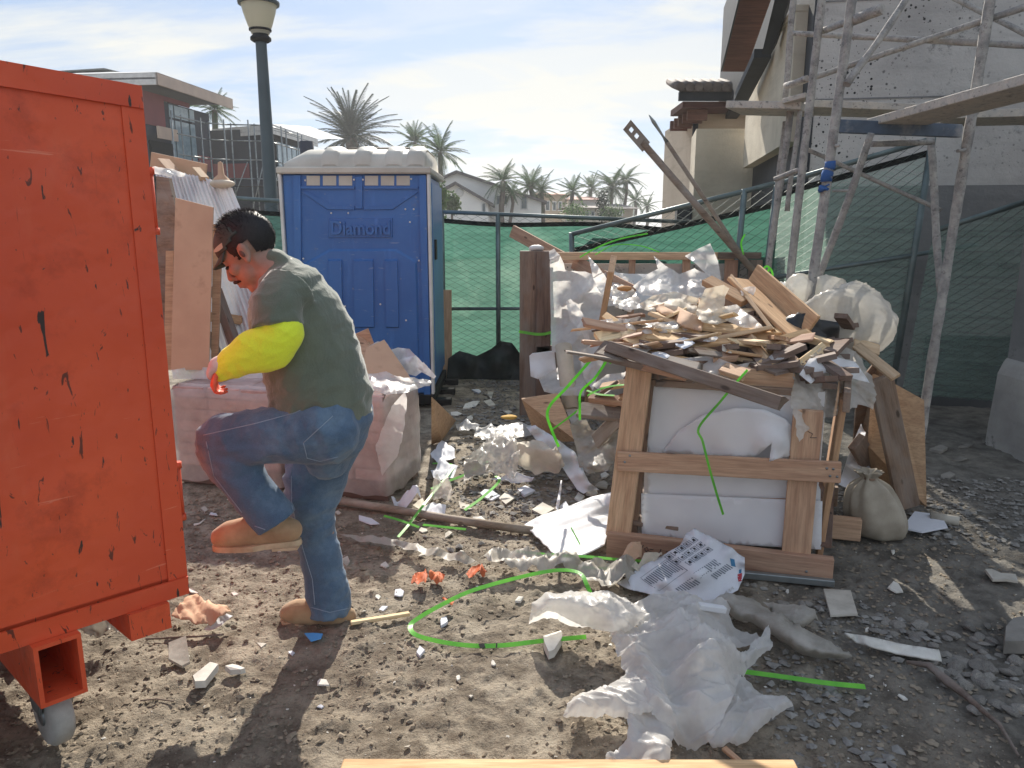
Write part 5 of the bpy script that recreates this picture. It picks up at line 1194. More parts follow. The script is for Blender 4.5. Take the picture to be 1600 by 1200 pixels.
# ------------------------------------------------------------------ front crate
FL, FR = G(955, 868), G(1302, 912); FL.z = FR.z = 0; ce = (FR - FL).normalized(); cb = Vector((.40, .92, 0)).normalized()
pF = Pl(FL, FR)
cr = thing('wooden_crate', 'open lumber crate in front holding white foam sheets under a heap of scrap wood', 'crate', (FL + FR) / 2 + cb * .4)
def on(px, py, off=0.): return pF.at(px, py, off)
def crb(name, a, b, w, t, m, off=0., label=None): return plank(name, on(*a, off), on(*b, off), w, t, m, cr, 0, label=label, up=tuple(pF.n))
crb('bottom_rail', (949, 849), (1301, 893), .125, .045, 'lumber_red', .03)
crb('mid_rail', (965, 720), (1314, 738), .092, .022, 'lumber_red', .045)
crb('post', (966, 838), (1001, 562), .115, .04, 'lumber_red', .004)
crb('post', (1243, 872), (1263, 640), .120, .03, 'lumber_red', .004)
crb('top_rail', (1002, 574), (1240, 600), .10, .03, 'lumber_red', -.05)
crb('top_rail', (1010, 597), (1240, 612), .03, .03, 'lumber_old', -.03)
crb('post', (985, 838), (1012, 600), .06, .04, 'lumber_old', -.06)
for k, (f_, m_, w_) in enumerate(((.06, 'lumber', .06), (.16, 'lumber_red', .08), (.27, 'lumber_red', .09), (.38, 'lumber_old', .05), (.85, 'lumber_red', .09))):
    p = FR - ce * .07 + cb * f_; plank('side_post', p + Vector((0, 0, .06)), p + Vector((.05, 0, .80)), w_, .025, m_, cr, 0, up=tuple(ce))
for k in (.1, .9): p = FL + ce * .05 + cb * k; plank('side_post', p + Vector((0, 0, .06)), p + Vector((.03, 0, .9)), .09, .03, 'lumber_old', cr, 0, up=tuple(ce))
plank('bottom_rail', FR - ce * .35 + cb * .46 + Vector((0, 0, .075)), FR + ce * .11 + cb * .46 + Vector((0, 0, .075)), .11, .045, 'lumber_red', cr, R(90))
plank('bottom_rail', FL + cb * .95 + Vector((0, 0, .07)), FR + cb * .95 + Vector((0, 0, .07)), .11, .045, 'lumber_old', cr, R(90))
plank('top_rail', FR - ce * .05 + Vector((.04, 0, .80)), FR - ce * .05 + cb * .95 + Vector((.04, 0, .86)), .09, .03, 'lumber_old', cr, R(90))
plank('top_rail', FL + ce * .04 + Vector((.03, 0, .88)), FL + ce * .04 + cb * .95 + Vector((.03, 0, .93)), .09, .03, 'lumber_old', cr, R(90))
plank('top_rail', FL + cb * .95 + Vector((.0, 0, .90)), FR + cb * .95 + Vector((0, 0, .9)), .09, .03, 'lumber_old', cr, R(90))
for k in range(6):
    p = FL + ce * (.08 + k * .165) + cb * .02; plank('floor_board', p + Vector((0, 0, .15)), p + cb * .93 + Vector((0, 0, .15)), .12, .02, 'lumber_old', cr)
# writing on the rail
def stroke(pl, pts, off, w, m, parent, name='writing'):
    mb = MB()
    for s in pts: mb.tube([pl.at(x, y, off) for x, y in s], w, 5)
    return mb.build(name, m, parent)
stroke(pF, [[(994, 862), (997, 850), (1000, 864), (1005, 852)], [(1009, 862), (1007, 857), (1011, 855), (1013, 860), (1009, 862)], [(1015, 858), (1021, 859)], [(1015, 862), (1020, 863)], [(1028, 870), (1033, 858)], [(1040, 862), (1047, 863)]], .0535, .0016, 'ink', cr)
stroke(pF, [[(1262, 674), (1270, 678), (1266, 684), (1276, 684)]], .021, .0014, 'ink', cr)
mb = MB()
for a, b in ((1292, 732), (1302, 733), (1297, 744), (1308, 745), (976, 722), (984, 712), (1090, 876), (1260, 893), (1270, 904)): mb.lathe(on(a, b, .057), [(.006, 0), (.005, .002), (0, .003)], 8, pF.n)
mb.build('nail_head', 'steel', cr)
fo = lambda o, d, **k: sheet_on('foam_sheet', pF, [(x, y, z) for x, y, z in o], 'foam', thick=.006, step=9, pw=3, group='foam sheets in the front crate', **k)
fo([(1012, 603, -.055), (1242, 601, -.055), (1250, 690, -.055), (1282, 765, -.05), (1282, 790, -.05), (1012, 785, -.05)], 1, amp=.006, freq=3, seed=3, cat='foam sheet', label='upper white foam sheet filling the front of the front crate')
fo([(1002, 771, -.026), (1285, 783, -.026), (1283, 858, -.024), (1140, 850, -.012), (1003, 838, -.024)], 1, amp=.007, freq=3, seed=6, cat='foam sheet', label='lower white foam sheet bulging between the rails of the front crate')
fo([(1034, 706, -.044), (1062, 672, -.03), (1100, 648, -.012), (1150, 637, .0), (1195, 640, .01), (1228, 655, .0), (1245, 678, -.02), (1246, 698, -.02), (1232, 713, .02), (1202, 721, .06), (1206, 692, .05), (1180, 715, .0), (1100, 712, -.03)], 1, amp=.004, freq=3, seed=9, cat='foam sheet', label='curled corner of foam peeling forward above the mid rail of the front crate', inner=((1150, 680, .0), (1220, 690, .05)))
MB_ = MB(); MB_.prism([FL + cb * .10 + ce * .12 + Vector((0, 0, .17)), FR + cb * .10 - ce * .10 + Vector((0, 0, .17)), FR + cb * .10 - ce * .10 + Vector((0, 0, .82)), FL + cb * .10 + ce * .12 + Vector((0, 0, .84))], cb * .78)
tag(MB_.build('foam_stack', 'foam'), 'thick stack of foam sheets behind the front sheets inside the front crate', 'foam stack')
plank('batten', on(1040, 778, -.034), on(1240, 781, -.034), .012, .006, 'lumber_red', None, R(90), label='thin reddish batten pinched between the two foam sheets', cat='batten')

# heap of scrap wood on top of the crate
def PY(px, py, dy=0.): return P(px, py, 3.22 + (575 - py) * .0062 + dy)
def hb(a, b, w, t, m, label, roll=0., rag=.02, up=(0, -.25, 1), group=None, da=0., db=0., name='board'):
    return plank(name, PY(*a, da), PY(*b, db), w, t, m, None, roll, up, rag, label, 'board', group)
dw = hb((950, 541), (1222, 631), .052, .035, 'lumber_grey', 'long weathered stick sliding down across the foam of the front crate', R(60), da=-.06, db=-.20)
nails(dw, dw.matrix_world, [(.38, 0, .017), (.37, .01, .017)])
dw = hb((936, 546), (1090, 583), .13, .035, 'lumber_grey', 'grey board end sticking out over the crate\'s left post', .1, da=.02)
b1_ = hb((1152, 437), (1250, 530), .13, .022, 'lumber', 'fresh flat board forming the floor of the long trough on the heap', -.1, .01, (.2, -.5, 1))
b2_ = hb((1176, 430), (1268, 512), .13, .022, 'lumber', 'fresh board standing on edge along the right of the trough', R(75), .01, (.2, -.5, 1), db=-.05)
hb((1146, 436), (1212, 522), .06, .02, 'lumber_pale', 'pale split lath along the left of the trough', R(-40), .03, (.2, -.5, 1))
b3_ = hb((1104, 438), (1166, 472), .075, .035, 'lumber', 'orange toned board with nails standing up beside the white flap', .2, .0); nails(b3_, b3_.matrix_world, [(-.1, .01, .018), (-.08, -.01, .018), (-.05, .0, .018)], .04)
hb((1088, 508), (1160, 516), .09, .02, 'lumber_pale', 'pale board lying level under the paper fold on the heap'); hb((1158, 519), (1234, 519), .07, .025, 'lumber', 'board end facing the front just below the trough')
hb((934, 529), (990, 518), .075, .028, 'lumber_pale', 'pale broken board end at the left tip of the heap', .3); hb((982, 538), (1022, 522), .07, .03, 'lumber', 'second light board end from the left tip of the heap', .2)
hb((1012, 528), (1062, 532), .08, .03, 'lumber', 'third light board with chipped end from the left of the heap'); hb((1022, 490), (1090, 516), .11, .02, 'lumber_pale', 'wide bowed pale panel under the crumpled paper on the heap', -.3)
hb((1172, 530), (1198, 568), .05, .03, 'lumber_pale', 'short pale block tipped on its end at the heap front', R(60)); hb((1194, 540), (1232, 530), .04, .02, 'lumber_pale', 'pale slat pair poking right at the heap front')
hb((1196, 550), (1230, 541), .04, .02, 'lumber_pale', 'lower of the pale slats poking right at the heap front'); hb((1188, 568), (1218, 574), .05, .03, 'lumber', 'squat board end lowest at the heap front')
hb((1220, 566), (1250, 572), .04, .02, 'lumber_grey', 'thin grey board end next to the clear bag'); b4_ = hb((1262, 528), (1298, 538), .09, .03, 'lumber_pale', 'pale board with three bent nails at the right tip of the heap', -.2); nails(b4_, b4_.matrix_world, [(-.03, 0, .015), (.0, .01, .015), (.02, -.01, .015)], .045)
hb((1246, 574), (1288, 542), .05, .02, 'lumber_pale', 'split pale shingle rising to the right tip of the heap', R(40)); hb((1338, 540), (1400, 590), .05, .02, 'lumber_pale', 'pale lath with round end sticking out over the plywood on the right', .5, .0, da=.3, db=.35)
hb((1335, 537), (1372, 548), .10, .02, 'lumber_pale', 'flat pale board end beside the clear bags on the right', .2, da=.35, db=.4); hb((1112, 560), (1150, 556), .06, .03, 'lumber_red', 'reddish block end in the middle of the heap front')
hb((965, 498), (1005, 492), .03, .02, 'lumber_red', 'thin reddish lath left of the paper fold', da=.25, db=.3)
hb((1010, 572), (1075, 588), .06, .025, 'lumber_red', 'reddish slat under the grey board end'); hb((1130, 575), (1165, 586), .10, .02, 'lumber_red', 'reddish board tucked under the heap beside the strap')
G1 = 'broken board ends jumbled in the heap'; L1 = 'short broken board end jumbled into the scrap heap on the front crate'
r = random.Random(12); pc_n = 0
for k in range(54):
    px = r.uniform(955, 1232); py = r.uniform(478, 572)
    if py < 500 and (px < 1030 or px > 1230): continue
    if 1140 < px < 1265 and py < 518: continue
    a = r.gauss(0, .35) + (0 if r.random() < .75 else 1.0); ln = r.uniform(.2, .58); p = PY(px, py, r.uniform(.01, .07)); d = Vector((math.cos(a), math.sin(a) * r.choice((-1, 1)), r.uniform(-.25, .3))).normalized() * ln / 2
    plank('board', p - d, p + d, r.choice((.03, .04, .055, .07)), r.choice((.010, .014, .02)), r.choice(('lumber', 'lumber_pale', 'lumber_pale', 'lumber_red', 'lumber_grey', 'lumber')), None, r.uniform(-.6, .6), (0, -.2, 1), .015, L1, 'board', G1)
# unseen fill of the heap
mb = MB(); r = random.Random(5)
for k in range(160):
    p = FL.lerp(FR, r.uniform(.04, .96)) + cb * r.uniform(.05, .95); p.z = r.uniform(.84, .93 + .16 * min(1, (p.y - 3.1) / .7)); a = r.uniform(0, 6.3)
    mb.box((-r.uniform(.05, .14), -.03, -.012), (r.uniform(.05, .14), .03, .012), T=Matrix.Translation(p) @ Matrix.Rotation(a, 4, 'Z') @ Matrix.Rotation(r.uniform(-.4, .4), 4, 'Y'))
tag(mb.build('wood_scraps', 'lumber_old'), kind='stuff', label='mass of small splintered wood filling the heap on the front crate', cat='wood scraps')
# paper and film on the heap
SH = lambda o, m, lb, seed, amp=.05, freq=7, cat='plastic sheet', **k: sheet('plastic_sheet', o, m, 'Y', step=3, amp=amp, freq=freq, seed=seed, label=lb, cat=cat, **k)
SH([(988, 448, 4.25), (1012, 428, 4.3), (1028, 420, 4.35), (1022, 399, 4.4), (1040, 415, 4.35), (1062, 428, 4.3), (1084, 420, 4.25), (1106, 428, 4.2), (1118, 448, 4.1), (1108, 470, 4.0), (1082, 482, 3.9), (1060, 470, 3.95), (1030, 462, 4.05), (1005, 462, 4.1)], 'film', 'large white sheet with a spiky tip draped over the back of the heap', 51, .06, 4.5)
SH([(1070, 400, 4.3), (1092, 388, 4.4), (1110, 380, 4.45), (1122, 408, 4.4), (1127, 440, 4.25), (1112, 436, 4.2), (1086, 412, 4.2)], 'film', 'white flap standing highest at the back of the heap', 52, .05, 5)
SH([(1092, 478, 3.75), (1100, 452, 3.8), (1128, 446, 3.78), (1140, 450, 3.75), (1130, 478, 3.7), (1142, 500, 3.6), (1118, 508, 3.55), (1094, 504, 3.55), (1086, 490, 3.65)], 'cream', 'creased cream paper fold in the middle of the heap', 53, .08, 9)
SH([(1126, 480, 3.72), (1150, 476, 3.75), (1180, 498, 3.6), (1194, 514, 3.5), (1160, 512, 3.5), (1132, 500, 3.6)], 'film', 'white paper patch just left of the trough', 54, .03)
SH([(934, 501, 3.72), (960, 497, 3.75), (1005, 500, 3.72), (1050, 508, 3.65), (1078, 516, 3.55), (1040, 520, 3.52), (1008, 522, 3.5), (985, 514, 3.55), (955, 510, 3.6)], 'film', 'flat white foam wrap on the left tip of the heap', 55, .05)
SH([(994, 478, 3.95), (1020, 462, 4.0), (1052, 456, 4.0), (1090, 466, 3.9), (1088, 490, 3.75), (1050, 486, 3.8), (1020, 490, 3.8)], 'cream', 'bent cream coloured board lining curled over the heap', 56, .05, 6)
SH([(1014, 480, 3.85), (1045, 472, 3.9), (1100, 500, 3.62), (1096, 518, 3.5), (1070, 512, 3.52), (1040, 494, 3.7)], 'cardboard', 'dusty tan cardboard wedge under the cream lining', 57, .02, 5, 'cardboard', thick=.006)
SH([(955, 455, 4.3), (970, 445, 4.3), (990, 452, 4.25), (1000, 470, 4.1), (985, 488, 4.0), (960, 480, 4.1)], 'film_clear', 'tangle of clear film left of the heap', 58, .06, 8)
SH([(1062, 560, 3.30), (1110, 556, 3.32), (1150, 570, 3.28), (1172, 566, 3.28), (1148, 598, 3.18), (1116, 590, 3.2), (1080, 578, 3.25)], 'film', 'white sheet tongue hanging under the front of the heap', 59, .03)
rp_ = random.Random(77)
for k, (x, y, w, h, m_, lb) in enumerate(((1000, 545, 34, 16, 'film', 'white film scrap on the broken board ends at the left of the heap'), (1068, 536, 40, 18, 'paper', 'torn white paper lying over boards in the middle of the heap'), (1105, 528, 30, 14, 'foam', 'white foam sliver between boards under the paper fold'), (1040, 508, 46, 16, 'film', 'long white film tongue in front of the wide bowed panel'), (1140, 545, 34, 16, 'cream', 'cream paper scrap among boards below the trough'), (985, 478, 44, 20, 'film', 'white film bunch at the left back of the heap'), (1170, 455, 30, 18, 'film', 'white film tuft left of the upright trough board'), (1215, 558, 30, 14, 'film', 'white film bit at the front right of the heap'), (1030, 556, 30, 12, 'paper', 'white paper strip under the boards at the heap front'))):
    o = [(x + w * .5 * math.cos(q) * rp_.uniform(.6, 1.2), y + h * .5 * math.sin(q) * rp_.uniform(.6, 1.2), 3.16 + (575 - y - h * .5 * math.sin(q)) * .0062) for q in (j * 2 * math.pi / 8 for j in range(8))]
    SH(o, m_, lb, 400 + k, .03, 7)
c = PY(975, 451, .1); blob('paper_scrap', c, (.04, .03, .015), mat('orange_paper', srgb(206, 150, 96), rough=.9), 3, .3, n=14, label='small orange scrap in the film left of the heap', cat='paper')
blob('black_bag', PY(1262, 520, .10), (.12, .10, .10), mat('black_bag', srgb(26, 28, 30), srgb(18, 20, 22), rough=.35, spec=.5), 6, .3, 9, label='black plastic bag bulging between the trough and the clear bags', cat='bag')
blob('black_bag', PY(1230, 545, .10), (.10, .08, .06), 'black', 7, .3, 9, label='dark bag in the hollow under the trough', cat='bag')
# clear bags at the right corner of the crate
blob('plastic_bag', PY(1322, 500, .32), (.20, .18, .19), 'film_clear', 3, .15, 5, 64, label='big clear plastic bag slumped on the right end of the heap', cat='bag', cr=1.6)
blob('plastic_bag', PY(1295, 470, .45), (.11, .10, .11), 'film_clear', 9, .18, 6, 52, label='knotted clear bag top behind the black bag', cat='bag', cr=1.6)
blob('plastic_bag', PY(1246, 455, .30), (.075, .07, .10), 'film_clear', 13, .18, 6, 44, label='pale greenish bag standing behind the trough', cat='bag', cr=1.4)
blob('plastic_bag', PY(1222, 456, .40), (.06, .06, .05), 'film', 14, .3, 9, 30, label='small white bag left of the greenish bag', cat='bag', cr=1.4)
SH([(1236, 605, 3.16), (1240, 575, 3.20), (1262, 556, 3.30), (1290, 540, 3.4), (1325, 545, 3.5), (1345, 560, 3.52), (1360, 585, 3.52), (1366, 610, 3.5), (1362, 640, 3.45), (1340, 632, 3.35), (1318, 648, 3.28), (1290, 652, 3.18), (1262, 672, 3.10), (1246, 690, 3.06), (1240, 650, 3.10)], 'film_clear', 'clear plastic cover draped over the right corner of the front crate', 61, .06, 8, rag=2.)
SH([(1248, 585, 3.12), (1266, 560, 3.24), (1300, 556, 3.34), (1335, 565, 3.38), (1352, 588, 3.36), (1358, 598, 3.34), (1320, 588, 3.28), (1290, 582, 3.22), (1268, 600, 3.12)], 'foam', 'smooth white foam sheet folded over the clear cover at the corner', 62, .02, 4)
# plywood and plank leaning on the right side
b = MB(); b.prism([G(1448, 792), P(1444, 625, 3.9), P(1395, 598, 3.95), P(1368, 585, 4.0), P(1360, 700, 3.95), G(1372, 770)], (-.01, .014, 0)); tag(b.build('plywood_sheet', 'plywood'), 'brown plywood sheet leaning at the far right of the crate heap', 'plywood sheet')
b = MB(); b.prism([G(1392, 770), G(1330, 745), P(1340, 600, 4.15), P(1372, 560, 4.15), P(1392, 580, 4.0)], (0, .014, 0)); tag(b.build('plywood_sheet', 'lumber_old'), 'dark plywood sheet in shade behind the leaning plank', 'plywood sheet')
plank('plank', G(1418, 800) + Vector((0, 0, .03)), P(1376, 590, 3.75), .115, .04, 'lumber_old', None, R(88), label='mud caked plank leaning against the right side of the crate heap', cat='plank')
plank('plank', G(1378, 760), P(1338, 690, 3.9), .10, .04, 'lumber_old', None, R(70), label='dark short plank lying low in the gap by the sack', cat='plank')
sheet('paper_scrap', [(1310, 760, .02), (1330, 700, .30), (1345, 665, .42), (1352, 680, .40), (1345, 720, .2), (1390, 762, .05), (1350, 775, .02)], 'paper', 'z', step=5, amp=.02, freq=6, seed=71, label='blue white board propped between crate and sack', cat='board')
# sack
sk = G(1385, 845); T = Matrix.Rotation(R(-18), 4, 'Y') @ Matrix.Rotation(R(15), 4, 'Z'); t = thing('sandbag', 'tied beige sand sack slumped on the ground beside the front crate', 'sack', sk)
sm = MB(); vs = []; NA, prof = 48, [(.0, .0), (.10, .0), (.135, .03), (.145, .09), (.135, .16), (.115, .22), (.085, .265), (.045, .29), (.030, .302), (.040, .318), (.062, .335), (.060, .34), (.03, .325), (.0, .31)]
for i_, (rr_, zz_) in enumerate(prof):
    for k in range(NA):
        a_ = 2 * math.pi * k / NA; pl_ = 1 + (.05 + .22 * max(0, min(1, (zz_ - .2) / .1))) * math.sin(a_ * 9 + 2 * math.sin(a_ * 2)) * (1 if zz_ > .03 else 0) + .10 * mnoise.noise(Vector((math.cos(a_) * 2, math.sin(a_) * 2, zz_ * 9)))
        vs.append(Vector((rr_ * math.cos(a_) * pl_ * 1.05 - zz_ * .38 + (zz_ ** 2) * .3, rr_ * math.sin(a_) * pl_ * .85 + .06, zz_ * 1.02)))
sm.add([sk + v for v in vs], [(i_ * NA + k, i_ * NA + (k + 1) % NA, (i_ + 1) * NA + (k + 1) % NA, (i_ + 1) * NA + k) for i_ in range(len(prof) - 1) for k in range(NA)], True)
so_ = sm.build('sack_body', 'sackcloth', t); so_.modifiers.new('ss', 'SUBSURF').render_levels = 1
MB().lathe(sk + Vector((-.30 * .38 + .027, .06, .307)), [(.033, -.006), (.036, 0), (.033, .006)], 16).build('tie', 'lumber_old', t)

# ------------------------------------------------------------------ rear crate
RY = 6.1
rc = thing('wooden_crate', 'tall weathered crate at the back with a thick left post, full of white sheets', 'crate', (P(1000, 500, RY).x, RY + .4, 0))
rz = P(836, 392, RY).z
for a, b, m_, dy in ((812, 837.5, 'lumber_old', 0), (837, 860, 'lumber_old', -.03)):
    xa, xb = P(a, 500, RY).x, P(b, 500, RY).x; plank('post', ((xa + xb) / 2, RY + dy, .0), ((xa + xb) / 2, RY + dy, rz), xb - xa, .09, m_, rc, R(90))
zt2 = P(900, 400, RY).z; xr2 = P(1187, 400, RY).x
plank('top_rail', (P(859, 400, RY).x, RY, zt2), (P(1146, 400, RY).x, RY, zt2), .06, .045, 'lumber_red', rc, R(90)); plank('top_rail', (P(1120, 400, RY).x, RY - .03, zt2 + .005), (xr2, RY - .03, zt2 + .005), .05, .03, 'lumber_grey', rc, R(90))
for px, w_ in ((988, .05), (1073, .06), (1141, .10), (1174, .06), (1184, .05)): x = P(px, 430, RY).x; plank('post', (x, RY + .03 - (px > 1100) * .04, .05), (x, RY + .03 - (px > 1100) * .04, zt2 - .03), w_, .035, 'lumber_red' if px < 1160 else 'lumber_grey', rc, R(90))
MB().box((P(870, 430, RY + .1).x, RY + .1, .1), (xr2, RY + .12, P(900, 412, RY + .1).z)).build('back_panel', 'stucco_grey', rc)
for px, y0, y1, m_ in ((820, 555, 575, 'lumber_old'),): pass
plank('side_rail', (P(838, 600, RY).x, RY - .06, P(838, 560, RY).z), (P(905, 600, RY).x, RY - .06, P(838, 556, RY).z), .22, .03, 'lumber_old', rc, R(90))
plank('bottom_rail', (P(813, 600, RY).x, RY + .02, .08), (xr2, RY + .02, .08), .12, .05, 'lumber_old', rc, R(90))
blob('plaster_lump', P(838, 388, RY), (.06, .04, .03), 'white_paint', 2, .3, n=18, label='white plaster lump on top of the rear crate\'s thick post', cat='plaster lump')
plank('board', P(800, 361, 6.9), P(905, 418, 6.3), .11, .03, 'lumber_red', None, R(80), label='reddish board rising diagonally behind the rear crate post', cat='board')
plank('board', P(897, 409, 6.2), P(990, 458, 5.6), .11, .03, 'lumber_red', None, R(80), label='reddish board dipping into the rear crate behind the white sheets', cat='board')
SR = lambda o, lb, seed, amp=.05, freq=5, m='film', **k: sheet('plastic_sheet', o, m, 'Y', step=3.2, amp=amp, freq=freq, seed=seed, label=lb, cat='plastic sheet', **k)
SR([(859, 430, 5.9), (858, 392, 5.95), (866, 388, 5.95), (880, 412, 5.9), (884, 422, 5.85), (915, 424, 5.8), (940, 436, 5.7), (952, 455, 5.6), (944, 500, 5.5), (932, 540, 5.4), (905, 556, 5.4), (862, 550, 5.6), (860, 490, 5.8)], 'wide white sheet hanging inside the rear crate beside its thick post', 81, .12, 4)
SR([(918, 399, 5.75), (926, 408, 5.7), (938, 425, 5.6), (955, 444, 5.5), (958, 470, 5.4), (940, 462, 5.45), (926, 436, 5.6)], 'pointed white sheet corner sticking up in the rear crate', 82, .06, 5)
SR([(884, 470, 5.55), (892, 467, 5.5), (910, 488, 5.4), (918, 510, 5.3), (925, 548, 5.2), (908, 520, 5.3), (890, 500, 5.5)], 'curled white sheet in front of the hanging one in the rear crate', 83, .08, 6)
SR([(827, 556, 5.7), (832, 552, 5.7), (866, 548, 5.7), (870, 590, 5.65), (840, 592, 5.6), (829, 588, 5.65)], 'folded white foam pad leaning on the thick post', 84, .03, 4, 'foam', thick=.01)
SR([(842, 592, 5.5), (870, 575, 5.5), (900, 545, 5.5), (930, 540, 5.4), (920, 580, 5.2), (912, 618, 5.0), (880, 618, 5.0), (850, 612, 5.2)], 'grey white sheet spilling down below the rear crate', 85, .06, 5)
SR([(905, 550, 5.3), (930, 535, 5.2), (950, 520, 5.0), (945, 560, 4.9), (925, 610, 4.8), (912, 590, 5.0)], 'white sheet behind the leaning upright board', 86, .05, 5)
SR([(925, 602, 4.6), (948, 585, 4.6), (975, 582, 4.55), (985, 575, 4.5), (968, 600, 4.5), (945, 616, 4.5)], 'white sheet peeking out under the heap\'s left tip', 87, .04, 6)
SR([(900, 440, 6.15), (930, 425, 6.15), (985, 428, 6.1), (1060, 428, 6.1), (1062, 470, 5.8), (980, 476, 5.6), (930, 480, 5.7)], 'pale lining board across the middle of the rear crate', 88, .02, 3, 'foam')
SR([(940, 430, 5.9), (956, 420, 5.9), (990, 440, 5.8), (1000, 452, 5.7), (970, 470, 5.5), (945, 470, 5.5)], 'crumpled white sheet in the rear crate right of the upright board', 89, .1, 8)
tu = MB(); pa, pb = P(880, 540, 5.3), P(892, 640, 5.05); d = (pb - pa); n_ = 20
x, y, z = frame(d); vs = []
for p, s in ((pa, 1), (pb, .95)): vs += [p + (y * math.cos(2 * math.pi * k / n_) + z * math.sin(2 * math.pi * k / n_)) * .058 * s + (d.normalized() * .015 * mnoise.noise(Vector((k, 1, 1))) if s == 1 else Vector()) for k in range(n_)]
o = tu.add(vs, [(k, (k + 1) % n_, n_ + (k + 1) % n_, n_ + k) for k in range(n_)], True).build('cardboard_roll', 'cream'); o.modifiers.new('t', 'SOLIDIFY').thickness = .005; tag(o, 'upright cream cardboard tube open at the top between the crates', 'tube')
plank('board', G(912, 640) + Vector((0, -.15, .05)), P(957, 412, 4.75), .135, .04, 'lumber_red', None, R(78), label='upright reddish board leaning between the rear and front crate', cat='board')
b = MB(); b.prism([G(840, 690) + Vector((0, 0, 0)), P(815, 624, 5.0), P(872, 616, 5.0), P(902, 690, 4.75)], (0, .015, .006)); tag(b.build('board', 'plywood'), 'square plywood offcut leaning at the foot of the rear crate', 'board')
for k, (a, b_, w_, t_, m_, lb) in enumerate((((905, 640), (985, 648), .11, .03, 'lumber_grey', 'grey shelf board under the slats left of the front crate'), ((922, 622), (985, 628), .05, .04, 'lumber_red', 'reddish slat stacked left of the front crate post'), ((945, 634), (985, 618), .06, .04, 'lumber', 'lighter slat end crossing the stack left of the front crate'), ((934, 618), (960, 600), .07, .02, 'lumber_old', 'dark slat rising to the left tip of the heap'), ((940, 605), (992, 596), .05, .03, 'lumber_red', 'upper reddish slat left of the front crate post'), ((930, 690), (965, 655), .09, .02, 'lumber_grey', 'grey board leaning in the dark gap left of the front crate'))):
    plank('board', P(*a, 4.3), P(*b_, 4.15), w_, t_, m_, None, R(60) if k == 5 else .2, (0, -.4, 1), 0, lb, 'board')
SR([(890, 664, 4.45), (902, 656, 4.5), (915, 655, 4.5), (925, 672, 4.45), (950, 676, 4.4), (970, 668, 4.35), (974, 690, 4.3), (962, 715, 4.25), (950, 735, 4.15), (920, 740, 4.15), (905, 730, 4.25), (900, 700, 4.4)], 'dusty grey plastic bag slumped left of the front crate post', 90, .08, 8, 'film_dirty')
SR([(884, 640, 4.7), (906, 638, 4.7), (910, 662, 4.6), (895, 668, 4.6)], 'small grey flap of film hanging above the dusty bag', 91, .03, 8, 'film_dirty')
# two struts leaning out of the rear crate
for (a, Ya), (b_, Yb), rr, lb in ((((1003, 222), 5.6), ((1150, 392), 5.95), .026, 'thick metal strut with punched flat end leaning from the rear crate'), (((1042, 222), 5.8), ((1154, 392), 6.0), .016, 'thin metal strut leaning beside the thick one')):
    pa, pb = P(*a, Ya), P(*b_, Yb); d = (pb - pa).normalized(); t = thing('metal_strut', lb, 'strut', pb, 'struts leaning out of the rear crate')
    MB().tube([pa, pb, pb + d * .7], rr, 10).build('tube', 'lumber_grey', t); e = pa - d * .16
    x, y, z = frame(d); rg = MB(); ring = []
    if rr > .02:
        T = Matrix((d, y if abs(y.y) < abs(z.y) else z, Vector((0, 1, 0)))).transposed().to_4x4(); T.translation = pa
        for (x0, x1, y0, y1) in ((-.17, .05, -.045, -.016), (-.17, .05, .016, .045), (-.17, -.135, -.0155, .0155), (-.105, -.075, -.0155, .0155), (-.045, .05, -.0155, .0155)): rg.box((x0, y0, -.006), (x1, y1, .006), T=T)
        rg.build('end_plate', 'lumber_grey', t)
    else: rg.tube([pa, pa - d * .05, pa - d * .18, pa - d * .24], [rr, rr * .5, rr * .9, .003], 8).build('end_plate', 'steel', t)
# ------------------------------------------------------------------ scaffold at the right
def caked(name, base):
    m = NT(name); v = m.vec(); c = m.mix(m.rng(m.noise(v, 14, 8, .7), .38, .62), base, srgb(176, 172, 166)); c = m.mix(m.rng(m.noise(v, 34, 6, .7), .56, .68, 0, .8), c, srgb(84, 82, 82))
    c = m.mix(m.rng(m.noise(v, 6, 6, .65), .62, .72, 0, .6), c, srgb(120, 84, 66)); h = m.noise(v, 45, 6, .7); return m.fin(c, .85, m.bump(h, .8, .012), metal=0., spec=.25)
M['caked'] = caked('plaster_caked_steel', srgb(132, 130, 128)); M['plank_dirty'] = caked('plaster_caked_plank', srgb(196, 188, 176)); M['blue_tape'] = mat('blue_tape', srgb(50, 96, 160), rough=.6)
def rough_tube(name, a, b, r, m, parent, seed=0, n=9, mid=()):
    a = Vector(a); b = Vector(b); k = max(6, int((b - a).length / .06)); pts = []; rr = []
    for i in range(k + 1):
        t = i / k; p = a.lerp(b, t); s = mnoise.noise(p * 7 + Vector((seed, 0, 0))); pts.append(p + Vector((.004 * math.sin(t * 6 + seed), 0, 0))); rr.append(r * (1 + .16 * s + .10 * mnoise.noise(p * 31)))
    return MB().tube(pts, rr, n).build(name, m, parent)
sc_ = thing('scaffold', 'plaster caked steel scaffold standing before the grey house wall', 'scaffold', (2.2, 4.6, 0))
def down(px0, py0, px1, py1, Ya, Yb):
    """from a point of the tube on to the ground"""
    a = P(px0, py0, Ya); b = P(px1, py1, Yb); d = b - a; return a - d * .35, a + d * ((a.z + .02) / -d.z)
for (x0, y0, x1, y1, Yv, r_, nm) in ((1283, 0, 1236, 428, 4.75, .024, 'standard'), (1331, 0, 1268, 442, 4.25, .026, 'standard'), (1546, 0, 1458, 560, 4.3, .027, 'standard')):
    a, b_ = down(x0, y0, x1, y1, Yv, Yv); rough_tube(nm, a, b_, r_, 'caked', sc_, x0)
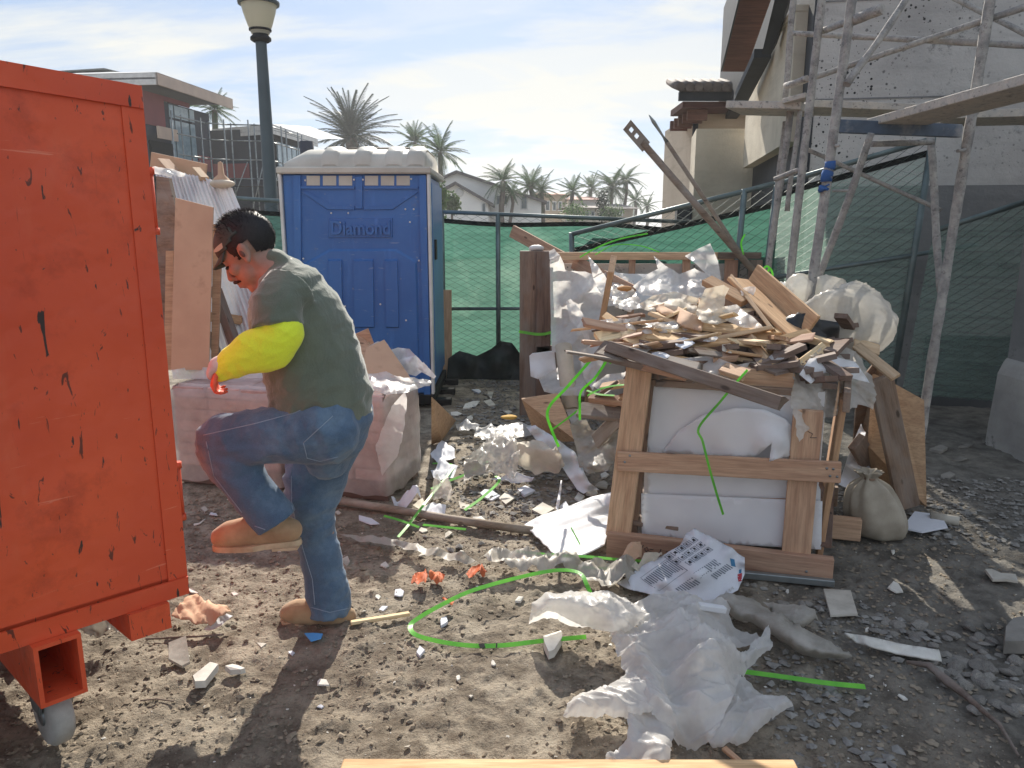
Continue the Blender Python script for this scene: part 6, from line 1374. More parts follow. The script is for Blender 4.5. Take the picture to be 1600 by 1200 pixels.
for (x0, y0, x1, y1, Ya, Yb, r_, nm) in ((1242, -20, 1226, 157, 5.1, 5.1, .021, 'standard'), (1236, 165, 1200, 425, 5.1, 5.1, .022, 'standard'), (1226, 190, 1206, 380, 5.2, 5.2, .016, 'standard'), (1250, 170, 1230, 330, 5.0, 5.0, .016, 'standard'),
        (1362, 208, 1276, 446, 4.35, 4.6, .020, 'leg'), (1453, 206, 1470, 456, 4.7, 4.35, .021, 'leg'), (1240, 52, 1620, 72, 5.05, 4.2, .017, 'ledger'), (1229, 135, 1620, 5, 5.0, 4.2, .017, 'brace'),
        (1324, 132, 1424, -12, 4.2, 4.4, .019, 'brace'), (1285, 48, 1332, 32, 4.8, 4.3, .018, 'ledger'), (1332, 32, 1379, 14, 4.25, 4.1, .027, 'ledger'), (1490, -4, 1620, 62, 4.9, 4.6, .017, 'brace'),
        (1262, 234, 1470, 328, 5.4, 5.2, .014, 'brace'), (1360, 225, 1457, 222, 4.5, 4.6, .017, 'ledger'), (1228, 134, 1262, 122, 5.05, 4.8, .018, 'ledger'), (1300, 298, 1325, 298, 4.3, 4.25, .008, 'lug'), (1300, 227, 1312, 228, 4.25, 4.2, .008, 'lug'), (1497, 236, 1512, 233, 4.25, 4.3, .010, 'lug'), (1210, 280, 1258, 262, 5., 4.8, .016, 'ledger')):
    rough_tube(nm, P(x0, y0, Ya), P(x1, y1, Yb), r_, 'caked', sc_, x0 + y0)
rough_tube('blue_tape', P(1297, 252, 4.245), P(1291, 284, 4.245), .0285, 'blue_tape', sc_); rough_tube('blue_tape', P(1288, 290, 4.245), P(1286.5, 298, 4.245), .0285, 'blue_tape', sc_)
M['beam_steel'] = mat('blue_grey_beam', srgb(92, 108, 128), srgb(70, 80, 94), rough=.6, scale=8, dirt=srgb(150, 148, 146), dlo=.5, dhi=.65)
plank('ledger', P(1303, 197, 4.4), P(1500, 205, 4.5), .07, .04, 'beam_steel', sc_, R(90))
def pl(lb, a, b, w, t=.045, m='plank_dirty', roll=0.): return plank('scaffold_plank', a, b, w, t, m, None, roll, (0, 0, 1), 0, lb, 'plank', 'scaffold planks')
pl('near scaffold plank running up to the right edge with its underside in view', P(1392, 193, 4.55), P(1760, 96, 3.05), .30)
pl('left scaffold plank end poking out past the corner of the house', P(1148, 169, 5.35), P(1262, 171, 5.1), .40)
pl('long scaffold plank lying along the grey wall', P(1252, 168, 5.3), P(1470, 176, 5.2), .36)
pl('short raised plank stub lapped over the left planks', P(1228, 160, 5.0), P(1264, 150, 4.9), .12, .03)
pl('shadowed scaffold plank behind the near plank at the right', P(1470, 186, 4.9), P(1720, 180, 4.6), .42)

# ------------------------------------------------------------------ ground litter
def scrap(name, pts, m, label, cat, th=.006, z=.012, group=None, tilt=0., jag=0.):
    q = [G(a, b) for a, b in pts]; c = sum(q, Vector()) / len(q); r = random.Random(int(pts[0][0] * 7 + pts[0][1]))
    zz = max(gz(p.x, p.y) for p in q) * .5 + c.z * .5; top = [Vector((p.x, p.y, zz + z + tilt * (p.y - c.y) + r.uniform(-.004, .004))) for p in q]
    return tag(MB().prism(top, (0, 0, th), .002).build(name, m), label, cat, group)
def rect(cx, cy, w, h, ang=0., n=6, seed=0, jag=.35):
    r = random.Random(seed + int(cx)); pts = []
    for k in range(n):
        a = 2 * math.pi * k / n; f = 1 + r.uniform(-jag, jag); x, y = math.cos(a) * w / 2 * f, math.sin(a) * h / 2 * f; ca, sa = math.cos(ang), math.sin(ang); pts.append((cx + x * ca - y * sa, cy + x * sa + y * ca))
    return pts
def zs(l, z): return [(a, b, z) for a, b in l]
M['tile_chip'] = mat('pale_tile', srgb(196, 190, 178), srgb(170, 164, 152), rough=.7, scale=9, dirt=srgb(126, 118, 106))
M['chalk'] = mat('white_plaster', srgb(222, 218, 208), srgb(190, 186, 176), rough=.85, scale=14)
M['peel'] = mat('orange_peel', srgb(206, 112, 66), srgb(172, 84, 50), rough=.7); M['slate'] = mat('grey_stone', srgb(146, 141, 133), srgb(108, 104, 98), rough=.9, scale=8, rand=.25, bump=.5)
scrap('tile_chip', [(265, 1023), (293, 1017), (298, 1044), (285, 1049), (264, 1043)], 'tile_chip', 'squarish cream tile chip on the mud in front of the dumpster', 'tile chip', .008, .03, tilt=.35)
scrap('plaster_chunk', [(302, 1074), (330, 1048), (343, 1053), (322, 1080), (306, 1083)], 'chalk', 'oblong white plaster chunk nearest the camera at lower left', 'plaster chunk', .025)
scrap('plaster_chunk', rect(369, 1054, 26, 14), 'chalk', 'small white plaster lump right of the oblong chunk', 'plaster chunk', .018)
scrap('plaster_chunk', [(848, 1007), (877, 1003), (879, 1012), (866, 1034), (857, 1036), (850, 1020)], 'chalk', 'white wedge of plaster under the end of the green loop', 'plaster chunk', .03)
sheet('cardboard_scrap', [(268, 975, .02), (290, 942, .06), (308, 943, .05), (322, 955, .04), (355, 955, .05), (362, 968, .03), (330, 985, .02), (300, 980, .03)], 'cardboard', 'z', step=4, amp=.05, freq=8, seed=101, thick=.003, label='torn tan cardboard scrap with white edge right of the dumpster', cat='cardboard')
sheet('paper_scrap', [(318, 988, .01), (330, 978, .02), (352, 962, .04), (364, 967, .03), (350, 978, .02), (332, 990, .01)], 'paper', 'z', step=4, amp=.02, freq=12, seed=102, label='white paper strip along the torn cardboard', cat='paper')
sheet('plastic_bag', [(120, 1005, .02), (135, 985, .06), (165, 976, .08), (188, 980, .06), (186, 996, .03), (150, 1004, .03)], 'film_dirty', 'z', step=4, amp=.06, freq=12, seed=103, label='grey plastic bag lying in the shadow under the dumpster', cat='bag')
scrap('plaster_chunk', rect(24, 1036, 34, 22), 'slate', 'grey stone lump in the dark under the dumpster', 'stone', .03)
scrap('plastic_scrap', [(476, 999), (490, 995), (505, 996), (502, 1003), (486, 1007)], mat('blue_scrap', srgb(90, 160, 220), rough=.5), 'small bright blue plastic scrap in the worker\'s shadow', 'plastic scrap', .003)
for k, (x, y, w, h, lb) in enumerate(((656, 912, 26, 20, 'orange peel piece left of the pair near the green loop'), (682, 909, 26, 17, 'browner orange peel right of the pair near the green loop'), (745, 903, 34, 16, 'crumpled brown leaf scrap above the green loop'), (700, 949, 20, 10, 'flat orange disc lying against the green loop'))):
    sheet('orange_peel', zs([(x - w / 2, y + h * .1), (x - w * .3, y - h * .4), (x + w * .1, y - h * .5), (x + w * .5, y - h * .1), (x + w * .35, y + h * .45), (x - w * .1, y + h * .5)], .012), 'peel', 'z', step=3, amp=.05, freq=22, seed=k + 300, label=lb, cat='peel')
scrap('tile_chip', [(1285, 933), (1328, 935), (1340, 966), (1297, 969)], 'tile_chip', 'square dusty tile lying flat on the gravel right of the crate', 'tile', .008, .02)
scrap('board_scrap', [(1537, 900), (1548, 897), (1562, 906), (1586, 908), (1590, 919), (1572, 918), (1550, 914)], 'tile_chip', 'long pale chip at the right edge beside the sun streaks', 'chip', .01, .02)
scrap('plaster_chunk', [(1386, 922), (1395, 917), (1403, 919), (1411, 929), (1400, 930), (1390, 926)], 'chalk', 'small white chip on the dark gravel right of the square tile', 'chip', .006)
sheet('lath', [(1319, 991, .05), (1352, 996, .05), (1400, 1008, .04), (1467, 1018, .03), (1471, 1036, .02), (1400, 1024, .02), (1338, 1006, .02)], 'chalk', 'z', step=5, amp=.01, freq=4, seed=104, thick=.006, label='long whitish lath lying on the broken stones', cat='lath')
scrap('concrete_block', [(1568, 1000), (1580, 985), (1640, 985), (1640, 1030), (1566, 1030)], 'slate', 'grey concrete block cut off by the right edge', 'block', .05)
scrap('board', [(1408, 836), (1428, 808), (1470, 810), (1480, 833), (1440, 842)], 'paper', 'white square board on the ground under the mud caked plank', 'board', .008, .02)
cpt = G(1452, 815); MB_ = MB(); MB_.tube([cpt + Vector((0, 0, .03)), G(1497, 822) + Vector((0, 0, .025))], .026, 12, False); o = MB_.build('tube', 'tile_chip'); o.modifiers.new('t', 'SOLIDIFY').thickness = .003; tag(o, 'short pale cardboard tube lying right of the white square board', 'tube')
plank('stick', G(548, 979) + Vector((0, 0, .015)), G(640, 966) + Vector((0, 0, .02)), .022, .014, 'lumber_pale', label='straight pale stick pointing from the boot heel to the green loop', cat='stick')
MB_ = MB(); MB_.tube([G(a, b) + Vector((0, 0, .012)) for a, b in ((228, 1003), (270, 1001), (310, 999), (350, 996))], .004, 5); tag(MB_.build('twig', 'lumber_grey'), 'thin yellowish twig below the torn cardboard', 'twig')
MB_ = MB(); MB_.tube([G(a, b) + Vector((0, 0, .01)) for a, b in ((220, 1099), (245, 1096), (272, 1100))], .003, 5); tag(MB_.build('twig', 'lumber_old'), 'dark thin twig beside the dumpster caster', 'twig')
MB_ = MB(); MB_.tube([G(a, b) + Vector((0, 0, z)) for a, b, z in ((1416, 1042, .02), (1450, 1052, .03), (1480, 1078, .03), (1505, 1095, .025), (1535, 1120, .02), (1560, 1140, .02), (1590, 1190, .02))], [.006, .012, .016, .012, .008, .007, .004], 6); tag(MB_.build('branch', 'lumber_grey'), 'pale splintered root lying across the lower right ground', 'branch')
plank('stick', G(1130, 1178) + Vector((0, 0, .02)), G(1160, 1204) + Vector((0, 0, .02)), .02, .012, 'lumber_red', label='brown stick end poking out under the foreground film', cat='stick')
plank('plank', Vector((-.47, G(800, 1197).y - .175, .05)), Vector((.78, G(800, 1200).y - .18, .055)), .24, .045, 'lumber', label='sawn plank edge running along the bottom of the view', cat='plank')
tp = MB(); tp.tube([G(516, 791) + Vector((0, 0, .04)), G(600, 803) + Vector((0, 0, .035)), G(700, 819) + Vector((0, 0, .03)), G(832, 838) + Vector((0, 0, .03))], .022, 12); tag(tp.build('conduit', 'lumber_grey'), 'long dusty grey pipe lying across the mud behind the worker', 'pipe')
sheet('film_strip', [(530, 840, .02), (570, 840, .03), (620, 846, .04), (680, 862, .05), (722, 868, .05), (745, 880, .02), (720, 884, .02), (690, 876, .02), (620, 857, .02), (560, 848, .01)], 'film_dirty', 'z', step=4, amp=.02, freq=14, seed=106, label='twisted dirty film rope lying across the mud', cat='film strip')
for k, (o, m_, lb) in enumerate((([(740, 885, .02), (790, 868, .05), (840, 872, .06), (900, 876, .05), (925, 886, .04), (900, 900, .03), (830, 896, .03), (770, 898, .02)], 'film_dirty', 'crumpled dusty film tangle above the top of the green loop'), ([(900, 905, .02), (940, 885, .05), (985, 885, .05), (1010, 900, .04), (985, 920, .03), (940, 925, .03)], 'film_dirty', 'grey film scraps between the loop and the printed paper sack'), ([(985, 900, .05), (1005, 880, .08), (1035, 878, .08), (1020, 896, .05), (1000, 906, .03)], 'cream', 'cream paper corner sticking out behind the printed sack'), ([(968, 880, .06), (985, 862, .1), (1000, 858, .1), (1002, 885, .05), (985, 895, .03)], 'cardboard', 'crushed brown paper at the left foot of the crate'))):
    sheet('film_scrap', o, m_, 'z', step=4.5, amp=.06, freq=12, seed=110 + k, label=lb, cat='scrap', rag=1.5)
# foam and film between the crates and the pallet
sheet('foam_piece', [(819, 821, .03), (845, 806, .05), (880, 795, .07), (925, 776, .10), (962, 768, .14), (1000, 792, .05), (985, 800, .04), (955, 812, .04), (945, 850, .05), (925, 862, .04), (886, 880, .03), (878, 879, .03), (858, 858, .03), (838, 838, .03)], 'foam', 'z', step=2.5, amp=.0, freq=3, seed=120, thick=.006, ribs=(1.25, .42, .0028), label='ribbed white foam piece lying in front of the crate\'s left post', cat='foam sheet')
sheet('foam_roll', [(822, 672, .22), (836, 669, .25), (870, 688, .24), (897, 708, .20), (912, 738, .14), (922, 757, .10), (936, 768, .04), (924, 768, .03), (912, 773, .03), (902, 765, .04), (880, 737, .08), (852, 706, .14), (836, 688, .18)], 'foam', 'z', step=4.5, amp=.02, freq=4, seed=121, thick=.004, label='long curled white foam sheet trailing down between crates and pallet', cat='foam sheet')
for k, (o, m_, lb, amp) in enumerate((([(724, 742, .02), (735, 718, .10), (752, 708, .13), (768, 692, .16), (800, 694, .19), (812, 720, .15), (806, 748, .06), (775, 752, .03), (748, 748, .03)], 'film_clear', 'clear crinkled film bundle beside the curled foam', .09), ([(800, 700, .18), (840, 694, .22), (868, 712, .2), (882, 735, .12), (872, 746, .05), (830, 742, .06), (806, 735, .10)], 'cream', 'cream wrapped bundle against the curled foam', .05), ([(725, 730, .08), (758, 722, .10), (770, 738, .06), (740, 752, .03), (724, 762, .02)], 'film_dirty', 'dirty film skirt spreading left of the bundles', .05), ([(763, 752, .04), (800, 742, .06), (835, 750, .05), (830, 757, .02), (780, 758, .02)], 'paper', 'flattened paper under the clear film bundle', .03),
        ([(712, 668, .02), (728, 662, .06), (750, 668, .05), (742, 678, .03), (718, 678, .02)], 'film', 'white film curl on the gravel right of the plywood corner', .05), ([(745, 672, .03), (800, 668, .06), (832, 668, .06), (838, 684, .04), (800, 688, .05), (740, 690, .02)], 'film', 'flat white film on the gravel above the bundles', .04), ([(672, 715, .02), (690, 692, .04), (710, 705, .03), (712, 720, .02), (685, 728, .02)], 'paper', 'white paper by the lower right corner of the nearer pallet', .03),
        ([(610, 795, .02), (622, 784, .05), (650, 780, .06), (658, 790, .05), (635, 800, .02)], 'paper', 'crumpled newspaper at the foot of the nearer pallet', .06), ([(675, 775, .04), (688, 762, .08), (704, 780, .06), (706, 792, .02), (690, 795, .02), (678, 790, .03)], 'film_clear', 'clear glossy bag right of the crumpled newspaper', .08), ([(655, 800, .02), (672, 790, .03), (697, 795, .03), (695, 808, .02), (668, 810, .02)], 'paper', 'white torn card below the clear glossy bag', .03), ([(645, 792, .02), (660, 782, .03), (668, 792, .02), (655, 800, .02)], 'cream', 'cream card between newspaper and clear bag', .02), ([(672, 745, .02), (690, 725, .04), (715, 735, .03), (708, 752, .02), (684, 756, .02)], 'paper', 'pale papers scattered right of the nearer pallet', .04))):
    sheet('litter', o, m_, 'z', step=4, amp=amp, freq=12, seed=130 + k, label=lb, cat='scrap', rag=1.2)
blob('orange_peel', G(795, 694) + Vector((0, 0, .20)), (.06, .04, .015), mat('yellow_peel', srgb(216, 170, 80), rough=.8), 5, .3, 9, 18, label='yellow scrap on top of the clear film bundle', cat='peel')
MB_ = MB(); MB_.tube([G(a, b) + Vector((0, 0, z)) for a, b, z in ((762, 668, .03), (785, 678, .06), (805, 683, .06), (838, 687, .05))], .007, 7); tag(MB_.build('cable', 'black'), 'black cable end across the white film on the gravel', 'cable')
sheet('foam_piece', [(868, 795, .02), (872, 775, .06), (876, 752, .14), (878, 752, .14), (876, 778, .06), (872, 800, .02)], 'foam', 'z', step=3, amp=.004, freq=4, seed=150, thick=.004, label='thin upright white strip sticking out of the gravel', cat='strip')
WS = ((762, 776, 30, 18, .02), (790, 782, 28, 20, .02), (820, 768, 26, 18, .03), (848, 799, 36, 18, .02), (882, 797, 24, 18, .03), (730, 794, 26, 12, .01), (925, 772, 16, 12, .02), (905, 780, 18, 12, .02), (940, 760, 22, 14, .02), (663, 831, 18, 8, .01), (745, 815, 24, 10, .01), (700, 838, 14, 9, .015), (575, 815, 30, 9, .01), (528, 803, 16, 8, .01), (540, 880, 15, 11, .012), (437, 862, 8, 20, .008), (625, 930, 16, 18, .01), (320, 797, 14, 8, .01), (335, 806, 16, 8, .01), (310, 820, 20, 4, .008), (570, 958, 12, 7, .01), (598, 955, 18, 8, .012), (812, 940, 16, 9, .02), (694, 975, 16, 14, .025), (656, 1022, 16, 12, .02), (503, 1070, 22, 12, .012), (716, 1062, 9, 7, .01), (500, 1105, 10, 5, .006), (735, 1090, 10, 6, .008), (770, 1038, 9, 7, .008), (637, 1170, 16, 5, .01), (1003, 1000, 0, 0, 0), (735, 635, 26, 9, .02), (765, 632, 22, 9, .02), (745, 612, 14, 7, .02), (765, 618, 12, 12, .02), (795, 645, 16, 7, .02), (712, 648, 18, 7, .015), (735, 655, 12, 7, .015), (693, 703, 14, 8, .02), (700, 760, 14, 7, .015), (1355, 985, 8, 6, .01), (1360, 1058, 10, 6, .012), (1382, 1072, 8, 10, .01), (1410, 1092, 16, 6, .01), (1556, 1098, 10, 6, .01), (1230, 925, 8, 5, .01), (1451, 882, 8, 7, .01), (1395, 865, 8, 8, .01), (1496, 1128, 8, 6, .01), (1318, 955, 0, 0, 0), (1480, 745, 22, 8, .02), (1510, 700, 26, 8, .03), (1540, 690, 20, 8, .02), (1470, 705, 30, 12, .04), (1500, 720, 26, 8, .02), (945, 745, 12, 12, .02), (955, 715, 0, 0, 0), (890, 765, 12, 6, .015), (1050, 885, 0, 0, 0), (408, 1010, 14, 6, .01), (455, 1022, 10, 5, .008), (300, 925, 20, 8, .01), (366, 930, 16, 6, .01), (600, 885, 14, 7, .01), (660, 870, 14, 6, .01), (590, 935, 10, 6, .008))
for k, (x, y, w, h, th) in enumerate(WS):
    if w: scrap('debris_chip', rect(x, y, w, h, rng.uniform(-.4, .4), rng.choice((4, 5, 6)), k), rng.choice(('chalk', 'chalk', 'tile_chip', 'paper')) if x < 1440 else 'slate', 'small pale chip of plaster or board on the dirt' if x < 1440 else 'grey board scrap on the ground by the stucco wall', 'chip', th * .45, .003, 'pale chips scattered on the dirt' if x < 1440 else 'grey scraps by the wall')
# specks that nobody could count
def speck_field(name, n, area, smin, smax, m, seed, lift=.2, dens=None):
    r = np.random.RandomState(seed); x = r.uniform(area[0], area[1], n); y = r.uniform(area[2], area[3], n)
    if dens is not None: k = dens(x, y) > r.uniform(0, 1, n); x, y = x[k], y[k]; n = len(x)
    s = smin + (smax - smin) * r.uniform(0, 1, n) ** 3
    base = np.array([(1, 0, 0), (-.9, .2, .1), (.1, 1, .05), (0, -1, .1), (.1, .1, .75), (0, 0, -.8), (.6, .6, .4), (-.6, -.5, .45)])
    f = np.array([(0, 2, 6), (2, 4, 6), (4, 0, 6), (1, 3, 7), (3, 4, 7), (4, 1, 7), (0, 4, 3), (2, 1, 4), (2, 0, 5), (1, 2, 5), (3, 1, 5), (0, 3, 5)])
    a = r.uniform(0, 6.28, n); v = base[None] * r.uniform(.55, 1.2, (n, 8, 1)) * np.stack([np.ones(n), r.uniform(.5, 1, n), r.uniform(.35, .8, n)], 1)[:, None, :] * s[:, None, None]
    vx = v[..., 0] * np.cos(a)[:, None] - v[..., 1] * np.sin(a)[:, None]; vy = v[..., 0] * np.sin(a)[:, None] + v[..., 1] * np.cos(a)[:, None]
    v = np.stack([vx + x[:, None], vy + y[:, None], v[..., 2] + (H(x, y) + s * lift)[:, None]], -1)
    o = newobj(name, mesh_np(name, v.reshape(-1, 3), (f[None] + (np.arange(n) * 8)[:, None, None]).reshape(-1, 3), M[m], False), Matrix()); return o
M['gravel'] = mat('gravel', srgb(150, 147, 141), srgb(106, 103, 99), rough=.9, scale=24, bump=.3); M['clod'] = mat('mud_clod', srgb(154, 142, 124), srgb(116, 104, 90), rough=.95, scale=20, bump=.4)
tag(speck_field('gravel', 11000, (-1.0, 1.0, 3.4, 7.9), .010, .034, 'gravel', 1, dens=lambda x, y: np.clip((vnoise(x * 1.6, y * 1.3, 50) - .15) * 2, 0, 1) * np.clip((x + .55) * 3, 0, 1) * np.clip((y - 3.5) * 1.5, .1, 1)), 'grey gravel of the path between the toilet and the crates', 'gravel', kind='stuff')
tag(speck_field('gravel', 7000, (.8, 3.6, 1.7, 4.4), .008, .030, 'gravel', 2, dens=lambda x, y: np.clip((vnoise(x * 2.2, y * 2.2, 60) - .38) * 4, 0, 1)), 'dark gravel on the ground right of the front crate', 'gravel', kind='stuff')
tag(speck_field('mud_clods', 32000, (-2.3, 2.4, 1.25, 4.3), .003, .018, 'clod', 3, .1, dens=lambda x, y: np.clip((vnoise(x * 2.4, y * 2.4, 70) - .22) * 2.2, .15, 1)), 'small clods of mud strewn over the ground', 'mud', kind='stuff')
tag(speck_field('plaster_specks', 1100, (-2.0, 2.4, 1.3, 5.2), .0025, .009, 'chalk', 4, .2), 'tiny white plaster specks strewn over the mud', 'specks', kind='stuff')
# broken stones at the right
st = []
for k in range(5):
    bm = bmesh.new(); bmesh.ops.create_icosphere(bm, subdivisions=2, radius=1)
    for v in bm.verts:
        q = v.co.copy()
        for j in range(7):
            d = Vector((math.sin(j * 2.4 + k), math.cos(j * 1.7 + k * 2), math.sin(j * .9 + k * 3))).normalized(); e = q.dot(d) - .72
            if e > 0: q -= d * e * .9
        v.co = q * (1 + .06 * mnoise.noise(q * 3 + Vector((k, 0, 0))))
    me = bpy.data.meshes.new('stone'); bm.to_mesh(me); bm.free(); me.materials.append(M['slate']); st.append(me)
r = random.Random(21); n_ = 0
while n_ < 120:
    if n_ < 85: px, py = r.uniform(1395, 1600), r.uniform(975, 1115); ok = (py - 975) < (px - 1380) * .95 and py < 1115 and r.random() < .9
    else: px, py = r.uniform(1130, 1400), r.uniform(905, 1000); ok = py > 905 + (px - 1130) * .12 and py < 935 + (px - 1130) * .3
    if not ok: continue
    g = G(px, py); s = r.uniform(.013, .032) if n_ < 85 else r.uniform(.011, .021)
    o = newobj('stone', r.choice(st), Matrix.Translation(g + Vector((0, 0, s * .25))) @ Matrix.Rotation(r.uniform(0, 6.3), 4, 'Z') @ Matrix.Rotation(r.uniform(-.5, .5), 4, 'X') @ Matrix.Diagonal((s * r.uniform(.9, 1.5), s, s * r.uniform(.35, .65), 1)))
    tag(o, 'angular grey broken stone in the rubble right of the front crate' if n_ < 85 else 'dark angular stone in the row along the crate\'s front foot', 'stone', 'broken stones at lower right' if n_ < 85 else 'stones along the crate foot'); n_ += 1

# ------------------------------------------------------------------ foreground film, sacks and straps
f1 = [(950, 1000, .05), (985, 985, .10), (1040, 985, .13), (1085, 1000, .14), (1115, 1022, .12), (1150, 1036, .09), (1195, 1014, .07), (1203, 1040, .05), (1172, 1048, .05), (1152, 1078, .04), (1141, 1130, .03), (1115, 1168, .015), (1050, 1160, .02), (1000, 1140, .02), (992, 1108, .03), (976, 1085, .04), (962, 1050, .05)]
sheet('plastic_sheet', f1, 'film', 'z', step=2.2, amp=.08, freq=5.5, seed=201, rag=1.6, dome=(.05, 60), extra=(
    ([(878, 1136, .015), (890, 1108, .03), (905, 1087, .04), (915, 1099, .04), (950, 1084, .05), (985, 1064, .07), (1030, 1080, .07), (1020, 1130, .05), (985, 1143, .03), (935, 1144, .015)], dict(dome=(.02, 16), amp=.05, seed=202)),
    ([(978, 1110, .05), (1060, 1120, .05), (1052, 1150, .03), (1049, 1170, .03), (1044, 1212, .02), (945, 1206, .01), (948, 1188, .02), (978, 1172, .03)], dict(dome=(.015, 16), amp=.05, seed=203)),
    ([(1100, 1070, .06), (1145, 1066, .06), (1175, 1084, .05), (1210, 1110, .04), (1233, 1138, .02), (1200, 1150, .015), (1150, 1175, .01), (1112, 1170, .02), (1085, 1130, .04)], dict(dome=(.02, 16), amp=.06, seed=204))),
    label='large crumpled white plastic sheet sprawled on the mud in the foreground', cat='plastic sheet')
sheet('plastic_sheet', [(825, 992, .015), (828, 966, .07), (850, 945, .12), (892, 931, .14), (950, 938, .13), (988, 950, .12), (1010, 968, .10), (985, 998, .08), (955, 1006, .06), (915, 990, .05), (870, 984, .03)], 'film', 'z', step=2.8, amp=.05, freq=5, seed=205, dome=(.05, 25), rag=1., label='twisted translucent film stretching left behind the foreground sheet', cat='plastic sheet')
sheet('plastic_sheet', [(955, 955, .10), (1000, 943, .10), (1050, 940, .10), (1092, 950, .09), (1143, 960, .06), (1138, 972, .05), (1152, 984, .05), (1182, 996, .05), (1190, 1012, .05), (1120, 1020, .06), (1060, 1004, .08), (1000, 985, .10)], 'film', 'z', step=2.8, amp=.06, freq=6, seed=206, rag=1.2, label='greyish plastic sheet lying behind the crumpled foreground sheet', cat='plastic sheet')
plank('foam_bar', G(1088, 1004) + Vector((0, 0, .15)), G(1130, 998) + Vector((0, 0, .12)), .03, .022, 'foam', label='small white foam bar lying on the foreground sheet', cat='foam bar')
for o, lb, sd in (([(1112, 948, .03), (1136, 933, .07), (1165, 942, .07), (1200, 956, .06), (1240, 985, .05), (1290, 1008, .03), (1332, 1032, .01), (1310, 1040, .01), (1255, 1026, .02), (1200, 1002, .03), (1150, 976, .03)], 'long dusty grey film ridge running right from the printed sack', 207), ([(1190, 950, .04), (1220, 957, .05), (1270, 970, .05), (1278, 984, .02), (1250, 990, .02), (1215, 975, .03)], 'short dusty film fold above the long ridge', 208)):
    sheet('film_ridge', o, 'film_dirty', 'z', step=5, amp=.04, freq=7, seed=sd, dome=(.05, 14), rag=1.2, label=lb, cat='film')
blob('film_wad', G(1162, 976) + Vector((0, 0, .03)), (.022, .02, .02), 'film_clear', 5, .4, 20, 18, label='tiny clear film wad on the dusty ridge', cat='film')
# printed cement sack
SK = [(963, 916, .015), (990, 900, .05), (1020, 880, .09), (1062, 858, .15), (1072, 838, .20), (1085, 829, .23), (1110, 841, .22), (1140, 857, .19), (1163, 876, .14), (1163, 902, .08), (1152, 928, .05), (1128, 940, .04), (1100, 950, .035), (1070, 948, .03), (1035, 936, .02), (1005, 928, .02)]
sack = sheet('paper_sack', SK, 'paper', 'z', step=4.5, amp=.02, freq=5, seed=210, thick=.002, inner=((1090, 890, .15), (1040, 905, .08)), label='white printed paper sack leaning against the bottom rail of the front crate', cat='paper sack')
WS_ = WORLD[sack.name]; bv2 = BVHTree.FromPolygons([WS_ @ v.co for v in sack.data.vertices], [tuple(p.vertices) for p in sack.data.polygons])
def decal(mb, quad, off=.0025, step=4):
    (x0, y0), (x1, y1), (x2, y2), (x3, y3) = quad; nu = max(1, int(math.hypot(x1 - x0, y1 - y0) / step)); nv = max(1, int(math.hypot(x3 - x0, y3 - y0) / step)); vs = []; ok = True
    for i in range(nu + 1):
        for j in range(nv + 1):
            u_, v_ = i / nu, j / nv; x = (x0 * (1 - u_) + x1 * u_) * (1 - v_) + (x3 * (1 - u_) + x2 * u_) * v_; y = (y0 * (1 - u_) + y1 * u_) * (1 - v_) + (y3 * (1 - u_) + y2 * u_) * v_
            d = ray(x, y).normalized(); h = bv2.ray_cast(Vector((0, 0, CAM_H)), d)
            if h[0] is None: return
            n = h[1] if h[1].dot(d) < 0 else -h[1]; vs.append(h[0] + n * off)
    mb.add(vs, [(i * (nv + 1) + j, (i + 1) * (nv + 1) + j, (i + 1) * (nv + 1) + j + 1, i * (nv + 1) + j + 1) for i in range(nu) for j in range(nv)], True)
# paper frame: a runs down the long edge to the lower left, b across to the lower right
def pf(a, b): return (1085 + a * (970 - 1085) / 100 + b * (1160 - 1085) / 100, 832 + a * (912 - 832) / 100 + b * (882 - 832) / 100)
def blk(mb, a0, a1, b0, b1, **k): decal(mb, [pf(a0, b0), pf(a1, b0), pf(a1, b1), pf(a0, b1)], **k)
g_, k_ = MB(), MB(); r = random.Random(8)
for i in range(5):
    for j in range(3):
        a, b_ = 5 + i * 8.2 , 6 + j * 15
        if i + j > 5: continue
        for q in ((a, a + 6.5, b_, b_ + .9), (a, a + 6.5, b_ + 10, b_ + 10.9), (a, a + .8, b_, b_ + 10), (a + 6, a + 6.8, b_, b_ + 10)): blk(g_, *q, step=6)
        blk(k_, a + 1.5 + r.random(), a + 4.4, b_ + 2.5, b_ + 5.5 + r.random() * 2, step=6); blk(g_, a + 1.5, a + 5.5, b_ + 7, b_ + 8.5, step=6)
for i in range(15): blk(g_, 44 + i * 2.5, 45.3 + i * 2.5, 14 + i * .3, 48 - r.random() * 6 - i * .6, step=7)
for q in ((42, 82, 12, 12.7), (42, 42.8, 12, 52), (42, 82, 51, 51.7), (81.4, 82, 14, 50)): blk(g_, *q, step=6)
for i in range(11): blk(g_, 14 + i * 2.6, 15.4 + i * 2.6, 62, 78 - r.random() * 4, step=7)
for i in range(9): blk(g_, 10 + i * 2.6, 11.3 + i * 2.6, 82, 96 - r.random() * 4, step=7)
for i in range(9): blk(g_, 46 + i * 2.7, 47.4 + i * 2.7, 66, 84 - r.random() * 5, step=7)
for i in range(7): blk(g_, 74 + i * 2.2, 75.1 + i * 2.2, 66, 92 - r.random() * 8, step=7)
tag(g_.build('print', 'ink_grey', sack), kind='stuff'); tag(k_.build('icon_print', 'ink', sack), kind='stuff')
lg = MB(); decal(lg, [(1128, 921), (1150, 905), (1148, 927), (1134, 936)]); lg.build('logo_patch', 'ink', sack)
lw = MB(); pts = []
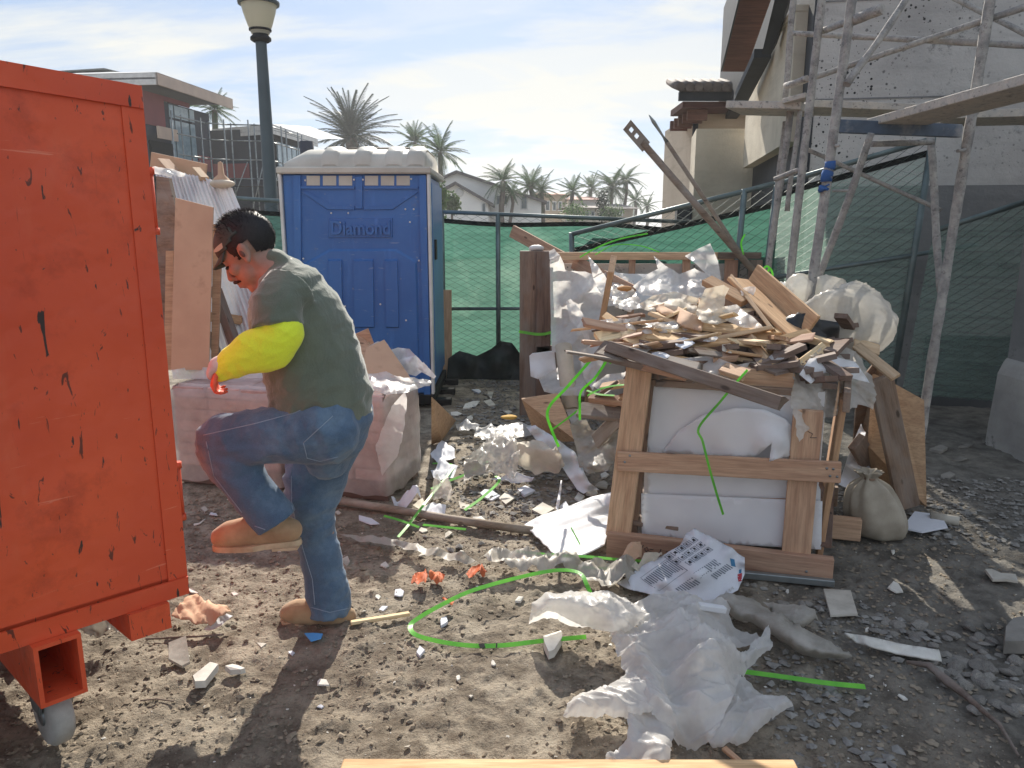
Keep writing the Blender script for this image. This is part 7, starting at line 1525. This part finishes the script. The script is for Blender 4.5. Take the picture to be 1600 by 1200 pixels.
for k in range(15):
    x = 1131 + k * 1.15; y = 928 - k * .75 + 3 * math.sin(k * 1.5); d = ray(x, y).normalized(); h = bv2.ray_cast(Vector((0, 0, CAM_H)), d)
    if h[0]: pts.append(h[0] - d * .005)
if len(pts) > 3: lw.tube(pts, .0016, 5); lw.build('script', 'white_paint', sack)
for nm, q, m_ in (('blue_spot', [(1140, 872), (1147, 874), (1149, 886), (1142, 884)], 'ink_blue'), ('blue_spot', [(1154, 890), (1158, 889), (1158, 896), (1154, 896)], 'ink_blue'), ('red_spot', [(1152, 898), (1159, 896), (1159, 908), (1154, 909)], 'ink_red')):
    mb = MB(); decal(mb, q, step=3)
    if mb.f: mb.build(nm, m_, sack)
# galvanised rail lying under the crate front
plank('steel_rail', G(1080, 896) + Vector((0, -.02, .03)), G(1298, 916) + Vector((0, -.03, .03)), .03, .03, 'steel', label='galvanised rail end lying under the bottom rail of the front crate', cat='rail')

def strap(pts, label, w=.016, nrm=None, mode='z', tw=None):
    """pts: (px, py, height over ground) or (px, py, distance)"""
    raw = [GS(a, b, z) if mode == 'z' else P(a, b, z) for a, b, z in pts]; fine = []
    for i in range(len(raw) - 1):
        p0, p1, p2, p3 = raw[max(i - 1, 0)], raw[i], raw[i + 1], raw[min(i + 2, len(raw) - 1)]; K = 6
        for k in range(K + (i == len(raw) - 2)):
            t = k / K; fine.append(.5 * ((2 * p1) + (p2 - p0) * t + (2 * p0 - 5 * p1 + 4 * p2 - p3) * t * t + (3 * p1 - p0 - 3 * p2 + p3) * t ** 3))
    return tag(MB().ribbon(fine, w, nrm or (.1, -.5, 1), .0012).build('plastic_strap', 'strap'), label, 'strap', 'green packing straps')
strap([(925, 934, .05), (917, 914, .09), (905, 895, .11), (872, 891, .10), (820, 900, .09), (740, 922, .08), (690, 945, .06), (655, 965, .04), (641, 978, .03), (650, 992, .025), (690, 1003, .02), (740, 1009, .02), (790, 1008, .02), (850, 1001, .03), (916, 995, .05)], 'bright green strap forming a big open loop on the mud', .018)
bb = MB()
for a in (755, 771): bb.ribbon([G(a - 6, 1009.3, .0235), G(a + 6, 1008.6, .0235)], .0185, (.1, -.5, 1), .0016)
bb.build('black_mark', 'black', bpy.data.objects[[o.name for o in C.objects if o.name.startswith('plastic_strap')][-1]])
strap([(1160, 1049, .03), (1220, 1057, .03), (1290, 1067, .03), (1352, 1073, .025)], 'straight green strap running right out of the foreground sheet', .018)
strap([(806, 861, .03), (850, 866, .03), (920, 870, .05), (990, 876, .06), (1062, 877, .06)], 'dull green strap passing under the foam piece to the crate foot', .016)
strap([(890, 886, .03), (940, 888, .03), (985, 890, .03), (1000, 884, .04)], 'green strap end curling among the film scraps by the crate', .016)
strap([(622, 839, .02), (640, 818, .04), (665, 785, .07), (700, 742, .06), (708, 728, .06), (696, 724, .05), (676, 724, .03)], 'pale green strap standing in a hook at the pallet corner', .014)
strap([(674, 764, .03), (700, 752, .04), (730, 740, .06), (762, 721, .08)], 'bright straight strap pointing at the clear film bundle', .018)
strap([(726, 797, .02), (750, 780, .03), (776, 757, .06), (780, 748, .08), (774, 744, .08)], 'short hooked green strap below the film bundles', .016)
strap([(661, 820, .04), (690, 823, .045), (728, 827, .04)], 'bright strap lying along the dusty pipe', .014)
strap([(600, 806, .06), (625, 813, .05), (655, 824, .03)], 'dull strap crossing under the pipe', .014)
strap([(946, 534, 3.9), (920, 566, 3.9), (885, 606, 3.9), (862, 630, 3.9), (855, 648, 3.9), (862, 672, 3.95), (873, 698, 4.0)], 'long pale green strap bowing down from the heap\'s left tip', .015, (0, -1, .3), 'Y')
strap([(966, 538, 3.8), (950, 560, 3.82), (930, 590, 3.85), (908, 612, 3.9), (906, 635, 3.95), (906, 656, 4.0)], 'green strap kinked in front of the slats', .013, (0, -1, .3), 'Y')
strap([(918, 618, 4.0), (940, 607, 3.95), (965, 602, 3.9), (986, 601, 3.85)], 'green strap looping onto the crate\'s left post', .014, (0, -.6, 1), 'Y')
strap([(917, 610, 4.1), (935, 616, 4.05), (960, 618, 4.0)], 'lower twin strap above the slats', .014, (0, -.6, 1), 'Y')
strap([(862, 672, 4.3), (885, 655, 4.35), (905, 640, 4.4), (930, 625, 4.45)], 'faint green strap behind the bowed one', .010, (0, -1, .3), 'Y')
strap([(1168, 578, 3.10), (1150, 598, 3.08), (1125, 628, 3.08), (1092, 668, 3.08), (1098, 690, 3.06), (1108, 730, 3.04), (1120, 772, 3.04), (1130, 804, 3.06)], 'thin kinked green strap hanging in front of the foam sheets', .010, (0, -1, .2), 'Y')
strap([(811, 518, 6.0), (836, 522, 5.98), (850, 522, 5.98), (862, 519, 6.0)], 'green strap wrapped round the thick post of the rear crate', .022, (0, -1, .1), 'Y')
strap([(906, 402, 5.9), (935, 386, 5.8), (970, 373, 5.8), (1012, 365, 5.9)], 'thin lime strap arching over the rear crate rail', .012, (0, -1, .5), 'Y')
strap([(930, 398, 5.9), (960, 383, 5.9), (1000, 384, 5.95), (1030, 394, 6.0)], 'second fainter lime strap under the arch over the rear crate', .008, (0, -1, .5), 'Y')
strap([(892, 824, .10), (905, 848, .05), (918, 873, .02)], 'thin green strap end lying on the ribbed foam piece', .006)
strap([(955, 568, 3.9), (948, 556, 3.9), (954, 545, 3.88), (960, 530, 3.9)], 'short green strap stub under the heap\'s left tip', .014, (0, -1, .3), 'Y')
for k, q in enumerate(([(1162, 398, 5.6), (1158, 380, 5.6), (1164, 366, 5.6)], [(1188, 444, 4.4), (1192, 424, 4.4), (1198, 416, 4.4), (1206, 424, 4.4), (1208, 440, 4.4)], [(1192, 448, 4.4), (1196, 432, 4.4), (1202, 420, 4.4)])):
    strap(q, ('thin strap end waving above the rear crate\'s right post', 'green strap tangle loop beside the rear crate\'s right end', 'single strap blade inside the tangle at the rear crate\'s right end')[k], .012, (0, -1, .3), 'Y')
# small bolts on the fence bands
